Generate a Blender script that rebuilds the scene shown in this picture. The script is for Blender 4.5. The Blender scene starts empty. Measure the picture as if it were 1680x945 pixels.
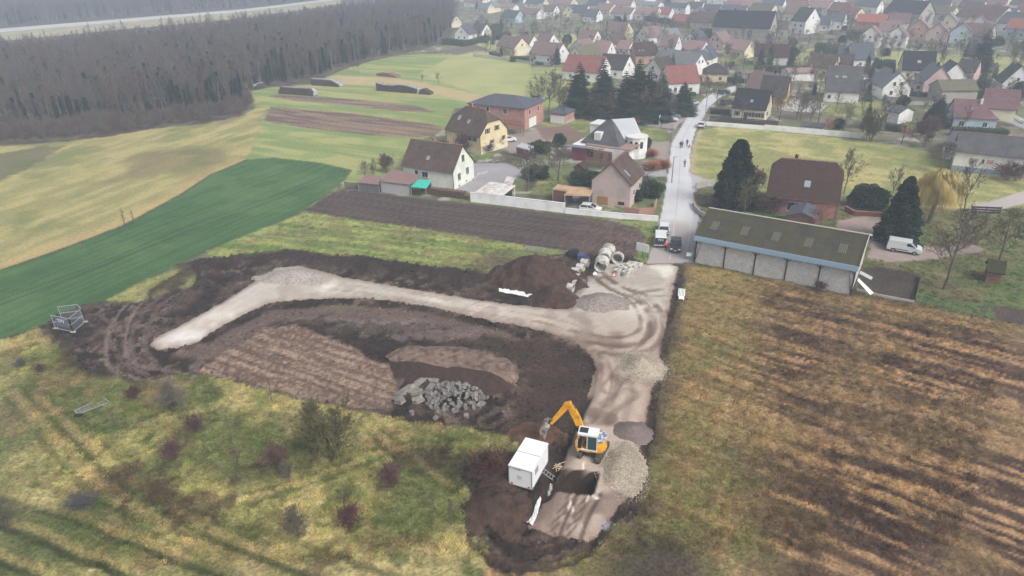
import bpy, math, random
import numpy as np
from mathutils import Vector, Matrix
sc = bpy.context.scene
D = bpy.data
# ------------------------------------------------------------------ camera
PW, PH, FPX, CAMH, PITCH, ROLL = 1680.0, 945.0, 1120.0, 45.0, math.radians(26.9), math.radians(1.5)
_r = Vector((1, 0, 0)); _F = Vector((0, math.cos(PITCH), -math.sin(PITCH))); _U = Vector((0, math.sin(PITCH), math.cos(PITCH)))
CR = _r*math.cos(ROLL) - _U*math.sin(ROLL); CU = _U*math.cos(ROLL) + _r*math.sin(ROLL)
cam = D.cameras.new('camera'); cam.lens = 24; cam.sensor_width = 36; cam.clip_start = 0.5; cam.clip_end = 6000
co = D.objects.new('camera', cam); sc.collection.objects.link(co); sc.camera = co
M = Matrix((CR, CU, -_F)).transposed().to_4x4(); M.translation = Vector((0, 0, CAMH)); co.matrix_world = M
def gp(px, py, z=0.0):
    """point of the place seen at photo pixel (px, py) at height z"""
    d = CR*((px-PW/2)/FPX) + CU*((PH/2-py)/FPX) + _F
    t = (z-CAMH)/d.z
    return Vector((d.x*t, d.y*t, z))
# ------------------------------------------------------------------ light: overcast winter day
w = D.worlds.new('World'); sc.world = w; w.use_nodes = True
nt = w.node_tree; nt.nodes.clear()
SUN_EL, SUN_AZ = math.radians(46), math.radians(138)     # azimuth from +Y, clockwise positive
sky = nt.nodes.new('ShaderNodeTexSky'); sky.sky_type = 'NISHITA'; sky.sun_disc = False
sky.sun_elevation = SUN_EL; sky.sun_rotation = SUN_AZ; sky.air_density = 1.0; sky.dust_density = 6.0; sky.ozone_density = 1.0
hs = nt.nodes.new('ShaderNodeHueSaturation'); hs.inputs['Saturation'].default_value = 0.30; hs.inputs['Value'].default_value = 1.0
bg = nt.nodes.new('ShaderNodeBackground'); bg.inputs['Strength'].default_value = 0.15
out = nt.nodes.new('ShaderNodeOutputWorld')
nt.links.new(sky.outputs[0], hs.inputs['Color']); nt.links.new(hs.outputs[0], bg.inputs['Color']); nt.links.new(bg.outputs[0], out.inputs[0])
sl = D.lights.new('sun', 'SUN'); sl.energy = 1.5; sl.angle = math.radians(18); sl.color = (1.0, 0.965, 0.92)
so = D.objects.new('sun', sl); sc.collection.objects.link(so)
sd = Vector((math.sin(SUN_AZ)*math.cos(SUN_EL), math.cos(SUN_AZ)*math.cos(SUN_EL), math.sin(SUN_EL)))
so.rotation_euler = sd.to_track_quat('Z', 'Y').to_euler(); so.location = (0, 0, 200)
sc.view_settings.view_transform = 'Standard'; sc.view_settings.look = 'None'; sc.view_settings.exposure = 0.12; sc.view_settings.gamma = 1
sc.render.engine = 'CYCLES'; sc.cycles.use_denoising = True
try: sc.cycles.denoiser = 'OPENIMAGEDENOISE'
except Exception: pass
sc.cycles.max_bounces = 4; sc.cycles.diffuse_bounces = 2; sc.cycles.glossy_bounces = 2; sc.cycles.transmission_bounces = 3
sc.cycles.volume_bounces = 1; sc.cycles.transparent_max_bounces = 6; sc.cycles.volume_step_rate = 4
# ------------------------------------------------------------------ helpers
PI = math.pi
def R(a): return math.radians(a)
def setk(o, **k):
    for a, b in k.items():
        if b is not None: o[a] = b
    return o
def empty(name, loc=(0, 0, 0), rz=0.0, label=None, cat=None, group=None):
    o = D.objects.new(name, None); sc.collection.objects.link(o); o.location = loc; o.rotation_euler = (0, 0, rz)
    o.empty_display_size = 0.3
    return setk(o, label=label, category=cat, group=group)
class MB:
    """collects geometry for ONE mesh"""
    def __init__(s): s.v = []; s.f = []; s.m = []; s.uv = {}
    def add(s, vs, fs, mi=0, T=None):
        b = len(s.v)
        for p in vs:
            p = Vector(p)
            s.v.append(tuple(T @ p) if T is not None else tuple(p))
        for f in fs: s.f.append(tuple(i+b for i in f)); s.m.append(mi)
        return b
    def box(s, c, d, rz=0.0, mi=0, T=None):
        x, y, z = d[0]/2, d[1]/2, d[2]/2
        A = Matrix.Translation(Vector(c)) @ Matrix.Rotation(rz, 4, 'Z')
        if T is not None: A = T @ A
        s.add([(-x,-y,-z),(x,-y,-z),(x,y,-z),(-x,y,-z),(-x,-y,z),(x,-y,z),(x,y,z),(-x,y,z)],
              [(0,3,2,1),(4,5,6,7),(0,1,5,4),(1,2,6,5),(2,3,7,6),(3,0,4,7)], mi, A); return s
    def bar(s, a, b, w, h=None, mi=0, up=None):
        a = Vector(a); b = Vector(b); h = h or w; d = b-a; L = d.length
        if L < 1e-6: return s
        d.normalize(); u = Vector(up or (0, 0, 1))
        if abs(d.dot(u)) > 0.98: u = Vector((0, 1, 0))
        x = d.cross(u).normalized(); y = x.cross(d).normalized()
        vs = [p + x*(sx*w/2) + y*(sy*h/2) for p in (a, b) for sx, sy in ((-1,-1),(1,-1),(1,1),(-1,1))]
        s.add(vs, [(0,1,2,3),(7,6,5,4),(0,4,5,1),(1,5,6,2),(2,6,7,3),(3,7,4,0)], mi); return s
    def cyl(s, a, b, r0, r1=None, n=8, mi=0, caps=True):
        a = Vector(a); b = Vector(b); r1 = r0 if r1 is None else r1; d = (b-a).normalized()
        u = Vector((0, 0, 1)) if abs(d.z) < 0.95 else Vector((1, 0, 0))
        x = d.cross(u).normalized(); y = x.cross(d)
        vs = [a + (x*math.cos(2*PI*i/n)+y*math.sin(2*PI*i/n))*r0 for i in range(n)] + [b + (x*math.cos(2*PI*i/n)+y*math.sin(2*PI*i/n))*r1 for i in range(n)]
        fs = [(i, (i+1) % n, n+(i+1) % n, n+i) for i in range(n)]
        if caps: fs += [tuple(range(n-1, -1, -1)), tuple(range(n, 2*n))]
        s.add(vs, fs, mi); return s
    def prism(s, poly, y0, y1, mi=0, T=None):
        """polygon in x,z extruded along y"""
        n = len(poly)
        vs = [(x, y0, z) for x, z in poly] + [(x, y1, z) for x, z in poly]
        s.add(vs, [tuple(range(n)), tuple(range(2*n-1, n-1, -1))] + [(i, n+i, n+(i+1) % n, (i+1) % n) for i in range(n)], mi, T); return s
    def slab(s, poly, z0, z1, mi=0):
        n = len(poly)
        a = sum(poly[i][0]*poly[(i+1) % n][1]-poly[(i+1) % n][0]*poly[i][1] for i in range(n))
        if a < 0: poly = poly[::-1]
        vs = [(p[0], p[1], z0) for p in poly] + [(p[0], p[1], z1) for p in poly]
        s.add(vs, [tuple(range(n-1, -1, -1)), tuple(range(n, 2*n))] + [(i, (i+1) % n, n+(i+1) % n, n+i) for i in range(n)], mi); return s
    def mesh(s, name, mats, smooth=False, uv=None):
        me = D.meshes.new(name); me.from_pydata(s.v, [], s.f)
        for m_ in (mats if isinstance(mats, (list, tuple)) else [mats]): me.materials.append(m_)
        if len(me.materials) > 1: me.polygons.foreach_set('material_index', s.m)
        if smooth: me.polygons.foreach_set('use_smooth', [True]*len(me.polygons))
        if uv is not None:
            l = me.uv_layers.new(name='UVMap'); k = 0
            for f in me.polygons:
                for li in f.loop_indices:
                    l.data[li].uv = uv(me.vertices[me.loops[li].vertex_index].co, f.normal)
        me.update(); return me
    def build(s, name, mats, parent=None, smooth=False, uv=None, **k):
        return link(s.mesh(name, mats, smooth, uv), name, parent, **k)
def link(me, name, parent=None, loc=None, rz=None, **k):
    o = D.objects.new(name, me); sc.collection.objects.link(o)
    if parent is not None: o.parent = parent
    if loc is not None: o.location = loc
    if rz is not None: o.rotation_euler = (0, 0, rz)
    return setk(o, **k)
def copy_tree(o, parent=None, **k):
    c = o.copy(); sc.collection.objects.link(c)
    if parent is not None: c.parent = parent
    for ch in list(o.children): copy_tree(ch, c)
    return setk(c, **k)
# ------------------------------------------------------------------ materials
def newmat(name):
    m = D.materials.new(name); m.use_nodes = True
    return m, m.node_tree.nodes, m.node_tree.links, m.node_tree.nodes['Principled BSDF']
def rgb(c): return (c[0], c[1], c[2], 1)
_mc = {}
def plain(name, col, rough=0.8, var=0.18, scale=3.0, metal=0.0, spec=0.3, bump=0.0, bscale=20, coat=0.0, dirt=None, dscale=0.6):
    """colour with uneven wear; optional second 'dirt' colour in patches"""
    if name in _mc: return _mc[name]
    m, N, L, b = newmat(name)
    b.inputs['Roughness'].default_value = rough; b.inputs['Metallic'].default_value = metal
    b.inputs['Specular IOR Level'].default_value = spec; b.inputs['Coat Weight'].default_value = coat
    tc = N.new('ShaderNodeNewGeometry')
    n1 = N.new('ShaderNodeTexNoise'); n1.inputs['Scale'].default_value = scale; n1.inputs['Detail'].default_value = 4
    L.new(tc.outputs['Position'], n1.inputs['Vector'])
    r = N.new('ShaderNodeMapRange'); r.inputs[1].default_value = 0.3; r.inputs[2].default_value = 0.7
    r.inputs[3].default_value = 1-var; r.inputs[4].default_value = 1+var*0.6
    L.new(n1.outputs[0], r.inputs[0])
    v = N.new('ShaderNodeVectorMath'); v.operation = 'SCALE'; v.inputs[0].default_value = col[:3]; L.new(r.outputs[0], v.inputs['Scale'])
    last = v.outputs[0]
    if dirt:
        n2 = N.new('ShaderNodeTexNoise'); n2.inputs['Scale'].default_value = dscale; n2.inputs['Detail'].default_value = 6; n2.inputs['Roughness'].default_value = 0.65
        L.new(tc.outputs['Position'], n2.inputs['Vector'])
        r2 = N.new('ShaderNodeMapRange'); r2.inputs[1].default_value = 0.47; r2.inputs[2].default_value = 0.62; L.new(n2.outputs[0], r2.inputs[0])
        mx = N.new('ShaderNodeMix'); mx.data_type = 'RGBA'; mx.inputs[7].default_value = rgb(dirt)
        L.new(r2.outputs[0], mx.inputs[0]); L.new(last, mx.inputs[6]); last = mx.outputs[2]
    L.new(last, b.inputs['Base Color'])
    if bump > 0:
        n3 = N.new('ShaderNodeTexNoise'); n3.inputs['Scale'].default_value = bscale; n3.inputs['Detail'].default_value = 3
        L.new(tc.outputs['Position'], n3.inputs['Vector'])
        bp = N.new('ShaderNodeBump'); bp.inputs['Strength'].default_value = 1; bp.inputs['Distance'].default_value = bump
        L.new(n3.outputs[0], bp.inputs['Height']); L.new(bp.outputs[0], b.inputs['Normal'])
    _mc[name] = m; return m
def tilemat(name, c1, c2, moss=None, rough=0.85, rowh=0.34, bw=0.28, mossamt=0.5):
    c1 = tuple(x*.78 for x in c1); c2 = tuple(x*.86 for x in c2)
    """roof tiles laid in courses, UV in metres"""
    if name in _mc: return _mc[name]
    m, N, L, b = newmat(name); b.inputs['Roughness'].default_value = rough; b.inputs['Specular IOR Level'].default_value = 0.25
    uv = N.new('ShaderNodeUVMap'); uv.uv_map = 'UVMap'
    br = N.new('ShaderNodeTexBrick'); br.inputs['Scale'].default_value = 1; br.inputs['Brick Width'].default_value = bw; br.inputs['Row Height'].default_value = rowh
    br.inputs['Mortar Size'].default_value = 0.03; br.inputs['Color1'].default_value = rgb(c1); br.inputs['Color2'].default_value = rgb(c2)
    br.inputs['Mortar'].default_value = rgb([x*0.45 for x in c1]); br.inputs['Bias'].default_value = -0.1
    L.new(uv.outputs[0], br.inputs['Vector'])
    g = N.new('ShaderNodeNewGeometry'); n = N.new('ShaderNodeTexNoise'); n.inputs['Scale'].default_value = 0.5; n.inputs['Detail'].default_value = 7; n.inputs['Roughness'].default_value = 0.7
    L.new(g.outputs['Position'], n.inputs['Vector'])
    r = N.new('ShaderNodeMapRange'); r.inputs[1].default_value = 0.35; r.inputs[2].default_value = 0.68; r.inputs[3].default_value = 0; r.inputs[4].default_value = mossamt if moss else 0.35
    L.new(n.outputs[0], r.inputs[0])
    mx = N.new('ShaderNodeMix'); mx.data_type = 'RGBA'; mx.inputs[7].default_value = rgb(moss or [x*0.6 for x in c2])
    L.new(r.outputs[0], mx.inputs[0]); L.new(br.outputs[0], mx.inputs[6]); L.new(mx.outputs[2], b.inputs['Base Color'])
    bp = N.new('ShaderNodeBump'); bp.inputs['Strength'].default_value = 0.6; bp.inputs['Distance'].default_value = 0.03; bp.invert = True
    L.new(br.outputs['Fac'], bp.inputs['Height']); L.new(bp.outputs[0], b.inputs['Normal'])
    _mc[name] = m; return m
def fold(me_name, col, var, rough=0.75, translucent=0.0):
    """leaves / twigs: colour differs from clump to clump"""
    if me_name in _mc: return _mc[me_name]
    m, N, L, b = newmat(me_name); b.inputs['Roughness'].default_value = rough; b.inputs['Specular IOR Level'].default_value = 0.15
    g = N.new('ShaderNodeNewGeometry'); n = N.new('ShaderNodeTexNoise'); n.inputs['Scale'].default_value = 0.9; n.inputs['Detail'].default_value = 3
    L.new(g.outputs['Position'], n.inputs['Vector'])
    oi = N.new('ShaderNodeObjectInfo')
    r = N.new('ShaderNodeMapRange'); r.inputs[1].default_value = 0.3; r.inputs[2].default_value = 0.7; L.new(n.outputs[0], r.inputs[0])
    a = N.new('ShaderNodeMath'); a.operation = 'ADD'; L.new(r.outputs[0], a.inputs[0])
    r3 = N.new('ShaderNodeMapRange'); r3.inputs[3].default_value = -0.35; r3.inputs[4].default_value = 0.35; L.new(oi.outputs['Random'], r3.inputs[0]); L.new(r3.outputs[0], a.inputs[1])
    mx = N.new('ShaderNodeMix'); mx.data_type = 'RGBA'; mx.inputs[6].default_value = rgb(col); mx.inputs[7].default_value = rgb(var)
    L.new(a.outputs[0], mx.inputs[0]); L.new(mx.outputs[2], b.inputs['Base Color'])
    _mc[me_name] = m; return m
GLASS = plain('window_glass', (0.025, 0.03, 0.035), 0.12, 0.1, spec=0.6)
GLASSL = plain('skylight_glass', (0.30, 0.34, 0.38), 0.08, 0.1, spec=0.8)
WHITE = plain('white_frame', (0.72, 0.72, 0.70), 0.5, 0.08)
BLACK = plain('black_rubber', (0.02, 0.02, 0.022), 0.75, 0.2)
STEEL = plain('galvanised_steel', (0.42, 0.43, 0.44), 0.45, 0.15, metal=0.6)
# ------------------------------------------------------------------ noise and polygon tools (numpy)
def _hash(ix, iy, seed):
    h = (ix.astype(np.int64)*374761393 + iy.astype(np.int64)*668265263 + seed*1442695041) & 0xffffffff
    h = ((h ^ (h >> 13))*1274126177) & 0xffffffff
    return ((h ^ (h >> 16)) & 0xffff)/65535.0
def vn(x, y, s, seed=0):
    x = x/s; y = y/s; ix = np.floor(x); iy = np.floor(y); fx = x-ix; fy = y-iy
    fx = fx*fx*(3-2*fx); fy = fy*fy*(3-2*fy)
    a = _hash(ix, iy, seed); b = _hash(ix+1, iy, seed); c = _hash(ix, iy+1, seed); d = _hash(ix+1, iy+1, seed)
    return a+(b-a)*fx+(c-a)*fy+(a-b-c+d)*fx*fy
def fbm(x, y, s, seed=0, o=4, g=0.5):
    t = 0; a = 1; n = 0
    for i in range(o):
        t = t + a*vn(x+17.3*i, y-9.1*i, s/2**i, seed+i*31); n += a; a *= g
    return t/n
def W(pts): return np.array([tuple(gp(*p))[:2] for p in pts])
def sdf(X, Y, poly):
    """signed distance in metres, negative inside"""
    d = np.full(X.shape, 1e9); ins = np.zeros(X.shape, bool); n = len(poly)
    for i in range(n):
        ax, ay = poly[i]; bx, by = poly[(i+1) % n]
        ex, ey = bx-ax, by-ay; L2 = ex*ex+ey*ey+1e-12
        t = np.clip(((X-ax)*ex+(Y-ay)*ey)/L2, 0, 1)
        d = np.minimum(d, (X-ax-ex*t)**2+(Y-ay-ey*t)**2)
        c = (ay > Y) != (by > Y)
        with np.errstate(divide='ignore', invalid='ignore'):
            ins ^= c & (X < (bx-ax)*(Y-ay)/(by-ay+1e-20)+ax)
    d = np.sqrt(d); return np.where(ins, -d, d)
def sdl(X, Y, pts):
    """distance in metres to an open line, and distance along it"""
    d = np.full(X.shape, 1e9); al = np.zeros(X.shape); acc = 0
    for i in range(len(pts)-1):
        ax, ay = pts[i]; bx, by = pts[i+1]; ex, ey = bx-ax, by-ay; L2 = ex*ex+ey*ey+1e-12
        t = np.clip(((X-ax)*ex+(Y-ay)*ey)/L2, 0, 1); q = (X-ax-ex*t)**2+(Y-ay-ey*t)**2
        al = np.where(q < d, acc+t*math.sqrt(L2), al); d = np.minimum(d, q); acc += math.sqrt(L2)
    return np.sqrt(d), al
def sm(a, b, x): t = np.clip((x-a)/(b-a), 0, 1); return t*t*(3-2*t)
def mixc(C, col, m):
    m = np.clip(m, 0, 1)[..., None]; return C*(1-m)+np.asarray(col)*m
def smooth_curve(pts, n=6):
    """Catmull-Rom through photo points"""
    P = [pts[0]]+list(pts)+[pts[-1]]; o = []
    for i in range(1, len(P)-2):
        for k in range(n):
            t = k/n; a, b, c, d = P[i-1], P[i], P[i+1], P[i+2]
            o.append(tuple(0.5*((2*b[j])+(-a[j]+c[j])*t+(2*a[j]-5*b[j]+4*c[j]-d[j])*t*t+(-a[j]+3*b[j]-3*c[j]+d[j])*t**3) for j in (0, 1)))
    o.append(tuple(pts[-1])); return o
# ------------------------------------------------------------------ terrain sheet: fan lattice, finer near the building site
NC, NR = 720, 760
_v = np.linspace(0, 1, NR)
ROWY = 22 + 640*(0.10*_v+0.90*_v**2.35)*0.98 + 10*_v
ROWY = np.interp(_v, np.linspace(0, 1, 400), 24 + 820*(0.11*np.linspace(0, 1, 400)+0.89*np.linspace(0, 1, 400)**2.6))
_u = np.linspace(-1, 1, NC)
HW = 30 + 0.80*ROWY
X = _u[None, :]*HW[:, None]; Y = np.repeat(ROWY[:, None], NC, 1)
x_ = X.ravel(); y_ = Y.ravel(); X = x_; Y = y_
j1 = fbm(X, Y, 1.6, 3, 3)-0.5; j2 = fbm(X, Y, 5.0, 7, 3)-0.5
n05 = fbm(X, Y, 0.5, 11, 2); n1 = fbm(X, Y, 1.2, 12, 3); n3 = fbm(X, Y, 3.2, 13, 4); n8 = fbm(X, Y, 9, 14, 4); n25 = fbm(X, Y, 28, 15, 4)
Z = np.zeros_like(X); ZONE = np.zeros(X.shape, np.int8)
C = np.zeros(X.shape+(3,))
def lerp(a, b, t): t = np.clip(t, 0, 1)[..., None]; return np.asarray(a)*(1-t)+np.asarray(b)*t
def S(r, g, b): return tuple(((c/255+0.055)/1.055)**2.4 if c > 10 else c/3295 for c in (r, g, b))
def streak(p0, p1, sx, sy, seed, o=3):
    """noise drawn out along the line p0-p1 (photo points)"""
    a = W([p0, p1]); d = a[1]-a[0]; d /= np.linalg.norm(d)
    U = X*d[0]+Y*d[1]; V = -X*d[1]+Y*d[0]
    return fbm(U/sx, V/sy, 1.0, seed, o), U, V
ZN = ['village_ground', 'rough_grass_ground', 'stubble_weed_field', 'meadow', 'winter_wheat_field', 'ploughed_field', 'grass_strip', 'bare_soil_ground',
      'stubble_field', 'gravel_track', 'asphalt_road', 'garden_lawn', 'gravel_drive', 'far_meadow', 'tan_field', 'canal_path', 'vegetable_bed', 'forest_floor', 'field_path', 'paved_yard']
ZI = {n: i for i, n in enumerate(ZN)}
def zone(name, poly, jit=0.35, curve=False, big=0.0):
    pts = smooth_curve(list(poly)+[poly[0]], 5)[:-1] if curve else poly
    P = W(pts)
    x0, y0 = P.min(0)-6; x1, y1 = P.max(0)+6
    s = np.full(X.shape, 50.0)
    b = (X > x0) & (X < x1) & (Y > y0) & (Y < y1)
    s[b] = sdf(X[b], Y[b], P)
    s = s+j1*jit*2+j2*big
    ZONE[s < 0] = ZI[name]
    return s
def soft(s, w=0.15): return 1-sm(-w, w, s)
def put(s, col, w=0.15, a=1.0):
    global C
    m = soft(s, w)*a
    C = C*(1-m[..., None])+col*m[..., None]
BROWN = S(92, 76, 70); DSOIL = S(70, 56, 52); LSOIL = S(132, 114, 104)
# -- village ground (default): lawns, hedgerow earth and yards in a patchwork
C[:] = lerp(S(98, 100, 66), S(124, 114, 92), sm(.35, .65, n25))
C[:] = C*(1-(sm(.5, .62, n8)*.6)[..., None]) + np.asarray(S(104, 116, 58))*(sm(.5, .62, n8)*.6)[..., None]
C[:] = C*(1-(sm(.60, .70, n3)*.5)[..., None]) + np.asarray(S(130, 122, 116))*(sm(.60, .70, n3)*.5)[..., None]
_v1 = fbm(X, Y, 5.5, 61, 4); _v2 = fbm(X, Y, 7.5, 62, 4); C = mixc(C, S(84, 74, 62), sm(.55, .66, _v1)*.7); C = mixc(C, S(112, 128, 66), sm(.57, .66, _v2)*.6); C = mixc(C, S(168, 160, 154), sm(.66, .72, fbm(X, Y, 3.2, 63, 3))*.7); C = C*(.8+.4*n1[..., None])
# -- forest floor
s = zone('forest_floor', [(-500, 300), (-60, 248), (0, 240), (90, 236), (180, 226), (260, 212), (330, 206), (395, 192), (413, 172), (408, 150), (440, 146), (510, 137), (560, 115), (610, 100), (660, 88), (700, 80), (735, 68), (745, 50), (760, -20), (200, -40), (-500, -20)], 1.2)
put(s, lerp(S(84, 66, 62), S(104, 92, 70), sm(.4, .65, n3)), .6)
# -- yellowish meadow on the left
s = zone('meadow', [(-300, 300), (-60, 246), (0, 240), (90, 234), (180, 224), (260, 210), (330, 204), (400, 190), (420, 175), (412, 150), (445, 146), (470, 170), (450, 255), (405, 262), (345, 288), (300, 318), (200, 372), (100, 410), (0, 444), (-300, 560)], 1.0)
st, U, V = streak((0, 420), (300, 300), 14, 2.2, 21)
c = lerp(S(142, 138, 78), S(168, 154, 90), sm(.35, .7, st*.6+n3*.4))
c = c*(1-(sm(.52, .75, n8)*.65)[..., None])+np.asarray(S(112, 122, 62))*(sm(.52, .75, n8)*.65)[..., None]
c = c*(1-(sm(.62, .72, n25)*.55)[..., None])+np.asarray(S(112, 98, 68))*(sm(.62, .72, n25)*.55)[..., None]
put(s, c, .5)
e1 = sdl(X, Y, W([(-100, 480), (0, 440), (100, 406), (200, 370), (300, 316), (345, 286), (405, 262)]))[0]
C = mixc(C, S(178, 148, 96), soft(s, .5)*sm(9, 1, e1+n3*5)*.75)
s2 = zone('meadow', [(-80, 262), (0, 252), (70, 240), (108, 240), (60, 268), (0, 298), (-80, 330)], 2.0)
put(s2, lerp(S(106, 108, 66), S(98, 86, 66), n3), .8, .8)
# -- far meadow: strips behind the wheat up to the town
s = zone('far_meadow', [(412, 150), (440, 144), (510, 138), (560, 116), (610, 100), (660, 90), (712, 88), (775, 92), (860, 108), (925, 112), (1000, 128), (965, 150), (900, 182), (820, 170), (745, 178), (735, 215), (690, 230), (655, 262), (640, 290), (560, 310), (575, 278), (450, 258), (404, 262), (425, 215), (436, 178)], 0.5)
st, U, V = streak((450, 165), (700, 190), 18, 2.5, 22)
c = lerp(S(128, 146, 76), S(160, 160, 88), sm(.35, .7, st)); c = c*(1-(sm(.5, .7, n8)*.5)[..., None])+np.asarray(S(112, 146, 68))*(sm(.5, .7, n8)*.5)[..., None]
c = c*.94; put(s, c, .5)
s = zone('tan_field', [(552, 123), (600, 126), (648, 128), (720, 141), (800, 158), (835, 168), (770, 167), (700, 152), (620, 140), (563, 138), (490, 146), (520, 136)], 0.7)
put(s, lerp(S(164, 144, 100), S(178, 158, 110), n3), .5)
def furrow(p0, p1, sp, amp=1.0):
    a = W([p0, p1]); d = a[1]-a[0]; d /= np.linalg.norm(d); V = -X*d[1]+Y*d[0]
    return np.sin((V+j2*0.5)*2*PI/sp)*amp
for q, zc in (([(451, 155), (540, 160), (610, 166), (686, 174), (712, 184), (650, 182), (590, 175), (476, 164), (440, 158)], 0), ([(444, 175), (580, 186), (700, 202), (728, 210), (712, 224), (667, 225), (600, 221), (533, 214), (434, 200), (437, 186)], 0), ([(716, 84), (780, 74), (816, 68), (822, 73), (800, 80), (758, 87), (722, 88)], 1)):
    s = zone('ploughed_field', q, 0.5)
    st, U, V = streak(q[0], q[2], 10, 1.0, 23)
    put(s, lerp(S(112, 90, 78), S(146, 122, 100), sm(.35, .68, st)) if not zc else lerp(S(112, 100, 92), S(122, 108, 98), st), .4)
# -- winter wheat
s = zone('winter_wheat_field', [(-300, 560), (0, 443), (100, 409), (200, 371), (300, 317), (345, 287), (405, 262), (450, 259), (520, 266), (578, 279), (560, 300), (490, 352), (400, 387), (340, 413), (250, 455), (170, 500), (70, 536), (0, 557), (-300, 660)], 0.3)
st, U, V = streak((0, 500), (300, 375), 9, .5, 24)
c = lerp(S(50, 88, 46), S(82, 124, 64), sm(.3, .7, st)*.35+n1*.35+n8*.3); c = c*(1-(sm(.55, .7, n8)*.3)[..., None])+np.asarray(S(98, 128, 70))*(sm(.55, .7, n8)*.3)[..., None]
wh = soft(s, .2); put(s, c, .2)
for q in ([(0, 492), (150, 437), (300, 375), (467, 315), (560, 275)], [(0, 500), (150, 444), (300, 382), (475, 319), (572, 279)]):
    d = sdl(X, Y, W(q))[0]; C = mixc(C, S(58, 74, 52), wh*sm(.32, .08, d)*.75); Z -= .04*sm(.3, .1, d)
for q in ([(-200, 520), (0, 444), (100, 409), (200, 371), (300, 317), (345, 287), (405, 262)],):
    d = sdl(X, Y, W(q))[0]; C = mixc(C, S(66, 66, 40), sm(.9, .2, d+n1*.5)*.75)
# -- rough grass in the foreground (left and bottom)
s = zone('rough_grass_ground', [(-300, 655), (0, 556), (70, 537), (130, 600), (160, 617), (215, 624), (328, 608), (430, 636), (560, 664), (720, 694), (840, 712), (862, 740), (790, 752), (770, 800), (775, 860), (800, 900), (815, 1100), (-500, 1100)], 0.6, big=1.5)
st, U, V = streak((133, 847), (400, 943), 5, .8, 25)
gr = soft(s, .3)
c = lerp(S(142, 138, 72), S(174, 160, 96), sm(.35, .66, n3))
c = c*(1-(sm(.46, .66, n8)*.8)[..., None])+np.asarray(S(114, 126, 62))*(sm(.48, .68, n8)*.6)[..., None]
c = c*(1-(sm(.57, .7, fbm(X, Y, 4.5, 91, 4))*.5)[..., None])+np.asarray(S(146, 118, 84))*(sm(.57, .7, fbm(X, Y, 4.5, 91, 4))*.5)[..., None]
c = c*(1-(sm(.60, .72, fbm(X, Y, 2.0, 92, 4))*.7)[..., None])+np.asarray(S(100, 116, 50))*(sm(.60, .72, fbm(X, Y, 2.0, 92, 4))*.6)[..., None]
c = c*(.70+.62*n05[..., None])*(.78+.46*n1[..., None])  # shade between the tussocks put into the colour: hollows darker
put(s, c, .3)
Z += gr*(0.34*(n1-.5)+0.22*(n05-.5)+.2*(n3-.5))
mow = gr*sm(22, 12, sdf(X, Y, W([(-400, 800), (0, 850), (120, 870), (260, 900), (480, 945), (700, 1010), (700, 1200), (-400, 1200)]))+14)
a = W([(133, 847), (400, 943)]); d_ = a[1]-a[0]; d_ /= np.linalg.norm(d_); VV = -X*d_[1]+Y*d_[0]
band = (VV+j2*.9)/2.55; fr = band-np.floor(band)
C = mixc(C, S(66, 74, 34), mow*sm(.22, .05, np.abs(fr-.5))*.8*(.5+n1)); C = mixc(C, S(176, 152, 88), mow*sm(.2, .05, np.abs(fr-.78))*.45)
C = mixc(C, S(96, 114, 48), mow*sm(.2, .05, np.abs(fr-.25))*.5*sm(.45, .6, n8)); Z += mow*.14*np.cos(2*PI*fr)
for q, wd in (([(20, 640), (100, 730), (170, 800), (300, 880), (480, 960)], .8), ([(600, 690), (640, 730), (690, 760), (740, 800)], .5), ([(370, 830), (500, 790), (640, 740), (760, 730)], .5), ([(60, 650), (170, 750), (230, 800), (330, 860), (420, 900)], .6)):
    d = sdl(X, Y, W(smooth_curve(q)))[0]; C = mixc(C, S(178, 148, 100), gr*sm(wd, wd*.3, d+(n1-.5)*.8)*.35); C = mixc(C, S(84, 92, 40), gr*sm(.4, .1, np.abs(d-wd-.2)+(n1-.5)*.6)*.5)
for (cx, cy, r_) in ((700, 750, 2.6), (222, 795, 2.2), (255, 815, 1.9), (275, 828, 1.6), (340, 838, 2.0), (300, 850, 1.3), (205, 770, 1.4), (730, 745, 1.6), (525, 925, 1.6), (770, 760, 2.2), (400, 780, 1.1), (640, 775, 1.2)):
    p = gp(cx, cy); d = np.hypot((X-p.x)*.8, Y-p.y)-r_+(n1-.5)*3.2+(n05-.5)*1.2
    C = mixc(C, S(84, 64, 52), gr*sm(.5, -.7, d)*.5); Z += gr*.2*sm(.3, -1, d)*(n05)
# -- dry stubble and weeds on the right
s = zone('stubble_weed_field', [(1112, 440), (1125, 428), (1190, 440), (1290, 458), (1420, 482), (1510, 500), (1600, 520), (1680, 534), (2100, 600), (2600, 1200), (790, 1200), (800, 900), (985, 895), (1020, 870), (1045, 850), (1062, 790), (1060, 700), (1085, 620), (1092, 540)], 0.5, big=.8)
fl = soft(s, .3)
st, U, V = streak((1353, 522), (1680, 608), 9, .62, 26, 4)
st2, _, _ = streak((1403, 790), (1680, 880), 30, 2.6, 27, 3)
ed = sdl(X, Y, W([(1118, 430), (1100, 540), (1085, 640), (1070, 740), (1050, 900), (1040, 1000)]))[0]
ed2 = sdl(X, Y, W([(1118, 430), (1420, 482), (1680, 534), (2000, 590)]))[0]
t_ = st*.72+st2*.36-.04
c = lerp(S(84, 60, 46), S(188, 146, 94), sm(.45, .65, t_+(n1-.5)*.16)); c = mixc(c, S(120, 90, 68), .22*np.ones(X.shape)); c = mixc(c, S(84, 64, 52), sm(.5, .62, n8)*.3)
c = c*(1-(sm(.55, .7, n8)*.4)[..., None])+np.asarray(S(172, 142, 84))*(sm(.55, .7, n8)*.35)[..., None]
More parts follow.
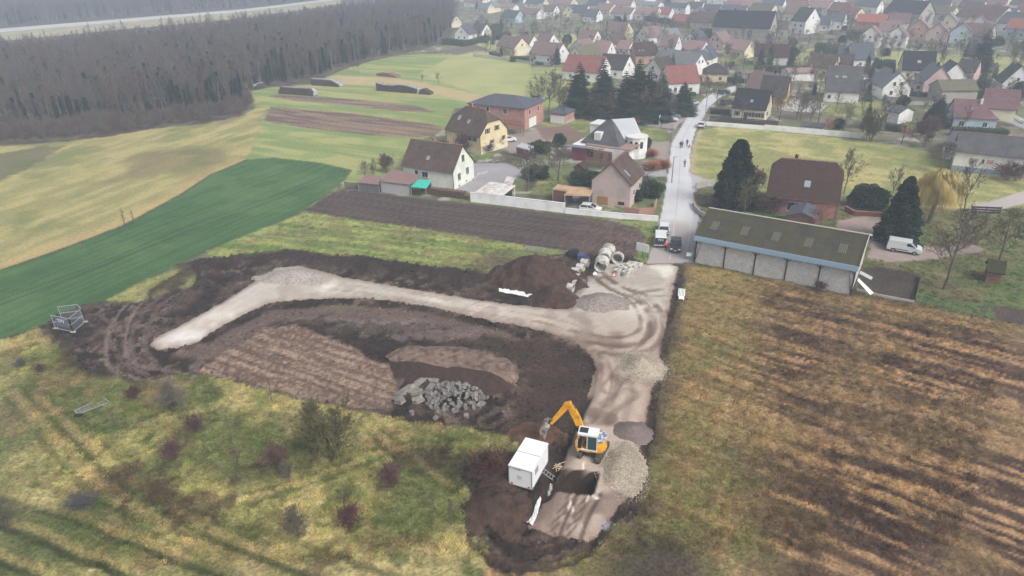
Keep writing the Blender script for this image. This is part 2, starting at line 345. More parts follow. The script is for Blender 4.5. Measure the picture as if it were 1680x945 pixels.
c = c*(1-(sm(.5, .7, fbm(X, Y, 3, 95, 4))*.35)[..., None])+np.asarray(S(132, 104, 84))*(sm(.5, .7, fbm(X, Y, 3, 95, 4))*.3)[..., None]
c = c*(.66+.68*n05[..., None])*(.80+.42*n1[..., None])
c = mixc(c, S(168, 144, 80), sm(10, 2, ed2+(n3-.5)*6)*.3+sm(17, 4, ed+(n3-.5)*12)*.5)
c = mixc(c, S(122, 126, 64), sm(11, 2, np.abs(ed-4.5)+(n3-.5)*12)*sm(.46, .64, n3)*.5)
c = mixc(c, S(92, 74, 66), sm(2.2, .2, ed+(n3-.5)*2.5)*.7)
p = gp(1125, 600); c = mixc(c, S(132, 126, 66), sm(.58, .7, n3)*sm(12, 4, np.hypot(X-gp(1110, 850).x, Y-gp(1110, 850).y))*.8)
p = gp(1000, 935); c = mixc(c, S(104, 122, 52), sm(5, 2, np.hypot(X-p.x, (Y-p.y)*1.4)+(n3-.5)*8)*.4)
p = gp(1085, 930); c = mixc(c, S(82, 68, 62), sm(6, 2, np.hypot(X-p.x, Y-p.y)+(n3-.5)*3)*.85)
put(s, c, .3); Z += fl*(.22*(n05-.5)+.22*(n1-.5)+.12*(st-.5))
C = mixc(C, S(74, 88, 40), soft(s+.0, .3)*sm(1.8, .4, sdl(X, Y, W([(1140, 430), (1420, 480)]))[0]+(n1-.5))*.85)
# -- grass strip and dark ploughed field
s = zone('grass_strip', [(340, 413), (400, 388), (490, 352), (500, 348), (560, 356), (700, 377), (860, 402), (960, 418), (945, 428), (870, 428), (800, 452), (700, 441), (590, 426), (480, 420), (400, 428), (350, 428)], .4)
st, U, V = streak((500, 380), (800, 410), 7, .8, 28)
c = lerp(S(112, 134, 60), S(154, 158, 82), sm(.35, .65, st)); c = c*(.78+.42*n05[..., None]); c = mixc(c, S(134, 118, 82), sm(.55, .68, n3)*.5)
put(s, c, .3)
p = gp(820, 430); C = mixc(C, S(112, 90, 74), soft(s)*sm(5, 1, np.hypot((X-p.x)*.7, Y-p.y)+(n3-.5)*5)*.8)
s = zone('grass_strip', [(175, 492), (215, 470), (280, 444), (322, 450), (318, 468), (270, 480), (230, 494), (185, 496)], .5)
put(s, lerp(S(128, 138, 66), S(164, 158, 88), n3)*(.75+.45*n05[..., None]), .3); gs = s
s = zone('grass_strip', [(1000, 362), (1075, 362), (1085, 370), (1072, 410), (1062, 432), (1040, 425), (1050, 405), (1058, 385)], .3)
put(s, lerp(S(98, 138, 58), S(170, 156, 98), sm(384, 415, Y*0+395)*0+sm(.35, .65, n3)*.5), .3)
s = zone('ploughed_field', [(496, 347), (545, 317), (580, 312), (660, 322), (770, 334), (900, 349), (1000, 362), (1050, 374), (1058, 390), (1048, 412), (1030, 424), (980, 417), (960, 416), (860, 401), (700, 376), (560, 356)], .35)
pl = soft(s, .2); st, U, V = streak((560, 330), (1000, 385), 12, .35, 29)
c = lerp(S(82, 66, 62), S(106, 88, 82), sm(.35, .65, st)*.7+n3*.3)
p = gp(1040, 395); c = mixc(c, S(124, 100, 86), sm(16, 3, np.hypot(X-p.x, Y-p.y)+(n1-.5)*8)*sm(.45, .6, n05)*.8)
put(s, c, .2); Z += pl*.07*np.sin(V*2*PI/.9+j2*3)
# -- stripped topsoil of the site
s = zone('bare_soil_ground', [(75, 528), (120, 505), (170, 494), (215, 500), (270, 484), (318, 468), (325, 450), (282, 436), (330, 424), (420, 425), (480, 414), (520, 424), (590, 419), (700, 438), (790, 451), (845, 432), (900, 420), (945, 415), (985, 417), (1035, 422), (1066, 433), (1110, 432), (1122, 440), (1106, 500), (1096, 560), (1080, 640), (1066, 720), (1058, 790), (1040, 840), (1010, 862), (985, 900), (900, 925), (830, 930), (805, 900), (780, 862), (772, 800), (790, 752), (862, 738), (850, 716), (720, 696), (640, 690), (560, 668), (430, 640), (330, 612), (215, 626), (160, 619), (125, 602), (118, 572), (80, 552)], .5, big=.9)
so_ = soft(s, .2)
st, U, V = streak((150, 560), (400, 430), 5, .8, 30); cl = fbm(X, Y, 1.0, 33, 4); cl2 = fbm(X, Y, 2.6, 34, 4, .6)
c = lerp(S(60, 46, 38), S(94, 76, 64), sm(.34, .66, cl2)); c = mixc(c, S(130, 110, 98), sm(.56, .70, cl)*sm(.40, .6, n8)*.75); c = mixc(c, S(58, 44, 40), sm(.44, .34, cl)*.6)
c = c*(.78+.44*n05[..., None])
put(s, c, .2); Z += so_*(.38*(cl-.5)+.45*(cl2-.5)+.14*(n05-.5))
# pressed tracks and lumps
def rut(q, wd, col, a=.7, dep=.12, gap=1.7, jit=.5):
    """pair of wheel tracks"""
    global C, Z
    d, al = sdl(X, Y, W(smooth_curve(q)))
    m = np.maximum(sm(wd, wd*.4, np.abs(np.abs(d)-gap/2)+(n1-.5)*jit), 0)
    C = mixc(C, col, m*a); Z -= dep*m
rut([(240, 478), (205, 515), (190, 560), (200, 600), (260, 615), (300, 622)], .38, S(140, 120, 108), .7, .15, 2.2)
rut([(150, 520), (185, 545), (215, 590), (260, 612)], .4, S(120, 100, 92), .5, .1)
rut([(300, 470), (250, 505), (225, 560), (240, 600)], .5, S(122, 104, 96), .5, .12)
rut([(330, 600), (420, 540), (520, 515), (650, 528), (780, 545)], .6, S(140, 122, 116), .5, .1, 1.9, 1.4)
rut([(600, 585), (660, 565), (760, 558), (860, 580), (930, 610)], .4, S(74, 58, 50), .7, .12)
rut([(800, 690), (870, 660), (940, 640)], .4, S(120, 98, 84), .5, .1)
rut([(790, 860), (830, 895), (890, 900), (950, 880)], .55, S(112, 92, 80), .6, .25, 2.0)
rut([(785, 880), (830, 918), (900, 918), (960, 895)], .35, S(66, 52, 46), .7, .22, 1.6)
for (cx, cy, rx, ry, col) in ((640, 535, 9, 2.2, S(142, 124, 118)), (720, 548, 7, 1.8, S(128, 110, 104)), (590, 520, 6, 2, S(118, 102, 94)), (450, 515, 5, 1.6, S(60, 50, 40)), (610, 540, 9, 1.6, S(70, 60, 40)), (560, 505, 3, 1, S(124, 130, 70)), (560, 475, 5, 1.2, S(70, 55, 50))):
    p = gp(cx, cy); d = np.hypot((X-p.x)/rx, (Y-p.y)/ry)+(n1-.5)*1.4; C = mixc(C, col, so_*sm(1.1, .7, d)*.65)
# fresh darker ramp and earth on the right of the big bend
s = sdf(X, Y, W([(780, 548), (900, 560), (955, 578), (972, 600), (962, 640), (930, 690), (900, 720), (850, 712), (840, 670), (870, 640), (860, 600), (800, 575)]))+j1; C = mixc(C, lerp(S(66, 50, 42), S(88, 68, 56), n3), 1*soft(s, .8)*.8)
Z = np.where(s < 1, Z*(1-.5*soft(s, .8)), Z)
# smooth graded shoulder below the gravel
s = sdf(X, Y, W([(280, 585), (345, 560), (440, 510), (560, 500), (700, 512), (840, 548), (850, 560), (700, 530), (560, 512), (450, 528), (400, 560), (360, 590)]))+j1*.6
C = mixc(C, S(118, 98, 86), soft(s, .5)*.8); Z *= (1-.7*soft(s, .5))
# edge bank of heaped topsoil along the top
bk = [(265, 478), (300, 455), (345, 434), (420, 424), (480, 418), (530, 428), (600, 432), (700, 446), (780, 456)]
d = sdl(X, Y, W(bk))[0]; e = sm(2.6, 0, d+(n1-.5)*1.6); Z += .75*e*(.6+.6*cl); C = mixc(C, S(66, 50, 46), sm(2.8, 1.0, d+(n1-.5)*2)*.8)
d = sdl(X, Y, W([(70, 540), (110, 566), (122, 600), (165, 620)]))[0]; e = sm(1.8, 0, d+(n1-.5)*1.2); Z += .35*e; C = mixc(C, S(58, 46, 42), e*.7)
# -- maize stubble patch
s = zone('stubble_field', [(326, 608), (372, 575), (435, 540), (480, 535), (545, 555), (600, 585), (640, 600), (655, 640), (640, 676), (600, 672), (560, 664), (430, 636)], .5, big=.6)
sb = soft(s, .3); st, U, V = streak((400, 560), (640, 640), 6, .35, 35); row = np.sin(V*2*PI/1.5+j2*2.)
c = lerp(S(120, 94, 80), S(166, 140, 118), sm(.35, .65, st*.6+n05*.4)); c = mixc(c, S(98, 78, 66), sm(.2, .9, row)*.55)
put(s, c, .3); Z = Z*(1-sb)+sb*(.06*row+.12*(n05-.5))
# -- gravel track
GT = [(246, 566), (258, 576), (316, 566), (345, 547), (392, 520), (440, 498), (490, 492), (560, 489), (640, 493), (700, 503), (793, 524), (893, 543), (943, 563), (972, 584), (977, 600), (970, 632), (950, 680), (932, 740), (908, 800), (884, 840), (866, 864), (900, 876), (950, 888), (978, 880), (1000, 852), (1040, 802), (1048, 745), (1060, 690), (1072, 630), (1084, 575), (1094, 528), (1108, 460), (1114, 438), (1098, 433), (1064, 434), (1040, 430), (985, 432), (962, 458), (946, 480), (934, 508), (868, 503), (793, 494), (660, 472), (560, 455), (525, 444), (490, 436), (455, 440), (425, 458), (375, 490), (300, 533), (252, 556)]
s = zone('gravel_track', GT, .18)
gv = soft(s, .25)
st, U, V = streak((600, 475), (900, 525), 7, .5, 36)
pin = sm(2, 40, np.hypot(X-gp(400, 500).x, Y-gp(400, 500).y)-30)
c = lerp(S(200, 196, 186), S(178, 172, 162), sm(.4, .6, n8))
c = mixc(c, S(148, 126, 114), sm(.5, .68, n3)*.35)
nr = sm(640, 720, 0*X)  # placeholder kept zero
dist_near = sm(88, 68, Y)      # dug-over, wetter end near the machine
c = mixc(c, S(172, 150, 134), dist_near*.75); c = mixc(c, S(116, 98, 90), dist_near*sm(.5, .66, n3)*.6)
west = sm(-32, -48, X); c = mixc(c, S(194, 188, 182), west*.6)
c = mixc(c, S(160, 140, 128), sm(-.1, -1.0, -np.abs(s+.9)+0)*0)
c = mixc(c, S(140, 118, 106), sm(-1.6, -.1, s+(n1-.5)*1.0)*.6)
c = c*(.92+.16*n05[..., None])
Z = Z*(1-gv); C0 = C.copy(); C = c.copy(); SG = s.copy(); GV = gv; gv = np.ones_like(gv)
Z += .28*(1-sm(-1.1, .15, s))+gv*(.05*(n1-.5))
p = gp(302, 555); C = mixc(C, S(206, 202, 198), gv*sm(3.4, .6, np.hypot(X-p.x, (Y-p.y)*1.3)+(n1-.5)*2)*.9)
def rutg(q, wd, col, a=.6, dep=.05, gap=1.8, jit=.35):
    global C, Z
    d, al = sdl(X, Y, W(smooth_curve(q)))
    m = sm(wd, wd*.35, np.abs(d-gap/2)+(n1-.5)*jit)*gv*sm(.30, .55, fbm(X, Y, 2.2, 71, 3)+.08)
    C = mixc(C, col, m*a*(.55+.7*n3)); Z -= dep*m
MUD = S(118, 98, 86); PAL = S(184, 166, 154)
for q, wd, col, a in (([(980, 452), (1010, 475), (1050, 490), (1075, 520), (1070, 560), (1030, 578), (960, 570)], .55, MUD, .9), ([(990, 462), (1040, 492), (1060, 520), (1058, 548), (1020, 562), (960, 556), (880, 535)], .45, MUD, .8),
                      ([(1095, 482), (1060, 486), (1035, 495)], .5, MUD, .8), ([(1088, 500), (1078, 530), (1075, 560), (1040, 590), (1000, 640)], .4, MUD, .6), ([(600, 470), (700, 486), (800, 506), (900, 524), (960, 534), (1010, 540)], .35, PAL, .45),
                      ([(560, 474), (660, 486), (800, 512), (900, 530), (950, 545), (985, 570), (1000, 610), (990, 660)], .35, S(140, 118, 104), .5), 
                       ([(1005, 590), (1020, 640), (1010, 690)], .7, S(136, 114, 102), .5), ([(1030, 650), (1000, 670), (985, 690)], .6, S(112, 92, 82), .55),
                      ([(930, 560), (985, 600), (985, 650), (960, 690)], .3, MUD, .5), ([(300, 548), (380, 502), (440, 470), (520, 462)], .4, S(196, 184, 176), .5)):
    rutg(q, wd, col, a)
# the two caterpillar strips below the pit, with cleat marks
for q in ([(938, 815), (918, 850), (905, 875)], [(962, 820), (942, 860), (930, 882)]):
    d, al = sdl(X, Y, W(q)); m = sm(.42, .3, d)*gv*sm(1.2, .4, np.abs(d)); C = mixc(C, S(112, 94, 86), m*(.45+.35*np.sign(np.sin(al*2*PI/.34)))); Z -= .05*m*(1+.5*np.sin(al*2*PI/.34))
for q in ([(948, 812), (930, 850), (918, 878)], [(985, 815), (965, 850), (953, 884)]):
    d = sdl(X, Y, W(q))[0]; C = mixc(C, S(94, 76, 68), sm(.3, .12, d+(n1-.5)*.3)*.75); Z -= .1*sm(.3, .1, d)
CG = C; C = C0; gv = GV
def both(f):
    global C, CG
    C = f(C); CG = f(CG)
# cut step along the left side of the track beside the machine
d = sdl(X, Y, W([(962, 655), (940, 700), (925, 735), (908, 780), (896, 815)]))[0]; e = sm(.75, .25, d+(n1-.5)*.4); ee = e; both(lambda q_: mixc(q_, S(60, 46, 42), ee*.85)); Z -= .45*e
# right-hand trench edge
d = sdl(X, Y, W([(1118, 440), (1098, 530), (1086, 590), (1074, 650), (1062, 720), (1054, 790)]))[0]; dd = d; both(lambda q_: mixc(q_, S(76, 60, 54), sm(.75, .2, dd+(n1-.5)*.7)*.75)); Z -= .16*sm(.6, .2, d)
# the pit
pit = sdf(X, Y, W([(924, 776), (979, 781), (970, 813), (916, 806)])); e = sm(.12, -.12, pit); ec = sm(.42, .2, pit); both(lambda q_: mixc(mixc(q_, S(62, 48, 38), ec), S(96, 80, 60), e*sm(.5, .7, n1)*.6)); Z = Z*(1-e)-e*(1.25+.3*(n1-.5))
# pale marks sprayed beside the pit
for q in ([(958, 752+10), (957, 772)], [(905, 790), (901, 805)], [(941, 836), (938, 845)], [(935, 826), (934, 838)], [(965, 816), (964, 824)], [(973, 818), (984, 822)]):
    d = sdl(X, Y, W(q))[0]; both(lambda q_: mixc(q_, S(226, 214, 202), sm(.14, .05, d)*.8))
p = gp(994, 860); d = np.hypot((X-p.x), (Y-p.y))-.5+(n05-.5)*.5; both(lambda q_: mixc(q_, S(150, 144, 150), sm(.12, -.1, d)))
# -- garden / plots on the right
s = zone('garden_lawn', [(1145, 296), (1260, 318), (1400, 345), (1560, 330), (1700, 320), (1760, 420), (1740, 560), (1680, 533), (1510, 499), (1420, 482), (1405, 470), (1425, 386), (1158, 345), (1140, 335)], .5)
c = lerp(S(104, 114, 56), S(128, 122, 74), sm(.35, .65, n3)); c = mixc(c, S(92, 126, 48), sm(.5, .65, n8)*.6)
c = mixc(c, S(118, 98, 76), sm(.56, .68, fbm(X, Y, 6, 41, 4))*.6)*(.8+.4*n05[..., None]); put(s, c, .3)
s = zone('gravel_drive', [(1370, 384), (1375, 362), (1430, 352), (1475, 362), (1460, 395), (1520, 405), (1600, 400), (1620, 412), (1540, 425), (1462, 430), (1424, 424), (1428, 390)], .4)
put(s, lerp(S(140, 122, 114), S(160, 142, 132), n3)*(.9+.2*n05[..., None]), .3)
s = zone('vegetable_bed', [(1414, 440), (1440, 437), (1500, 447), (1510, 452), (1500, 495), (1408, 476)], .25)
put(s, lerp(S(78, 64, 58), S(102, 86, 70), n1), .15)
s = zone('vegetable_bed', [(1628, 500), (1700, 510), (1760, 520), (1760, 552), (1680, 534), (1636, 524)], .25)
put(s, lerp(S(88, 70, 62), S(108, 88, 76), n1), .15)
# upper meadow right of the road
s = zone('meadow', [(1146, 214), (1180, 208), (1260, 214), (1410, 229), (1520, 248), (1560, 258), (1585, 285), (1700, 295), (1760, 300), (1760, 340), (1600, 345), (1400, 332), (1270, 316), (1165, 300), (1132, 282), (1136, 240)], .4)
st, U, V = streak((1150, 240), (1500, 280), 4, 2.0, 42); c = lerp(S(136, 138, 72), S(170, 158, 92), sm(.35, .65, st)); c = mixc(c, S(112, 128, 56), sm(.48, .66, n8)*.6)*(.86+.28*n05[..., None])
put(s, c, .35); C = mixc(C, S(176, 154, 126), soft(s)*sm(1.6, .3, sdl(X, Y, W([(1146, 214), (1136, 240), (1132, 280)]))[0]+(n1-.5))*.7)
for q in ([(1592, 338), (1640, 326), (1700, 306), (1760, 300), (1760, 316), (1700, 330), (1640, 344), (1610, 350), (1590, 347)],):
    s = zone('field_path', q, .15); put(s, lerp(S(158, 148, 142), S(172, 162, 158), n3), .15)
# strips of meadow inside the town
for q in ([(775, 72), (830, 58), (920, 54), (1000, 62), (1010, 74), (900, 84), (822, 86)], [(1200, 84), (1330, 80), (1460, 84), (1700, 96), (1760, 118), (1600, 124), (1480, 112), (1340, 104), (1210, 98)], [(740, 92), (790, 84), (860, 95), (872, 112), (860, 160), (800, 160), (735, 138), (690, 120)]):
    s = zone('far_meadow', q, .8); put(s, lerp(S(140, 150, 84), S(172, 166, 100), n8), .8)
for q in ([(1145, 120), (1160, 96), (1260, 88), (1290, 92), (1180, 108)], [(1300, 180), (1420, 196), (1480, 182), (1460, 165), (1330, 168)], [(865, 185), (905, 188), (960, 180), (1000, 200), (1070, 205), (1095, 215), (1100, 236), (1060, 252), (1010, 230), (940, 218), (905, 215)], [(790, 232), (830, 240), (800, 262), (760, 262), (730, 250)], [(885, 292), (925, 290), (930, 312), (900, 322), (870, 318)]):
    s = zone('garden_lawn', q, .4); put(s, lerp(S(104, 122, 60), S(150, 146, 84), sm(.3, .7, n3)), .4)
# paved yards between the near houses
for q, col in (([(742, 312), (778, 268), (830, 268), (868, 282), (835, 300), (800, 318), (772, 316)], S(150, 146, 150)), ([(832, 222), (900, 210), (925, 228), (890, 250), (840, 252), (815, 240)], S(146, 134, 126)), ([(1040, 272), (1095, 276), (1092, 290), (1050, 288)], S(150, 148, 150)), ([(880, 210), (930, 205), (960, 220), (930, 232), (890, 228)], S(130, 104, 92)),
               ([(1000, 200), (1110, 212), (1112, 206), (1130, 190), (1000, 190)], S(154, 146, 142)), ([(1130, 283), (1163, 296), (1172, 306), (1150, 308), (1136, 318)], S(166, 162, 164)), ([(1255, 168), (1300, 160), (1360, 172), (1345, 185), (1290, 182)], S(168, 162, 158)), ([(1640, 180), (1700, 200), (1760, 230), (1740, 240), (1680, 212), (1630, 190)], S(150, 148, 152)), ([(950, 345), (1078, 352), (1072, 363), (940, 350)], S(120, 108, 102)), ([(1000, 236), (1100, 232), (1098, 262), (1045, 256)], S(150, 138, 128))):
    s = zone('paved_yard', q, .25); put(s, lerp(np.array(col)*.85, np.array(col)*1.1, n3), .2)
# -- roads
RL = [(1060, 434), (1069, 407), (1078, 378), (1085, 350), (1091, 318), (1095, 292), (1098, 262), (1102, 235), (1116, 211), (1128, 191), (1143, 176), (1155, 162), (1172, 151), (1189, 145), (1206, 141)]
RR = [(1206, 150), (1190, 156), (1178, 162), (1162, 177), (1155, 191), (1142, 212), (1133, 242), (1131, 281), (1137, 310), (1140, 345), (1146, 350), (1140, 400), (1137, 430), (1106, 431)]
s = zone('asphalt_road', RL+RR, .08); rd = soft(s, .12); Z = Z*(1-soft(s, .5))
c = lerp(S(172, 173, 176), S(192, 192, 194), n3); st, U, V = streak((1100, 425), (1118, 240), 12, .5, 43); c = c*(.93+.14*st[..., None])
c = mixc(c, S(150, 134, 126), sm(116, 110, Y)*.7)
put(s, c, .1)
d = 9+0*sdl(X, Y, W([(1099, 425), (1105, 380), (1111, 330), (1115, 280), (1117, 240), (1128, 212)]))[0]; C = mixc(C, S(198, 194, 196), rd*sm(.3, .12, d)*.75)
d = 9+0*sdl(X, Y, W([(1126, 415), (1131, 385), (1134, 360), (1138, 332), (1135, 300), (1131, 281)]))[0]; C = mixc(C, S(206, 204, 206), rd*sm(.16, .07, d)*.9)
s = sdf(X, Y, W([(1128, 420), (1136, 360), (1140, 335), (1146, 350), (1140, 400), (1137, 432), (1106, 432)])); C = mixc(C, S(150, 150, 158), rd*soft(s, .1)*.8)
def marking(pts_, wd, nm='road_marking', col=(196, 192, 194)):
    P_ = W(smooth_curve(pts_, 5)); mb = MB(); V = []
    for i in range(len(P_)):
        a = P_[max(i-1, 0)]; b = P_[min(i+1, len(P_)-1)]; d = (b-a)/np.linalg.norm(b-a); n = np.array([-d[1], d[0]])*wd/2; V += [(P_[i][0]-n[0], P_[i][1]-n[1], .008), (P_[i][0]+n[0], P_[i][1]+n[1], .008)]
    mb.add(V, [(2*i, 2*i+1, 2*i+3, 2*i+2) for i in range(len(P_)-1)]); mb.build(nm, plain('road_paint_worn', S(*col), .8, .12, 3, dirt=S(160, 158, 162), dscale=1.5), kind='structure')
MARKS = [([(1099, 425), (1105, 380), (1111, 330), (1115, 280), (1117, 240), (1128, 212), (1150, 180)], .24), ([(1126, 415), (1131, 385), (1134, 360), (1138, 332), (1135, 300), (1131, 281)], .14)]
# -- canal path far left
s = zone('canal_path', [(-300, 78), (0, 47), (200, 31), (400, 15), (560, -4), (560, -1), (400, 19), (200, 36), (0, 53), (-300, 84)], .4); put(s, lerp(S(184, 184, 180), S(168, 168, 162), n8), .6)
s = zone('far_meadow', [(-300, 84), (0, 53), (200, 36), (400, 19), (560, -1), (560, 6), (400, 30), (200, 48), (0, 68), (-300, 100)], 1.0); put(s, lerp(S(172, 164, 124), S(140, 132, 110), n8), .8)
gap = (ZONE == 0) & (Y < 95); ZONE[gap] = ZI['bare_soil_ground']; C[gap] = lerp(S(82, 68, 56), S(112, 104, 60), sm(.45, .6, n1))[gap]
Z *= 1-sm(150, 230, Y)
C = C*np.clip((C.sum(1, keepdims=True)/3/.16), .2, 2.5)**.20; CG = CG*np.clip((CG.sum(1, keepdims=True)/3/.32), .2, 2.5)**.3
CB = C*(1-GV[..., None])+CG*GV[..., None]
lumC = (C*np.array([.3, .59, .11])).sum(1, keepdims=True); C = lumC+(C-lumC)*.84; C = np.clip(C, .004, .9); CG = np.clip(CG, .004, .9)
# -- one mesh per zone, sharing the lattice so that the sheets meet without gaps
def groundmat(name, rough, fine, bumpd, sc1, track=False):
    m, N, L, b = newmat(name); b.inputs['Roughness'].default_value = rough; b.inputs['Specular IOR Level'].default_value = 0.2
    at = N.new('ShaderNodeAttribute'); at.attribute_name = 'Col'
    g = N.new('ShaderNodeNewGeometry'); n = N.new('ShaderNodeTexNoise'); n.inputs['Scale'].default_value = sc1; n.inputs['Detail'].default_value = 6; n.inputs['Roughness'].default_value = .78
    L.new(g.outputs['Position'], n.inputs['Vector'])
    r = N.new('ShaderNodeMapRange'); r.inputs[1].default_value = .32; r.inputs[2].default_value = .68; r.inputs[3].default_value = 1-fine; r.inputs[4].default_value = 1+fine
    L.new(n.outputs[0], r.inputs[0]); v = N.new('ShaderNodeVectorMath'); v.operation = 'SCALE'
    L.new(at.outputs['Color'], v.inputs[0]); L.new(r.outputs[0], v.inputs['Scale']); last = v.outputs[0]
    if track:   # stone of the track against soil, with a ragged edge
        ag = N.new('ShaderNodeAttribute'); ag.attribute_name = 'ColG'; asd = N.new('ShaderNodeAttribute'); asd.attribute_name = 'G'
        n2 = N.new('ShaderNodeTexNoise'); n2.inputs['Scale'].default_value = 1.3; n2.inputs['Detail'].default_value = 8; n2.inputs['Roughness'].default_value = .72; L.new(g.outputs['Position'], n2.inputs['Vector'])
        m1 = N.new('ShaderNodeMath'); m1.operation = 'MULTIPLY_ADD'; L.new(n2.outputs[0], m1.inputs[0]); m1.inputs[1].default_value = 1.5; m1.inputs[2].default_value = -.75
        m2 = N.new('ShaderNodeMath'); m2.operation = 'ADD'; L.new(m1.outputs[0], m2.inputs[0]); L.new(asd.outputs['Fac'], m2.inputs[1])
        r2 = N.new('ShaderNodeMapRange'); r2.inputs[1].default_value = .06; r2.inputs[2].default_value = -.06; L.new(m2.outputs[0], r2.inputs[0])
        n4 = N.new('ShaderNodeTexNoise'); n4.inputs['Scale'].default_value = 6; n4.inputs['Detail'].default_value = 5; n4.inputs['Roughness'].default_value = .8; L.new(g.outputs['Position'], n4.inputs['Vector'])
        r4 = N.new('ShaderNodeMapRange'); r4.inputs[1].default_value = .3; r4.inputs[2].default_value = .7; r4.inputs[3].default_value = .80; r4.inputs[4].default_value = 1.16; L.new(n4.outputs[0], r4.inputs[0])
        v2 = N.new('ShaderNodeVectorMath'); v2.operation = 'SCALE'; L.new(ag.outputs['Color'], v2.inputs[0]); L.new(r4.outputs[0], v2.inputs['Scale'])
        mx = N.new('ShaderNodeMix'); mx.data_type = 'RGBA'; L.new(r2.outputs[0], mx.inputs[0]); L.new(last, mx.inputs[6]); L.new(v2.outputs[0], mx.inputs[7]); last = mx.outputs[2]
    L.new(last, b.inputs['Base Color'])
    bp = N.new('ShaderNodeBump'); bp.inputs['Distance'].default_value = bumpd; bp.inputs['Strength'].default_value = 1
    L.new(n.outputs[0], bp.inputs['Height']); L.new(bp.outputs[0], b.inputs['Normal']); return m
GM = {'g': groundmat('grass_ground', .9, .62, .3, 3.0), 's': groundmat('soil_ground', .88, .55, .3, 2.6, True), 'r': groundmat('road_surface', .75, .10, .02, 5), 'f': groundmat('far_ground', .9, .3, .15, 1.6), 'v': groundmat('track_gravel', .8, .5, .06, 4, True), 'q': groundmat('drive_gravel', .8, .2, .05, 5), 'w': groundmat('wheat_ground', .9, .30, .12, 3.2)}
ZM = {'village_ground': 'f', 'rough_grass_ground': 'g', 'stubble_weed_field': 'g', 'meadow': 'f', 'winter_wheat_field': 'w', 'ploughed_field': 's', 'grass_strip': 'g', 'bare_soil_ground': 's', 'stubble_field': 's', 'gravel_track': 'v', 'asphalt_road': 'r', 'garden_lawn': 'g', 'gravel_drive': 'q', 'far_meadow': 'f', 'tan_field': 'f', 'canal_path': 'r', 'vegetable_bed': 's', 'forest_floor': 'f', 'field_path': 'q', 'paved_yard': 'v'}
idx = np.arange(NR*NC).reshape(NR, NC)
q = np.stack([idx[:-1, :-1], idx[:-1, 1:], idx[1:, 1:], idx[1:, :-1]], -1).reshape(-1, 4)
fz = ZONE[q[:, 0]]
def np_mesh(name, V3, F, mat, col=None, smooth=True, extra=None):
    me = D.meshes.new(name); me.vertices.add(len(V3)); me.vertices.foreach_set('co', V3.astype(np.float32).ravel())
    k = F.shape[1]; me.loops.add(F.size); me.loops.foreach_set('vertex_index', F.astype(np.int32).ravel())
    me.polygons.add(len(F)); me.polygons.foreach_set('loop_start', np.arange(0, F.size, k, dtype=np.int32))
    try: me.polygons.foreach_set('loop_total', np.full(len(F), k, dtype=np.int32))
    except Exception: pass
    if smooth: me.polygons.foreach_set('use_smooth', np.ones(len(F), bool))
    if col is not None:
        a = me.attributes.new('Col', 'FLOAT_COLOR', 'POINT'); a.data.foreach_set('color', np.concatenate([col, np.ones((len(col), 1))], 1).astype(np.float32).ravel())
    if extra is not None:
        a = me.attributes.new('ColG', 'FLOAT_COLOR', 'POINT'); a.data.foreach_set('color', np.concatenate([extra[0], np.ones((len(extra[0]), 1))], 1).astype(np.float32).ravel())
        a = me.attributes.new('G', 'FLOAT', 'POINT'); a.data.foreach_set('value', extra[1].astype(np.float32))
    me.materials.append(mat); me.update(calc_edges=True); me.validate(); return me
for i, nme in enumerate(ZN):
    F = q[fz == i]
    if not len(F): continue
    u, inv = np.unique(F, return_inverse=True)
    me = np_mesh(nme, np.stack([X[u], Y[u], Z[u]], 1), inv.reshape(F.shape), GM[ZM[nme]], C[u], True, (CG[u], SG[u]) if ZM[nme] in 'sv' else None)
    link(me, nme, kind='structure')
# ground beyond the lattice, one ring out to the horizon
gm = plain('distant_country', S(128, 130, 88), .9, .3, .01)
mb = MB(); x0, x1 = -float(HW[0]), float(HW[0]); X0, X1 = -float(HW[-1]), float(HW[-1]); ya, yb = float(ROWY[0]), float(ROWY[-1])
mb.add([(x0, ya, 0), (x1, ya, 0), (X1, yb, 0), (X0, yb, 0), (-3000, -200, 0), (3000, -200, 0), (3000, 4000, 0), (-3000, 4000, 0)], [(4, 5, 1, 0), (5, 6, 2, 1), (6, 7, 3, 2), (7, 4, 0, 3)])
mb.build('ground', gm, kind='structure')
_Zg = Z.reshape(NR, NC)
for q_, w_ in MARKS: marking(q_, w_)
def gz(x, y):
    """height of the terrain at x, y"""
    r = int(np.clip(np.searchsorted(ROWY, y)-1, 0, NR-2)); hw = HW[r]
    c = int(np.clip(round((x/hw+1)/2*(NC-1)), 0, NC-1)); return float(_Zg[r, c])
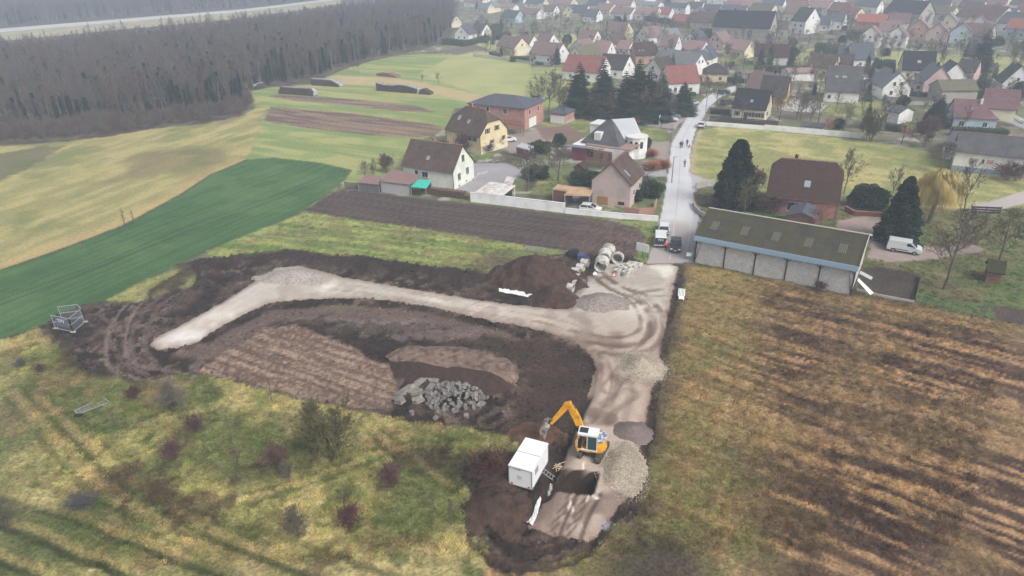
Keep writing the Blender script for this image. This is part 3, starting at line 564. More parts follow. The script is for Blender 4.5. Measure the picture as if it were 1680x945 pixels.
# ------------------------------------------------------------------ vegetation builders
def rdir(rg, d, ang):
    d = Vector(d).normalized(); u = d.orthogonal().normalized(); v = d.cross(u); a = rg.uniform(0, 2*PI)
    return (d*math.cos(ang) + (u*math.cos(a)+v*math.sin(a))*math.sin(ang)).normalized()
def sliver(mb, p, d, L, w, rg):
    s = d.cross(Vector((rg.uniform(-1, 1), rg.uniform(-1, 1), rg.uniform(-1, 1)))).normalized()*w/2
    mb.add([p-s, p+s, p+d*L], [(0, 1, 2)])
def bare_tree(seed, h, spread=.55, trunk=.3, lean=0.0, nb=(9, 6, 4), tw=7, tww=.035, droop=0.0, r0=None, up=.35, multi=1):
    """leafless tree: tapered trunk, limbs, branches and thin twigs; returns (trunk, crown) meshes data"""
    rg = random.Random(seed); T = MB(); K = MB(); r0 = r0 or h*.016
    for m_ in range(multi):
        d = rdir(rg, (lean, 0, 1), .05 if multi == 1 else rg.uniform(.1, .45)); p = Vector((0, 0, -.2)) if multi == 1 else Vector((rg.uniform(-.2, .2)*multi*.3, rg.uniform(-.2, .2)*multi*.3, -.1))
        seg = 6; pts = [p]; H = h*rg.uniform(.8, 1)
        for i in range(seg):
            d = rdir(rg, d+Vector((0, 0, .15)), .09); pts.append(pts[-1]+d*H*.92/seg)
        rr = [r0*(1-.86*(i/seg))/(multi**.5) for i in range(seg+1)]
        for i in range(seg): T.cyl(pts[i], pts[i+1], rr[i], rr[i+1], 6 if multi == 1 else 4, caps=False)
        for b in range(nb[0]):
            t = trunk+(1-trunk)*((b+rg.random())/nb[0]); q = t*seg; i = min(int(q), seg-1); o = pts[i].lerp(pts[i+1], q-i)
            L = H*spread*(1.05-t*.75)*rg.uniform(.7, 1.15); bd = rdir(rg, (pts[i+1]-pts[i]).normalized(), rg.uniform(.6, 1.15)); bd.z = abs(bd.z)*.7+up*.4; bd.normalize()
            bp = [o]; dd = bd
            for k in range(3):
                dd = rdir(rg, dd+Vector((0, 0, up*.5-droop*k)), .22); bp.append(bp[-1]+dd*L/3)
            br = rr[i]*.5
            for k in range(3): K.cyl(bp[k], bp[k+1], br*(1-k*.28), br*(1-(k+1)*.28), 3, caps=False)
            for c in range(nb[1]):
                f = .25+.75*(c+rg.random())/nb[1]; k = min(int(f*3), 2); o2 = bp[k].lerp(bp[k+1], f*3-k); d2 = rdir(rg, (bp[k+1]-bp[k]).normalized()+Vector((0, 0, .25-droop)), rg.uniform(.4, .95)); L2 = L*.42*rg.uniform(.6, 1.2)
                e2 = o2+d2*L2; sliver(K, o2, d2, L2*1.05, max(br*.6, tww*1.3), rg)
                for e in range(nb[2]):
                    f2 = .2+.8*rg.random(); o3 = o2.lerp(e2, f2); d3 = rdir(rg, d2+Vector((0, 0, .2-droop*2)), rg.uniform(.3, .9)); L3 = L2*.55*rg.uniform(.6, 1.2); sliver(K, o3, d3, L3, tww, rg)
                    for g in range(tw):
                        f3 = rg.random(); o4 = o3+d3*L3*f3; d4 = rdir(rg, d3+Vector((0, 0, .1-droop*3)), rg.uniform(.3, 1.0)); sliver(K, o4, d4, L3*rg.uniform(.35, .7), tww*.75, rg)
    return T, K
def leafy(seed, n, shape, size, mbT=None, dirf=None, hole=.0, aspect=.6):
    """crown of many small leaf clumps; shape(rng) gives (point, outward direction)"""
    rg = random.Random(seed); K = MB()
    for i in range(n):
        p, o = shape(rg)
        if hole and fbm(np.array([p.x*1.1+seed]), np.array([p.z*1.1+p.y]), 1.0, seed, 2)[0] < hole: continue
        s = size*rg.uniform(.6, 1.3); a = rdir(rg, o, rg.uniform(.1, .8)); b = a.cross(Vector((rg.uniform(-1, 1), rg.uniform(-1, 1), rg.uniform(-1, 1)))).normalized()*s*aspect
        K.add([p-b*.5, p+b*.5, p+a*s+b*.15, p+a*s*.75-b*.4], [(0, 1, 2, 3)])
    return K
def cone_shape(h, r, z0=.05, pw=.8, lobes=7, seed=0, dens=2.2, tip=.0):
    def f(rg):
        while True:
            t = rg.random()**1.25; a = rg.uniform(0, 2*PI); R_ = r*((1-t)**pw+tip*t*0)*(1+.16*math.sin(lobes*a+seed+t*9)+.10*math.sin(t*38+a*2+seed))
            q = rg.random()**.35
            p = Vector((math.cos(a)*R_*q, math.sin(a)*R_*q, h*(z0+(1-z0)*t)-R_*q*.22))
            return p, Vector((math.cos(a), math.sin(a), .45 if rg.random() < .6 else -.2))
    return f
def spruce(seed, h, r, tiers=22, n=9, drop=.25):
    """open conifer with drooping whorled branches"""
    rg = random.Random(seed); T = MB(); K = MB(); T.cyl((0, 0, -.2), (0, 0, h*.97), h*.018, h*.002, 6, caps=False)
    for i in range(tiers):
        t = i/tiers; z = h*(.10+.88*t); R_ = r*(1-t)**.85*rg.uniform(.8, 1.12)
        for k in range(n if t < .7 else 6):
            a = rg.uniform(0, 2*PI); d = Vector((math.cos(a), math.sin(a), -drop*rg.uniform(.4, 1.3)+.25*t)); L = R_*rg.uniform(.65, 1.15)
            o = Vector((0, 0, z)); s = Vector((-math.sin(a), math.cos(a), 0))
            for j in range(7):
                f = .15+.85*(j+rg.random())/7; c = o+d*L*f; wd = L*.42*(1.15-f)+.16
                for sg in (-1, 1): K.add([c-s*.03*sg, c+d*.35*wd, c+s*sg*wd+d*wd*.8-Vector((0, 0, wd*.35)), c+s*sg*wd*.6], [(0, 1, 2, 3)])
            K.add([o+s*.04, o-s*.04, o+d*L*1.05], [(0, 1, 2)])
    return T, K
def dome_shape(rx, rz, zc, seed=0, lob=5, flat=1.0):
    def f(rg):
        a = rg.uniform(0, 2*PI); e = math.asin(rg.uniform(-.75, 1)); q = rg.random()**.3
        k = 1+.15*math.sin(lob*a+seed)*math.cos(e)+.12*math.sin(4*e+seed+a*3)
        d = Vector((math.cos(a)*math.cos(e), math.sin(a)*math.cos(e), math.sin(e)))
        return Vector((d.x*rx*k*q, d.y*rx*k*q, zc+d.z*rz*k*q)), d
    return f
BARK = plain('bark_grey', (0.115, 0.10, 0.085), .9, .3, 2.0)
BARKP = plain('bark_pale', (0.30, 0.28, 0.25), .9, .3, 1.0)
TWG = fold('twigs_grey_brown', S(98, 88, 82), S(116, 104, 88)); TWR = fold('twigs_reddish', S(96, 72, 72), S(112, 86, 82)); TWP = fold('twigs_purple_grey', S(108, 99, 102), S(90, 86, 88))
TWO = fold('twigs_olive', S(92, 90, 62), S(116, 108, 74)); TWL = fold('twigs_pale', S(132, 124, 108), S(98, 92, 76)); TWY = fold('willow_yellow', S(188, 164, 104), S(158, 144, 84)); TWB = fold('twigs_orange_brown', S(158, 112, 92), S(132, 96, 78))
IVY = fold('ivy_green', (0.035, 0.055, 0.028), (0.06, 0.075, 0.035)); CONE = fold('conifer_dark', (0.018, 0.035, 0.020), (0.035, 0.055, 0.028)); CONB = fold('conifer_blue_green', (0.025, 0.042, 0.035), (0.04, 0.058, 0.045))
HEDG = fold('hedge_green', (0.03, 0.05, 0.022), (0.055, 0.08, 0.035)); TWD = fold('twigs_dark_red', S(86, 58, 54), S(104, 76, 66)); TWN = fold('twigs_garden', S(126, 114, 100), S(108, 100, 84)); TWGR = fold('grasses_orange', S(186, 128, 96), S(160, 110, 84))
class Kind:
    def __init__(s, name, T, K, tm, km): s.name = name; s.tm = T.mesh(name+'_trunk', tm) if T and T.v else None; s.km = K.mesh(name+'_crown', km)
def plant(k, x, y, sc_, rz, label, cat='tree', group=None, name='bare_tree', z=None, sz=None):
    e = empty(name, (x, y, gz(x, y) if z is None else z), rz, label, cat, group); e.scale = (sc_, sc_, sz or sc_)
    if k.tm: link(k.tm, 'trunk', e)
    link(k.km, 'crown' if k.tm else 'foliage', e); return e
def K_(name, args, km, tm=BARK): T, Kk = bare_tree(**args); return Kind(name, T, Kk, tm, km)
FT = [K_('ftree', dict(seed=s, h=10, spread=.38, trunk=.26, nb=(15, 6, 4), tw=4, tww=.06, up=.65, r0=.11), m, b) for s, m, b in ((1, TWP, BARKP), (2, TWG, BARK), (3, TWR, BARK), (4, TWP, BARK))]
GT_ = [K_('gtree', dict(seed=s, h=10, spread=.55, trunk=.22, nb=(13, 7, 4), tw=5, tww=.075, up=.5), m) for s, m in ((11, TWN), (12, TWP), (13, TWO), (14, TWN))]
SH = [K_('shrub', dict(seed=s, h=3, spread=.6, trunk=.08, nb=(7, 5, 4), tw=4, tww=.03, up=.6, multi=5, r0=.07), m) for s, m in ((21, TWR), (22, TWG), (23, TWD), (24, TWO), (25, TWP))]
def ivytree():
    T, K = bare_tree(31, 10, .28, .4, nb=(9, 4, 3), tw=3, tww=.05, up=.9, r0=.14); rg = random.Random(5)
    for i in range(1500):
        t = rg.random(); a = rg.uniform(0, 2*PI); r = .55*(1-t*.6)*rg.random()**.5+.1; p = Vector((math.cos(a)*r, math.sin(a)*r, .3+t*6.5)); d = Vector((math.cos(a), math.sin(a), .2)); b = d.cross(Vector((0, 0, 1)))*.16
        K.add([p-b, p+b, p+d*.3+Vector((0, 0, .1))], [(0, 1, 2)])
    return Kind('ivytree', T, K, BARK, IVY)
IV = ivytree()
# ------------------------------------------------------------------ the wood on the left
FOR = W([(-330, 250), (-60, 214), (0, 206), (90, 206), (180, 198), (260, 190), (330, 184), (392, 168), (404, 150), (440, 140), (510, 131), (560, 110), (610, 95), (660, 84), (700, 76), (730, 62), (742, 48), (745, 20), (700, 12), (560, 38), (300, 76), (0, 106), (-330, 140)])
rg = random.Random(7)
def inpoly(P, x, y): return sdf(np.array([x]), np.array([y]), P)[0]
def scatter(P, sp, seed, jit=.45):
    g = np.random.RandomState(seed); x0, y0 = P.min(0); x1, y1 = P.max(0); gx, gy = np.meshgrid(np.arange(x0, x1, sp), np.arange(y0, y1, sp))
    gx = gx.ravel()+g.uniform(-jit, jit, gx.size)*sp; gy = gy.ravel()+g.uniform(-jit, jit, gy.size)*sp; s = sdf(gx, gy, P); k = s < 0
    return gx[k], gy[k], -s[k], g
fx, fy, fd, g_ = scatter(FOR, 3.3, 5)
front = W([(-330, 250), (-60, 214), (0, 206), (90, 206), (180, 198), (260, 190), (330, 184), (392, 168), (404, 150), (440, 140), (510, 131), (560, 110), (610, 95), (660, 84), (700, 76), (730, 62), (742, 48)])
fdist = sdl(fx, fy, front)[0]; order = np.argsort(fdist)
vis = [i for i in order if -PW*.02 < 1][:0]
def infront(i): return abs(fx[i]) < 0.80*fy[i]+4
order = [i for i in order if infront(i)]
ftr = []
for n_, i in enumerate(order[:240]):
    kd = IV if rg.random() < .3 else FT[rg.randrange(4)]; s = rg.uniform(.95, 1.5)*(.85 if fdist[i] < 3 else 1.0)
    lab = {0: 'slender bare tree with pale trunk in the front rows of the wood'}.get(0)
    if kd is not IV and kd is not FT[0]: lab = {1: 'grey brown twiggy bare tree', 2: 'reddish twigged bare tree', 3: 'purplish grey bare tree'}[FT.index(kd)]+' in the front rows of the wood'
    if kd is IV: lab = 'ivy covered dark trunk tree in the front rows of the wood'
    plant(kd, fx[i], fy[i], s, rg.uniform(0, 6.28), lab, 'tree', 'trees along the edge of the wood', 'bare_tree' if kd is not IV else 'ivy_tree')
def instancer(name, pts, kinds, mats_rand=True, **tags):
    """far wood that reads as one mass: points carrying tree instances through geometry nodes"""
    cols = tags.pop('cols', None); me = D.meshes.new(name); me.vertices.add(len(pts)); me.vertices.foreach_set('co', np.array([p[:3] for p in pts], np.float32).ravel())
    if cols is not None: a = me.attributes.new('Col', 'FLOAT_COLOR', 'POINT'); a.data.foreach_set('color', np.concatenate([np.array(cols), np.ones((len(cols), 1))], 1).astype(np.float32).ravel())
    for nm, j in (('sca', 3), ('rot', 4)):
        a = me.attributes.new(nm, 'FLOAT', 'POINT'); a.data.foreach_set('value', np.array([p[j] for p in pts], np.float32))
    a = me.attributes.new('idx', 'INT', 'POINT'); a.data.foreach_set('value', np.array([p[5] for p in pts], np.int32))
    o = link(me, name, **tags); g = D.node_groups.new(name+'_nodes', 'GeometryNodeTree'); g.interface.new_socket('Geometry', in_out='INPUT', socket_type='NodeSocketGeometry'); g.interface.new_socket('Geometry', in_out='OUTPUT', socket_type='NodeSocketGeometry')
    n = g.nodes; gi = n.new('NodeGroupInput'); go = n.new('NodeGroupOutput'); jn = n.new('GeometryNodeJoinGeometry')
    ai = n.new('GeometryNodeInputNamedAttribute'); ai.data_type = 'INT'; ai.inputs['Name'].default_value = 'idx'
    asx = n.new('GeometryNodeInputNamedAttribute'); asx.data_type = 'FLOAT'; asx.inputs['Name'].default_value = 'sca'
    ar = n.new('GeometryNodeInputNamedAttribute'); ar.data_type = 'FLOAT'; ar.inputs['Name'].default_value = 'rot'
    cx = n.new('ShaderNodeCombineXYZ'); g.links.new(ar.outputs[0], cx.inputs[2])
    for k, ob in enumerate(kinds):
        cmp = n.new('FunctionNodeCompare'); cmp.data_type = 'INT'; cmp.operation = 'EQUAL'; g.links.new(ai.outputs[0], cmp.inputs[2]); cmp.inputs[3].default_value = k
        oi = n.new('GeometryNodeObjectInfo'); oi.inputs['Object'].default_value = ob; oi.inputs['As Instance'].default_value = True
        ip = n.new('GeometryNodeInstanceOnPoints'); g.links.new(gi.outputs[0], ip.inputs['Points']); g.links.new(cmp.outputs[0], ip.inputs['Selection']); g.links.new(oi.outputs['Geometry'], ip.inputs['Instance'])
        g.links.new(cx.outputs[0], ip.inputs['Rotation']); g.links.new(asx.outputs[0], ip.inputs['Scale']); g.links.new(ip.outputs[0], jn.inputs[0])
    g.links.new(jn.outputs[0], go.inputs[0]); md = o.modifiers.new('instances', 'NODES'); md.node_group = g; return o
proto = D.collections.new('prototypes')
def protoobj(k):
    T = k.tm; b = bpy.data.meshes.new(k.name+'_whole'); vs = []; fs = []; mi = []; me2 = [k.km] + ([k.tm] if k.tm else [])
    for j, m_ in enumerate(me2):
        o_ = len(vs); vs += [tuple(v.co) for v in m_.vertices]; fs += [tuple(i+o_ for i in p.vertices) for p in m_.polygons]; mi += [j]*len(m_.polygons)
    b.from_pydata(vs, [], fs)
    for m_ in me2: b.materials.append(m_.materials[0])
    b.polygons.foreach_set('material_index', mi); ob = D.objects.new(k.name+'_whole', b); proto.objects.link(ob); return ob
PO = {k.name+str(i): protoobj(k) for i, k in enumerate(FT+[IV]+SH)}
pol = list(PO.values())
pts = [(fx[i], fy[i], 0, rg.uniform(.9, 1.55), rg.uniform(0, 6.28), 4 if rg.random() < .30 else rg.randrange(4)) for i in order[240:]]
instancer('bare_wood', pts, pol[:5], kind='stuff')
# wood beyond the canal path
F2 = W([(-330, 74), (0, 44), (200, 28), (400, 12), (520, 2), (700, -26), (600, -44), (0, -34), (-330, -20)])
fx2, fy2, _, _ = scatter(F2, 6.0, 6)
instancer('distant_wood', [(a, b, 0, rg.uniform(1.1, 1.7), rg.uniform(0, 6.28), 4 if rg.random() < .2 else rg.randrange(4)) for a, b in zip(fx2, fy2) if abs(a) < .8*b+5], pol[:5], kind='stuff')
# shrub belt in front of the wood
SB = W([(-200, 250), (0, 232), (90, 228), (180, 220), (262, 206), (330, 200), (400, 187), (413, 168), (404, 158), (396, 168), (330, 186), (262, 192), (180, 200), (90, 208), (0, 208), (-200, 224)])
sx, sy, sdst, _ = scatter(SB, 2.3, 9); so2 = np.argsort(sy); cnt = 0; rest = []
for i in so2:
    if abs(sx[i]) > .8*sy[i]+3: continue
    if cnt < 170 and rg.random() < .6:
        cnt += 1; t = rg.choice((0, 0, 2, 1, 4)); plant(SH[t], sx[i], sy[i], rg.uniform(.8, 1.45), rg.uniform(0, 6.28), ('dense reddish brown thicket shrub' if t in (0, 2) else 'dense grey brown thicket shrub')+' in the belt before the wood', 'shrub', 'shrubs along the foot of the wood', 'thicket_shrub')
    else: rest.append((sx[i], sy[i], 0, rg.uniform(.8, 1.5), rg.uniform(0, 6.28), rg.choice((0, 1, 2, 4))))
instancer('shrub_belt', rest, pol[5:10], kind='stuff')
# ------------------------------------------------------------------ houses
ROOFS = dict(brown=tilemat('tiles_brown', S(84, 68, 66), S(106, 84, 78), S(116, 102, 90)), dark=tilemat('tiles_dark', S(66, 60, 62), S(84, 76, 78), S(96, 88, 84)), black=tilemat('tiles_black', S(48, 46, 52), S(60, 58, 64)),
    red=tilemat('tiles_red', S(146, 88, 84), S(168, 106, 98), S(150, 112, 104)), pink=tilemat('tiles_pinkish', S(146, 120, 118), S(162, 136, 132), S(134, 114, 110)), maroon=tilemat('tiles_maroon', S(76, 52, 48), S(98, 66, 60), S(70, 64, 50)),
    purple=tilemat('tiles_purple', S(120, 88, 92), S(136, 102, 104), S(140, 112, 108)), slate=tilemat('tiles_slate', S(96, 100, 112), S(112, 116, 126)), grey=tilemat('tiles_grey', S(140, 142, 146), S(160, 162, 164)), olive=tilemat('tiles_mossy_grey', S(112, 106, 96), S(132, 122, 104), S(112, 112, 74), mossamt=.8),
    orange=tilemat('tiles_orange', S(184, 108, 88), S(200, 128, 104)), rose=tilemat('tiles_rose', S(172, 140, 136), S(188, 156, 150)), darkgrey=tilemat('tiles_dark_grey', S(84, 86, 92), S(100, 102, 108), S(110, 108, 104)))
def wl(n, c, d=None): return plain('render_'+n, c, .85, .07, 1.2, spec=.15, dirt=d or tuple(x*.82 for x in c), dscale=.35)
WALLS = dict(white=wl('white', (.82, .81, .79)), mint=wl('pale_green', (.74, .78, .68)), yellow=wl('pale_yellow', (.74, .62, .38)), cream=wl('cream', (.75, .68, .50)), pink=wl('pink', (.60, .44, .40)), pinkbeige=wl('pink_beige', (.52, .42, .39)), salmon=wl('salmon', (.50, .24, .22)), orange=wl('orange', (.62, .40, .17)),
    brick=plain('orange_brick', (.46, .25, .20), .9, .15, 4, dirt=(.38, .20, .16)), stone=wl('grey_stone', (.40, .37, .33)), blue=wl('pale_blue', (.48, .58, .64)), rose=wl('rose', (.62, .45, .44)), grey=wl('grey', (.42, .42, .42)), orangeb=wl('apricot', (.60, .38, .28)), wood=plain('brown_timber', (.20, .11, .07), .8, .25), red=wl('dark_red', (.22, .06, .07)), dark=wl('dark_grey', (.10, .10, .11)), lightblue=wl('blue_grey', (.30, .38, .44)))
RN = dict(brown='brown', dark='dark brown', black='black', red='red', pink='pinkish brown', maroon='maroon', purple='purple brown', slate='blue grey', grey='light grey', olive='mossy grey', orange='orange', rose='pale pink', darkgrey='dark grey')
WN = dict(white='white', mint='pale green', yellow='yellow', cream='cream', pink='pink', pinkbeige='beige pink', salmon='salmon', orange='orange', brick='brick', stone='stone', blue='pale blue', rose='rose', grey='grey', orangeb='apricot', wood='timber', red='red', dark='dark', lightblue='blue grey')
GUT = plain('gutter_brown', (.14, .09, .07), .5, .1); SHUT = plain('shutter_brown', (.10, .055, .04), .7, .15); RIDGE = plain('ridge_caps', S(140, 108, 98), .85, .3, 3)
CHIM = plain('chimney_render', S(150, 120, 108), .9, .2); CHIMD = plain('chimney_dark', S(66, 50, 46), .9, .2); GARW = plain('garage_door_white', (.74, .74, .73), .5, .05); GARB = plain('garage_door_ochre', S(168, 128, 78), .7, .12)
def uvroof(co, n):
    h = math.hypot(n.x, n.y)
    if h < .02: return (co.x, co.y)
    u = (-n.y*co.x+n.x*co.y)/h; return (u, co.z/h)
_wc = {}
def winmesh(w, h, sh, style):
    k = (round(w, 1), round(h, 1), sh, style)
    if k not in _wc:
        a = MB(); t = .07
        for c, d in (((-w/2, 0, 0), (t, .10, h)), ((w/2, 0, 0), (t, .10, h)), ((0, 0, h/2), (w+t, .10, t)), ((0, -.04, -h/2), (w+t+.1, .18, t))): a.box(c, d)
        if w > .9: a.box((0, 0, 0), (t*.7, .07, h))
        s = MB()
        if sh:
            for x in (-1, 1): s.box((x*(w/2+w*.27), -.02, 0), (w*.48, .06, h))
        p = MB(); p.box((0, .01, 0), (w-.02, .05, h-.02))
        _wc[k] = (a.mesh('window', WHITE), s.mesh('shutter', SHUT) if sh else None, p.mesh('pane', {'g': GLASS, 'b': plain('blind_beige', (.48, .42, .38), .7, .1), 'r': plain('blind_rose', (.52, .30, .27), .7, .1), 'w': WHITE}[style]))
    return _wc[k]
def roofgeo(x0, x1, w, he, hr, ov, og, e0, e1, hc0, hc1, th=.17, lift=.10):
    tan = (hr-he)/(w/2); ze = he-ov*tan; yo = w/2+ov; mb = MB()
    def end(x, e, hc, sg):
        if e <= 0: return [(x+sg*og, 0, hr)], x+sg*og, None
        yc = (hr-hc)/(hr-he)*(w/2) if hc > he+.01 else None; return None, x, yc
    def side(x, e, hc, sg):
        if e <= 0: xe = x+sg*og; return dict(E=xe, G=None, R=(xe, 0, hr))
        if hc <= he+.01: xe = x+sg*ov; return dict(E=xe, G=None, R=(x-sg*e, 0, hr), full=True)
        yc = (hr-hc)/(hr-he)*(w/2); xe = x+sg*og; return dict(E=xe, G=(xe, yc, hc), R=(x-sg*e, 0, hr))
    A = side(x0, e0, hc0, -1); B = side(x1, e1, hc1, 1)
    loop = [(A['E'], -yo, ze), (B['E'], -yo, ze)]
    if B['G']: loop += [(B['G'][0], -B['G'][1], B['G'][2]), (B['G'][0], B['G'][1], B['G'][2])]
    elif not B.get('full'): loop += [B['R']]
    loop += [(B['E'], yo, ze), (A['E'], yo, ze)]
    if A['G']: loop += [(A['G'][0], A['G'][1], A['G'][2]), (A['G'][0], -A['G'][1], A['G'][2])]
    elif not A.get('full'): loop += [A['R']]
    V = list(loop); ix = {}
    def vi(p):
        p = tuple(round(c, 5) for c in p)
        for i, q in enumerate(V):
            if all(abs(a-b) < 1e-4 for a, b in zip(p, q)): return i
        V.append(p); return len(V)-1
    ra, rb = vi(A['R']), vi(B['R']); e = lambda S_, s: vi((S_['E'], s*yo, ze)); gg = lambda S_, s: vi((S_['G'][0], s*S_['G'][1], S_['G'][2]))
    F = []
    F.append([e(A, -1), e(B, -1)]+([gg(B, -1)] if B['G'] else [])+[rb, ra]+([gg(A, -1)] if A['G'] else []))
    F.append([e(B, 1), e(A, 1)]+([gg(A, 1)] if A['G'] else [])+[ra, rb]+([gg(B, 1)] if B['G'] else []))
    if B['G']: F.append([gg(B, -1), gg(B, 1), rb])
    elif B.get('full'): F.append([e(B, -1), e(B, 1), rb])
    if A['G']: F.append([gg(A, 1), gg(A, -1), ra])
    elif A.get('full'): F.append([e(A, 1), e(A, -1), ra])
    n = len(V); V2 = [(p[0], p[1], p[2]+lift) for p in V]+[(p[0], p[1], p[2]+lift-th) for p in V]
    fs = [tuple(f) for f in F]+[tuple(i+n for i in reversed(f)) for f in F]+[(i, i+n, (i+1) % len(loop)+n, (i+1) % len(loop)) for i in range(len(loop))]
    mb.add(V2, fs); return mb, A['R'], B['R']
def house(label, e0, e1, he, w, hr, roof, wall, s=(), n=(), a=(), b=(), hip=(0, 0), hc=(0, 0), ch=(), sky_=(), ov=.35, og=.25, base=None, basec=None, cat='house', name='house', group=None, near=True, doors=(), ridgecap=False, gut=False, P=None, sh=0, roofname='roof'):
    """body lies on the left of the eave line e0->e1 (photo points at eave height)"""
    A = gp(*e0, he) if P is None else Vector((*P[0], he)); B = gp(*e1, he) if P is None else Vector((*P[1], he)); L_ = (B-A).length; d = (B-A).normalized(); ang = math.atan2(d.y, d.x); nn = Vector((-d.y, d.x, 0))
    c = (A+B)/2+nn*w/2; c.z = 0; t = empty(name, c, ang, label, cat, group); x0, x1 = -L_/2+og, L_/2-og; y0 = -w/2+ov; wi = w-2*ov; hi = he+(hr-he)*(ov/(w/2))
    mb = MB(); zb = -.4
    def gab(hc_, e): 
        if e > 0 and hc_ <= he+.01: return [(-wi/2, zb), (wi/2, zb), (wi/2, hi-.05), (-wi/2, hi-.05)]
        if e > 0: yc = (hr-hc_)/(hr-he)*(w/2); return [(-wi/2, zb), (wi/2, zb), (wi/2, hi-.05), (yc, hc_-.05), (-yc, hc_-.05), (-wi/2, hi-.05)]
        return [(-wi/2, zb), (wi/2, zb), (wi/2, hi-.05), (0, hr-.05), (-wi/2, hi-.05)]
    ga, gb = gab(hc[0], hip[0]), gab(hc[1], hip[1])
    va = [(x0, y, z) for y, z in ga]; vb = [(x1, y, z) for y, z in gb]; na, nb_ = len(va), len(vb)
    mb.add(va, [tuple(reversed(range(na)))]); mb.add(vb, [tuple(range(nb_))])
    mb.add([(x0, -wi/2, zb), (x1, -wi/2, zb), (x1, -wi/2, hi-.05), (x0, -wi/2, hi-.05), (x0, wi/2, zb), (x1, wi/2, zb), (x1, wi/2, hi-.05), (x0, wi/2, hi-.05)], [(0, 1, 2, 3), (5, 4, 7, 6)])
    wo = mb.build('wall', WALLS[wall], t)
    if base:
        m2 = MB(); m2.slab([(x0-.03, -wi/2-.03), (x1+.03, -wi/2-.03), (x1+.03, wi/2+.03), (x0-.03, wi/2+.03)], zb, base); m2.build('plinth', WALLS[basec or 'grey'], t)
    rm, RA, RB = roofgeo(x0 if hip[0] else x0, x1, wi, hi, hr, ov, og, hip[0], hip[1], hc[0], hc[1])
    ro = rm.build(roofname, ROOFS[roof] if isinstance(roof, str) else roof, t, uv=uvroof)
    if ridgecap:
        m3 = MB(); k = int(abs(RB[0]-RA[0])/.4)
        for i in range(k): x = RA[0]+(i+.5)*(RB[0]-RA[0])/k; m3.cyl((x-.22, 0, hr+.12), (x+.2, 0, hr+.10), .15, .12, 6)
        m3.build('ridge_cap', RIDGE, ro)
    if gut:
        m3 = MB()
        for sg in (-1, 1): m3.cyl((-L_/2, sg*(w/2+.06), he+.02), (L_/2, sg*(w/2+.06), he+.02), .08, n=6)
        m3.build('gutter', GUT, t); m3 = MB()
        for x, sg in ((x0-.06, -1), (x1+.06, -1)): m3.cyl((x, sg*(wi/2+.05), 0), (x, sg*(wi/2+.05), he), .06, n=5)
        m3.build('downpipe', GUT, t)
    for sd, lst in (('s', s), ('n', n), ('a', a), ('b', b)):
        for q in lst:
            tt, z, ww, hh = q[:4]; st = q[4] if len(q) > 4 else 'g'; fr, shm, pn = winmesh(ww, hh, sh, st)
            if sd == 's': loc, rz = (x0+(x1-x0)*tt, -wi/2-.02, z), 0
            elif sd == 'n': loc, rz = (x0+(x1-x0)*tt, wi/2+.02, z), PI
            elif sd == 'a': loc, rz = (x0-.02, -wi/2+wi*tt, z), -PI/2
            else: loc, rz = (x1+.02, -wi/2+wi*tt, z), PI/2
            wnd = link(fr, 'window', t, loc, rz); link(pn, 'pane', wnd)
            if shm: link(shm, 'shutter', wnd)
    for sd, tt, ww, hh, m_, nm in doors:
        m3 = MB(); m3.box((0, 0, 0), (ww, .12, hh))
        if nm == 'garage_door':
            for k in range(1, 5): m3.box((0, -.065, -hh/2+hh*k/5), (ww-.1, .03, .05))
        if sd == 's': loc, rz = (x0+(x1-x0)*tt, -wi/2-.02, hh/2), 0
        elif sd == 'n': loc, rz = (x0+(x1-x0)*tt, wi/2+.02, hh/2), PI
        elif sd == 'a': loc, rz = (x0-.02, -wi/2+wi*tt, hh/2), -PI/2
        else: loc, rz = (x1+.02, -wi/2+wi*tt, hh/2), PI/2
        m3.build(nm, m_, t, loc=loc, rz=rz)
    tanr = (hr-hi)/(wi/2)
    for tt, yy, up, m_ in ch:
        x = x0+(x1-x0)*tt; zs = hr-abs(yy)*tanr; m3 = MB(); m3.box((x, yy, (zs-.6+hr+up)/2), (.55, .5, hr+up-zs+.6)); m3.box((x, yy, hr+up+.04), (.68, .62, .1)); m3.cyl((x-.12, yy, hr+up), (x-.12, yy, hr+up+.3), .09, n=6); m3.build('chimney', m_, ro)
    for tt, ss, ww, hh in sky_:
        x = x0+(x1-x0)*tt; y = -wi/2+wi/2*ss; z = hi+(hr-hi)*ss+.12; th = math.atan(tanr); m3 = MB(); T = Matrix.Translation((x, y, z)) @ Matrix.Rotation(th, 4, 'X')
        m3.box((0, 0, .03), (ww, hh, .08), T=T, mi=1); m3.box((0, 0, .05), (ww-.12, hh-.12, .08), T=T, mi=0); m3.build('skylight', [GLASSL, STEEL], ro)
    return t
W1 = (1.1, 1.25)
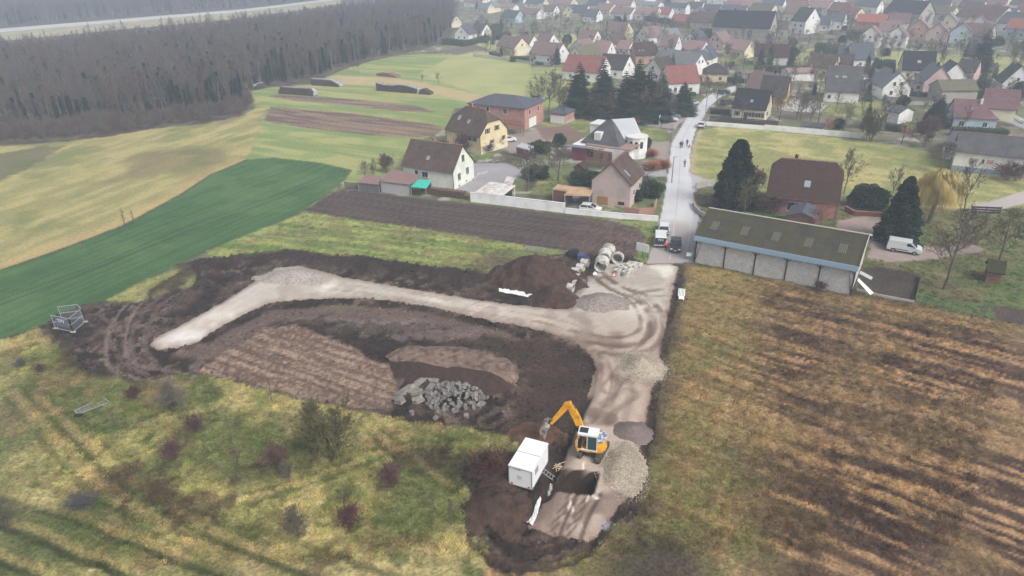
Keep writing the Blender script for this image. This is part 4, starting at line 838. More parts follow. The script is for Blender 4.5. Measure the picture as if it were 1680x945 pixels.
# --- row on the left of the road
hN1 = house('white house with brown tiled roof beside the green awning', (657, 272.5), (743, 285), 3.6, 8.8, 8.2, 'brown', 'mint', s=[(.28, 2.6, .8, 1.0), (.45, 2.4, 1.5, 1.2)], b=[(.5, 5.6, 1.1, 1.5), (.28, 2.2, 1.1, 1.5), (.68, 2.6, 1.1, 1.5), (.25, .35, .5, .4), (.6, .6, .5, .4)], ch=[(.42, .5, .7, CHIM), (.68, 1.2, .3, CHIM)], sky_=[(.46, .35, .7, .9)], ridgecap=True, gut=True, base=.5, basec='mint')
hB = house('yellow house with half-hipped brown roof and brown shutters', (729, 213), (787, 226), 4.2, 10, 9.4, 'brown', 'yellow', s=[(.50, 3.4, .7, 1.1), (.70, 3.4, .7, 1.1), (.84, 3.4, .7, 1.1)], b=[(.27, 5.2, .8, 1.2), (.62, 5.4, .8, 1.2), (.42, 2.4, .7, .9), (.85, 2.6, .6, 1)], hip=(2.6, 2.6), hc=(7.2, 7.2), ch=[(.38, .2, .9, CHIM)], sky_=[(.22, .5, .8, 1.2), (.52, .42, .8, 1.0)], gut=True, base=1.2, basec='cream', sh=1, ridgecap=True)
hC = house('brick house with large blue grey hipped roof', (766, 170), (861, 179), 5.6, 12, 7.6, 'slate', 'brick', s=[(.18, 4.6, .9, 1.3), (.35, 4.6, .9, 1.3), (.66, 4.4, 1.2, 1.4)], b=[(.25, 4.2, .9, 1.5), (.7, 4.2, .9, 1.5)], hip=(5.5, 5.5), doors=[('b', .4, 4.2, 2.4, GARW, 'garage_door')], ov=.4)
hD = house('small brick garage with grey hipped roof', (900, 185), (928, 188), 2.7, 6.4, 4.3, 'slate', 'brick', hip=(2.9, 2.9), doors=[('s', .5, 4.4, 2.1, GARW, 'garage_door')], base=.6, basec='grey', cat='garage', name='garage')
hF = house('beige pink gabled house right beside the road', (1037, 306), (1058, 284), 4.4, 8.2, 8.3, 'brown', 'pinkbeige', a=[], b=[(.5, 5, 1, 1.2)], s=[(.3, 2.4, 1.0, 1.2), (.75, 2.6, 1.0, 1.2)], sky_=[(.22, .35, .6, 1.5)], base=1.6, basec='pink', doors=[('a', .70, 2.1, 1.7, GARB, 'garage_door')], ridgecap=True)
m3 = MB(); m3.box((0, 0, 0), (1.2, .08, .6)); m3.build('basement_window', GLASS, hF, loc=(-4.75, -2.3, 1.0), rz=-PI/2)
# --- right of the road
hG = house('salmon pink house with wide maroon half-hipped roof', (1256, 322), (1377, 335), 3.0, 9.6, 8.8, 'maroon', 'salmon', s=[(.12, 1.7, .7, 1.1), (.42, 1.5, 2.6, 1.6), (.72, 1.6, .9, 1.2)], a=[(.4, 1.8, .8, 1.2), (.5, 5, 1, 1.2)], b=[(.5, 5, 1, 1.2)], hip=(1.2, 1.2), hc=(7.2, 7.2), ch=[(.32, .3, .7, CHIMD)], sky_=[(.54, .35, 1.0, 1.2)], gut=True, ridgecap=True)
hI = house('long white house with dark grey roof at the right edge', (1566, 248.4), (1688, 261), 4.0, 9.4, 7.0, 'darkgrey', 'white', s=[(.30, 2.5, 1.3, .9, 'b'), (.42, 2.5, .5, .9), (.52, 2.5, 1.3, .9, 'r'), (.46, .5, 1.1, .4)], base=1.0, basec='lightblue', ch=[(.06, .3, .7, CHIMD), (.62, .3, .4, CHIMD)], gut=True, ridgecap=True)
hI2 = house('low white annex with dark roof left of the long white house', (1546, 238), (1567, 241), 3.0, 15, 4.6, 'darkgrey', 'white', s=[(.5, 2.1, 1.2, 1.2)], cat='annex', name='annex')
hJ = house('pale blue house with purple tiled roof and white chimney', (1564, 193), (1639, 197), 3.0, 10, 6.7, 'purple', 'blue', s=[(.2, 1.6, 1, 1.2), (.75, 1.6, 1, 1.2)], hip=(0, 4), ch=[(.62, -1, .3, plain('chimney_white', (.7, .7, .7), .8))], sky_=[(.42, .45, .6, .5)])
hK = house('cream house with black roof behind the black fence', (1200, 177), (1257, 182), 3.0, 9, 7.5, 'black', 'cream', s=[(.16, 1.6, .7, 1.2), (.55, 1.6, .7, 1.2), (.80, 1.6, 1.5, 1.2)], b=[(.4, 4.8, 1, 1.2), (.35, 1.6, .8, 1.1)], sky_=[(.52, .35, .7, .9)], sh=1, doors=[('s', .42, 1.0, 2.1, SHUT, 'door')])
hL = house('orange gabled house with dark brown roof behind the cream house', (1243.5, 157), (1290, 160.4), 2.8, 8.5, 8.0, 'dark', 'orange', b=[(.5, 4.6, .9, 1.1)], s=[])
hL2 = house('orange gabled house with pinkish roof behind the dark roofed orange house', (1257, 146), (1262, 130), 2.8, 8.0, 7.6, 'pink', 'orange', a=[], P=None, ch=[(.3, 0, .5, CHIMD)]) if False else None
hM = house('large white house with tall dark grey roof and two skylights', (1352, 150), (1412, 153), 3.0, 13, 9.4, 'darkgrey', 'white', s=[(.15, 1.5, .9, 1.1)], ch=[(.3, .4, .8, CHIMD), (.82, .4, .5, CHIM)], sky_=[(.28, .55, .7, .7), (.5, .55, 1.2, .7)], ridgecap=True)
hP = house('long stone outbuilding with mossy grey roof', (1546, 149.5), (1608, 149), 3.4, 9, 5.8, 'olive', 'stone', a=[(.3, 3.2, .8, .8)], cat='outbuilding', name='outbuilding')
hQ = house('yellow house with big black roof and one skylight', (1479.6, 115.3), (1535, 117), 3.0, 10.5, 8.6, 'black', 'cream', s=[(.2, 1.6, 1, 1.2), (.45, 1.6, 1, 1.2), (.75, 1.6, 1, 1.2)], a=[(.5, 5, 1, 1.2)], sky_=[(.5, .4, 1.1, 1)])
hT = house('white house with red roof behind two dark conifers', (1237, 93), (1295, 94.3), 3.0, 9, 7.2, 'maroon', 'white', s=[(.15, 1.5, 1, 1.1)], ch=[(.42, .3, .6, CHIMD)], sky_=[(.35, .3, .5, .5), (.5, .3, .5, .5)])
def gfront(label, apex, ang, Ln, w, hr, he, roof, wall, **k):
    """gable end towards the viewer: apex (photo point, ridge height), ridge heading ang, length Ln"""
    a = gp(*apex, hr); d = Vector((math.cos(R(ang)), math.sin(R(ang)), 0)); nn = Vector((-d.y, d.x, 0)); e0 = a-nn*w/2; e1 = e0+d*Ln
    return house(label, None, None, he, w, hr, roof, wall, P=((e0.x, e0.y), (e1.x, e1.y)), **k)
GW = [(.32, 2.0, .9, 1.2), (.68, 2.0, .9, 1.2), (.38, 4.6, .8, 1.1), (.62, 4.6, .8, 1.1)]
gfront('orange gabled house with pinkish roof just behind the dark roofed orange one', (1280, 120.5), 128, 9, 8, 7.8, 3, 'pink', 'orange', a=[(.5, 4.2, .8, 1)], ch=[(.15, 0, .6, CHIMD)])
gfront('bright white house with light grey roof and four gable windows', (1478, 119.5), 84, 12, 8.6, 7.8, 3.3, 'grey', 'white', a=GW, ch=[(.3, .5, .7, CHIMD)], og=.2)
gfront('pink house with light grey roof beside the white gabled one', (1547, 109.3), 76, 10, 8.6, 8.2, 3.2, 'grey', 'rose', a=[(.5, 3.6, 1.2, 1.2)], ch=[(.35, .3, .6, CHIMD)])
gfront('dark roofed wing behind the pink gabled house', (1572, 104), 76, 8, 8, 7.6, 3.2, 'slate', 'white', cat='house', name='house_wing')
# --- the small ones
def lean(label, pts, z0, z1, mat_, name, cat, posts=None, pm=None, th=.12, walls=None, wm=None, rib=None, **kw):
    """flat or lean-to canopy: roof corners (photo points at heights z0 front / z1 back), posts below"""
    P = [gp(*p, z) for p, z in zip(pts, (z0, z0, z1, z1))]; c = sum(P, Vector())/4; c.z = 0; t = empty(name, c, 0, label, cat)
    m3 = MB(); V = [p-c for p in P]; n_ = len(V); m3.add(V+[v-Vector((0, 0, th)) for v in V], [tuple(range(n_)), tuple(reversed(range(n_, 2*n_)))]+[(i, i+n_, (i+1) % n_+n_, (i+1) % n_) for i in range(n_)]); r_ = m3.build('roof', mat_, t)
    if rib:
        m3 = MB()
        for i in range(1, rib): f = i/rib; m3.bar(V[0].lerp(V[1], f)+Vector((0, 0, .03)), V[3].lerp(V[2], f)+Vector((0, 0, .03)), .07)
        m3.build('roof_rib', mat_, r_)
    for p in V:
        q = Vector((p.x*.94, p.y*.94, 0)); m3 = MB(); m3.bar(q-Vector((0, 0, .1)), q+Vector((0, 0, p.z-.1)), .12); m3.build('post', pm or STEEL, t)
    if walls:
        for i, j in walls:
            a, b_ = V[i]*.94, V[j]*.94; m3 = MB(); m3.add([(a.x, a.y, -.1), (b_.x, b_.y, -.1), (b_.x, b_.y, b_.z-.12), (a.x, a.y, a.z-.12)], [(0, 1, 2, 3)]); d_ = (b_-a); nn = Vector((-d_.y, d_.x, 0)).normalized()*.08; vs = list(m3.v); m3 = MB(); m3.add([Vector(v) for v in vs]+[Vector(v)+nn for v in vs], [(0, 1, 2, 3), (7, 6, 5, 4), (0, 4, 5, 1), (1, 5, 6, 2), (2, 6, 7, 3), (3, 7, 4, 0)]); m3.build('wall', wm or WALLS['grey'], t)
    return t
BMET = plain('brown_sheet_roof', S(138, 112, 108), .6, .12, 1.5); TEAL = plain('turquoise_tarpaulin', S(64, 190, 168), .55, .1, 2); WMET = plain('white_sheet_roof', S(214, 210, 206), .5, .08, 1, dirt=S(170, 160, 150)); TAN = plain('tan_felt_roof', S(190, 158, 128), .85, .12, .8, dirt=S(160, 132, 108)); LGR = plain('light_grey_roof', S(176, 180, 184), .55, .1)
GWD = plain('grey_timber', S(112, 108, 108), .85, .2, 3); RWD = plain('red_brown_timber', S(116, 58, 50), .8, .2, 3); BWD = plain('brown_timber_wall', S(128, 88, 68), .8, .2, 3)
lean('brown sheet roofed lean-to against the white house', [(622, 297), (672, 303), (690, 287), (643, 277)], 2.4, 2.8, BMET, 'lean_to', 'lean-to', walls=[(0, 1)], wm=WALLS['grey'])
lean('bright turquoise tarpaulin shelter by the firewood', [(673, 306), (699, 309), (708, 297), (688, 294)], 2.0, 2.4, TEAL, 'tarpaulin_shelter', 'shelter', walls=[(3, 2)], wm=BWD)
lean('flat grey shed roof left end of the garden fence', [(586, 299), (622, 303), (625, 289), (600, 286)], 1.9, 2.0, BMET, 'garden_shed', 'shed', walls=[(0, 1), (3, 2)], wm=GWD)
lean('large white sheet roofed carport behind the white wall', [(779, 315), (826, 320), (846, 304), (804, 298)], 2.1, 2.7, WMET, 'carport', 'carport', rib=8, pm=WHITE)
lean('small white sloping roof shed behind the carport', [(826, 300), (840, 303), (845, 291), (832, 289)], 2.5, 2.8, WMET, 'small_shed', 'shed', walls=[(0, 1)], wm=GWD)
lean('tan roofed garage beside the beige pink house', [(925, 320), (968, 321.5), (976, 308), (938, 306)], 2.6, 2.7, TAN, 'garage', 'garage', walls=[(1, 2), (3, 0)], wm=WALLS['dark'])
lean('tan roofed timber shed left of the tan garage', [(906, 310), (934, 314), (940, 306), (915, 302)], 2.4, 2.5, TAN, 'timber_shed', 'shed', walls=[(0, 1)], wm=BWD)
lean('grey ribbed metal roof over timber hut in the garden', [(846, 240), (868, 246), (876, 240), (856, 234)], 2.4, 2.7, LGR, 'timber_hut', 'hut', rib=7, walls=[(0, 1), (1, 2)], wm=BWD)
lean('brown open carport attached to the brick house', [(829, 203), (859, 207), (854, 198), (826, 195.5)], 2.7, 3.4, plain('brown_carport_roof', S(120, 78, 60), .8, .15), 'open_carport', 'carport', pm=SHUT)
lean('grey sheet roofed hut half hidden behind the blue grey barn roof', [(1203, 0), (1205, 0), (1206, 0), (1204, 0)], 2, 2, LGR, 'x', 'x') if False else None
house('small timber shed with pale blue gabled roof before the salmon house', (1293, 354), (1337, 359.5), 2.5, 6, 3.8, ROOFS['slate'], 'wood', P=None, name='garden_shed', cat='shed') if False else None
gs_ = gfront('timber shed with pale blue grey roof before the salmon house', (1316, 349), 60, 5.5, 5.0, 3.3, 2.3, 'slate', 'wood', name='garden_shed', cat='shed', doors=[('a', .5, 1.3, 1.7, SHUT, 'door')])
house('tiny dark timber cabin with mossy green roof in the garden', (1618, 446), (1649, 451), 1.7, 3.4, 3.0, ROOFS['moss'] if 'moss' in ROOFS else tilemat('roof_moss', S(58, 62, 34), S(78, 80, 44)), 'wood', name='cabin', cat='cabin', ov=.3)
gfront('small red brown timber shed between garden and courtyard', (949, 269.5), 60, 3, 2.8, 3.6, 2.6, ROOFS['maroon'], 'wood', name='garden_shed', cat='shed', doors=[('a', .5, 1, 1.7, SHUT, 'door')])
house('small white roofed stone hut beside the orange bush', (1454, 182), (1476, 186.5), 2.8, 6.5, 4.0, 'darkgrey', 'white', name='hut', cat='hut') 
house('low white shed with tiled roof behind the white wall', (1313, 207), (1352, 210.5), 1.6, 3.5, 2.4, 'darkgrey', 'white', name='low_shed', cat='shed')
# modern house with pyramid roof and white towers
ME = gp(985, 262); t = empty('modern_house', ME, R(-32), 'house with steep dark roof, white towers and flat terraces', 'house')
m3 = MB(); m3.box((0, 3, 1.5), (13, 9, 3.4)); m3.build('wall', WALLS['white'], t)
m3 = MB(); m3.box((2.2, 3.4, 3.35), (11, 9.5, .3)); m3.build('terrace_roof', plain('brown_flat_roof', S(150, 128, 116), .8, .2), t)
m3 = MB(); m3.box((-4.2, -1.6, 1.45), (3.4, 2, 2.9)); m3.box((6.6, -2.3, 1.4), (1.2, 3, 2.8)); m3.build('red_wall', WALLS['red'], t)
m3 = MB(); b0 = [(-5.2, 0, 3.5), (4.6, -.4, 3.5), (4.6, 7.5, 3.5), (-5.2, 7.5, 3.5), (-.6, 3.6, 8.2), (.6, 4.4, 8.2)]
m3.add(b0, [(0, 1, 5, 4), (1, 2, 5), (2, 3, 4, 5), (3, 0, 4), (3, 2, 1, 0)]); r_ = m3.build('roof', ROOFS['darkgrey'], t, uv=uvroof)
m4 = MB(); m4.box((-1.2, 1.35, 5.0), (1.6, 1.6, 1.9)); m4.build('dormer', WHITE, r_)
m4 = MB(); m4.add([(.4, 4.6, 8.3), (3.9, 9.4, 8.0), (6.6, 8.4, 4.2), (3.6, 3.4, 4.2)], [(0, 3, 2, 1)]); m4.add([(.4, 4.6, 8.1), (3.9, 9.4, 7.8), (6.6, 8.4, 4.0), (3.6, 3.4, 4.0)], [(0, 1, 2, 3)]); mm = m4.build('metal_roof', LGR, t)
m4 = MB()
for i in range(1, 9): f = i/9; m4.bar(Vector((.4, 4.6, 8.33)).lerp(Vector((3.9, 9.4, 8.03)), f), Vector((3.6, 3.4, 4.23)).lerp(Vector((6.6, 8.4, 4.23)), f), .06)
m4.build('standing_seam', LGR, mm)
m4 = MB(); m4.cyl((6.2, 6.0, 0), (6.2, 6.0, 4.7), 2.4, n=10); m4.build('round_tower', WALLS['white'], t)
m4 = MB(); m4.cyl((6.2, 6.0, 4.7), (6.2, 6.0, 4.9), 2.6, n=10); m4.build('tower_roof', WHITE, t)
m4 = MB(); m4.box((-3.6, 8.6, 3), (4.4, 4.4, 6.4)); m4.build('square_tower', WALLS['white'], t); m4 = MB(); m4.box((-3.6, 8.6, 6.25), (4.7, 4.7, .2)); m4.build('tower_parapet', WHITE, t)
for a_ in (-100, -70, -40): 
    m4 = MB(); m4.box((6.2+2.32*math.cos(R(a_)), 6.0+2.32*math.sin(R(a_)), 3.2), (.7, .12, 1.5), rz=R(a_+90)); m4.build('window', GLASS, t)
m4 = MB(); m4.slab([(-8.5, -3.4), (-1.2, -3.0), (0, .2), (-5.4, .4)], 3.0, 3.15); m4.build('canopy', plain('grey_felt', S(120, 122, 128), .8, .12), t)
m4 = MB(); m4.box((-1.5, -1.55, 1.3), (10, .2, 2.6)); m4.build('brown_wall', plain('brown_cladding', S(138, 112, 96), .85, .15), t)
for x_ in (-2.6, -1.4, 1.0, 3.0): m4 = MB(); m4.box((x_, -1.7, 1.5), (.8, .1, 1.3)); m4.build('window', GLASS, t)
# ------------------------------------------------------------------ the village: rows of houses further back
# mode e: eave from left to right; mode a: apex of a gable end, heading, length
HS = []
def E_(row, x0, y0, x1, y1, roof, wall, w=9, he=3, hr=7.4, **k): HS.append((row, 'e', (x0, y0), (x1, y1), roof, wall, w, he, hr, k))
def A_(row, x, y, ang, L_, roof, wall, w=8.5, he=3, hr=7.4, **k): HS.append((row, 'a', (x, y), (ang, L_), roof, wall, w, he, hr, k))
n1 = 'in the new housing estate beyond the long meadow'
E_(n1, 813, 75, 843, 81, 'pink', 'cream', sky_=[(.3, .5, .6, .6), (.7, .4, .6, .6)]); A_(n1, 877, 58.5, 132, 9, 'pink', 'white'); E_(n1, 866.7, 88.5, 912, 93, 'pink', 'white', hr=7.6, w=10)
A_(n1, 909, 55.5, 130, 9, 'pink', 'white'); E_(n1, 946, 66, 972, 68, 'pink', 'white'); A_(n1, 945, 66, 42, 9, 'pink', 'white'); A_(n1, 943, 76, 38, 12, 'olive', 'white', hr=7.2); E_(n1, 921, 116, 983, 121, 'red', 'white', w=11, hr=8)
E_(n1, 978, 112, 1022, 116, 'dark', 'white', w=10, hr=7.6); E_(n1, 1043, 92, 1077, 90.5, 'maroon', 'orangeb', he=3.4, hr=8.0, sky_=[(.2, .3, .5, .5), (.4, .3, .5, .5)]); E_(n1, 970, 86, 996, 88, 'rose', 'white', w=8); E_(n1, 990, 51, 1022, 54, 'pink', 'cream', w=9)
A_(n1, 998, 55.5, 36, 9, 'brown', 'white'); A_(n1, 1053.5, 45, 34, 10, 'pink', 'white', w=9); A_(n1, 1090, 48.5, 38, 9, 'grey', 'white', w=8.5); E_(n1, 1080, 76, 1108, 77.5, 'pink', 'white', hr=7.4); A_(n1, 1132.5, 53, 45, 10, 'slate', 'white', w=9, a=GW[2:])
A_(n1, 1174, 54, 48, 10, 'pink', 'rose', w=9, a=GW[:2]+GW[2:]); E_(n1, 1186, 80, 1222, 84, 'rose', 'cream', hr=6.6); A_(n1, 1117, 83, 126, 10, 'grey', 'white', hr=7.2); A_(n1, 1152, 88, 128, 11, 'grey', 'white', w=9, a=GW[2:]); E_(n1, 1152, 121, 1195, 122, 'dark', 'yellow', hr=5.8, hip=(3.5, 3.5), w=10)
A_(n1, 1072, 96.5, 42, 9, 'dark', 'white', w=9); E_(n1, 1097, 138, 1150, 136, 'red', 'white', hr=8, w=12, he=3.4); E_(n1, 1008, 80, 1030, 82, 'rose', 'white', w=8, hr=6.2); E_(n1, 1118, 81, 1150, 84, 'rose', 'white', w=8, hr=6.4); E_(n1, 1146, 100, 1170, 97, 'slate', 'cream', w=8, hr=6)
A_(n1, 1158, 76, 60, 8, 'slate', 'white', w=7)
n2 = 'in rows right of the curving road'
E_(n2, 1398, 98.5, 1436, 98.3, 'slate', 'white', w=10, hr=8.4, s=[(.4, 1.5, 1, 1.1)]); E_(n2, 1373, 96, 1402, 97, 'slate', 'white', w=9, hr=6.8); E_(n2, 1321, 110, 1366, 114, 'brown', 'cream', w=10, hr=7.2); E_(n2, 1372, 108, 1400, 109, 'dark', 'white', w=8, hr=6.6)
E_(n2, 1294, 120, 1338, 119, 'rose', 'white', w=8, he=2.8, hr=3.8, s=[]); E_(n2, 1566, 117, 1600, 120, 'dark', 'pink', w=9, hr=6.6); E_(n2, 1563, 125, 1594, 127, 'darkgrey', 'white', w=5, he=2.6, hr=3.4); E_(n2, 1500, 136, 1534, 138, 'darkgrey', 'rose', w=6, he=2.8, hr=4.2)
E_(n2, 1638, 130, 1690, 142, 'rose', 'white', w=11, hr=6.6); A_(n2, 1678, 108, 70, 9, 'darkgrey', 'white', w=8, hr=8.4); A_(n2, 1676, 148, 150, 8, 'purple', 'cream', w=9); E_(n2, 1210, 119, 1250, 124, 'rose', 'white', w=3, he=1.8, hr=2.4, s=[])
n3_ = 'in the old village behind the meadow'
for q in ((1168, 44, 1264, 47.5, 'black', 'stone', 15, 6, 13), (1262, 48, 1294, 48, 'brown', 'stone', 10, 3.5, 7), (1297, 34, 1322, 36, 'dark', 'white', 13, 6, 12), (1330, 40, 1362, 41, 'slate', 'white', 9, 3, 7), (1358, 35, 1384, 36, 'slate', 'white', 9, 4, 8), (1403, 36, 1452, 38, 'orange', 'brick', 9, 5, 8.5), (1455, 38, 1492, 39, 'purple', 'white', 9, 4.5, 9),
          (1449, 20, 1510, 24, 'black', 'stone', 15, 6, 12), (1372, 24, 1402, 27, 'red', 'cream', 9, 5, 9), (1560, 58, 1622, 62, 'purple', 'grey', 12, 3, 8), (1648, 46, 1690, 49, 'orange', 'blue', 9, 4, 8), (1566, 26, 1634, 34, 'purple', 'cream', 12, 5, 11), (1630, 27, 1662, 29, 'slate', 'cream', 9, 5, 9), (1512, 22, 1560, 25, 'olive', 'cream', 10, 5, 9),
          (1635, 38, 1700, 42, 'darkgrey', 'white', 11, 4, 9), (1660, 22, 1700, 25, 'red', 'cream', 9, 4, 8), (1283, 22, 1320, 24, 'pink', 'cream', 10, 4, 9), (1320, 12, 1358, 14, 'rose', 'white', 10, 5, 9), (1356, 18, 1386, 20, 'purple', 'brick', 10, 5, 9.5), (1225, 20, 1262, 23, 'olive', 'cream', 10, 4, 9), (1150, 21, 1178, 22, 'darkgrey', 'rose', 9, 4, 8.5), (1180, 21, 1222, 22, 'slate', 'rose', 10, 4, 8),
          (1188, 6, 1215, 8, 'rose', 'cream', 9, 5, 8), (1215, 12, 1245, 13, 'rose', 'orangeb', 9, 4, 8), (1130, 37, 1175, 38, 'brown', 'stone', 10, 3, 8), (1100, 35, 1128, 36, 'red', 'brick', 8, 3, 6.5), (1468, 6, 1510, 8, 'rose', 'white', 9, 4, 8), (1520, 8, 1560, 9, 'dark', 'white', 9, 4, 8), (1570, 12, 1610, 14, 'brown', 'cream', 9, 4, 8), (1612, 8, 1650, 9, 'purple', 'white', 9, 4, 8), (1400, 10, 1440, 12, 'darkgrey', 'white', 9, 4, 8), (1655, 8, 1700, 10, 'brown', 'white', 9, 4, 8),
          (1440, 52, 1478, 53, 'pink', 'white', 9, 3, 7.6), (1245, 8, 1285, 9, 'slate', 'white', 9, 4, 8), (1290, 4, 1325, 5, 'red', 'cream', 9, 4, 8), (1040, 22, 1075, 24, 'rose', 'white', 9, 3.5, 7), (1072, 24, 1098, 25, 'red', 'white', 9, 3, 7), (1090, 12, 1125, 13, 'slate', 'white', 9, 5, 7.5), (1125, 14, 1150, 15, 'darkgrey', 'white', 8, 3, 7)): E_(n3_, q[0], q[1], q[2], q[3], q[4], q[5], w=q[6], he=q[7], hr=q[8])
for q in ((1511, 32, 58, 9, 'rose', 'orangeb'), (1542, 38, 56, 10, 'pink', 'pink'), (1558, 22, 56, 12, 'grey', 'cream'), (1610, 26, 60, 9, 'orange', 'blue'), (1431, 44, 56, 8, 'pink', 'white'), (1474, 44, 56, 8, 'pink', 'white'), (1582, 38, 60, 7, 'pink', 'blue'), (1144, 12, 60, 8, 'slate', 'rose'), (1178, 14, 60, 8, 'slate', 'rose'), (1638, 8, 60, 8, 'brown', 'cream'), (1590, 30, 55, 6, 'red', 'white')): A_(n3_, *q, hr=8.6, he=4.6, w=9)
n4 = 'in the village end beside the wood'
for q in ((955, 27, 978, 28, 'slate', 'white', 9, 3, 7), (930, 20, 958, 22, 'slate', 'cream', 9, 3, 7.4), (880, 18, 908, 19, 'olive', 'white', 9, 3, 6.6), (853, 22, 880, 24, 'pink', 'white', 9, 2.8, 6), (820, 28, 845, 30, 'slate', 'blue', 9, 3, 7), (812, 12, 842, 13, 'rose', 'white', 8, 2.6, 5), (770, 52, 790, 54, 'slate', 'white', 8, 3, 7), (782, 14, 800, 15, 'grey', 'cream', 8, 3, 6.6), (728, 34, 740, 37, 'pink', 'cream', 7, 3, 6.4),
          (975, 16, 1000, 18, 'rose', 'cream', 9, 3, 7), (1000, 22, 1034, 24, 'pink', 'white', 10, 3, 6.6), (960, 8, 990, 10, 'slate', 'white', 9, 3, 7), (905, 6, 935, 8, 'rose', 'cream', 9, 3, 7), (1000, 8, 1035, 9, 'pink', 'white', 9, 3.6, 7), (1044, 8, 1080, 9, 'grey', 'white', 10, 5, 7), (860, 6, 890, 7, 'slate', 'cream', 9, 3, 6.6), (760, 4, 790, 5, 'pink', 'white', 9, 3, 6.5), (830, -2, 860, -1, 'pink', 'white', 9, 3, 6.5), (1100, -2, 1140, -1, 'red', 'cream', 9, 4, 8), (1160, -3, 1200, -2, 'slate', 'white', 9, 4, 8)): E_(n4, q[0], q[1], q[2], q[3], q[4], q[5], w=q[6], he=q[7], hr=q[8])
for q in ((932.5, 8.5, 62, 10, 'slate', 'cream'), (756, 42, 62, 9, 'slate', 'white'), (803, 2, 62, 9, 'grey', 'cream'), (881, 7, 60, 8, 'grey', 'white')): A_(n4, *q, hr=7.4, he=3, w=9)
# distant roofs near the top of the picture, beyond the old village
rq = random.Random(77)
for j, yy in enumerate((-3, -12, -20)):
    for k in range(26):
        x = 720+k*37+rq.uniform(-10, 10)+j*13
        if 1000 < x+10 and rq.random() < .92 or rq.random() < .6: E_('in the haze behind the village', x, yy+rq.uniform(-3, 3), x+rq.uniform(18, 30), yy+1+rq.uniform(-2, 2), rq.choice(('pink', 'red', 'brown', 'slate', 'dark', 'purple', 'rose', 'darkgrey')), rq.choice(('white', 'cream', 'white', 'pink', 'stone')), w=rq.uniform(8, 11), he=rq.choice((3, 4)), hr=rq.uniform(7, 8.5))
ORD = ['leftmost', 'second', 'third', 'fourth', 'fifth', 'sixth', 'seventh', 'eighth', 'ninth', 'tenth', 'eleventh', 'twelfth', 'thirteenth', 'fourteenth', 'fifteenth', 'sixteenth']
from collections import defaultdict
cnt = defaultdict(list)
for i, h in enumerate(HS): cnt[(h[0], h[4], h[5], h[1])].append((h[2][0], i))
LAB = {}
for (row, rf, wa, md), l in cnt.items():
    l.sort()
    for k, (x, i) in enumerate(l):
        o = '' if len(l) == 1 else (ORD[k] if k < 16 else str(k+1)+'th')+' '; o = o if k or not o else 'leftmost '
        LAB[i] = f"{o}{WN[wa]} {'gabled ' if md == 'a' else ''}house with {RN[rf]} roof {row}".replace('in the new housing estate beyond the long meadow', 'in the estate beyond the meadow')
# terraces of identical wording are told apart by their order from the left
for i, h in enumerate(HS):
    row, md, p, q, rf, wa, w_, he, hr, k = h; far = p[1] < 30
    kk = dict(k); 
    if 's' not in kk and md == 'e' and he <= 6.1: kk['s'] = [(.22, 1.5, 1, 1.1), (.72, 1.5, 1, 1.1)]+([(.3, 4, .9, 1.1), (.7, 4, .9, 1.1)] if he > 4.5 else [])
    if md == 'a' and 'a' not in kk: kk['a'] = [(.5, 4.4, .8, 1.0), (.3, 1.6, .9, 1.1), (.7, 1.6, .9, 1.1)]
    if md == 'e' and 'b' not in kk: kk['b'] = [(.5, he+1.4, .8, 1.0)]
    if 'ch' not in kk and i % 3 != 2: kk['ch'] = [(.3+.4*(i % 2), .3, .6, CHIM if i % 4 else CHIMD)]
    lab = LAB[i]; nm = 'house'; ct = 'house'
    if wa == 'stone' and w_ > 12: lab = ('long' if p[0] < 1300 else 'tall')+' black roofed stone barn in the old village'+(' above the hedge line' if p[0] < 1300 else ' over the brick house'); nm = ct = 'barn'; kk['s'] = []
    lab = lab.replace('leftmost huge', 'huge')
    if len(lab.replace('-', ' ').split()) > 15: lab = lab.replace(' behind the meadow', '').replace(' beyond the meadow', '').replace(' of the curving road', ' of the road')
    if len(lab.split()) > 16: print('LONG', lab)
    if he < 2.7 and w_ < 5: nm = 'outbuilding'
    if md == 'e': house(lab, p, q, he, w_, hr, rf, wa, cat=ct, name=nm, group='village houses', **kk)
    else: gfront(lab, p, q[0], q[1], w_, hr, he, rf, wa, cat=ct, name=nm, group='village houses', **kk)
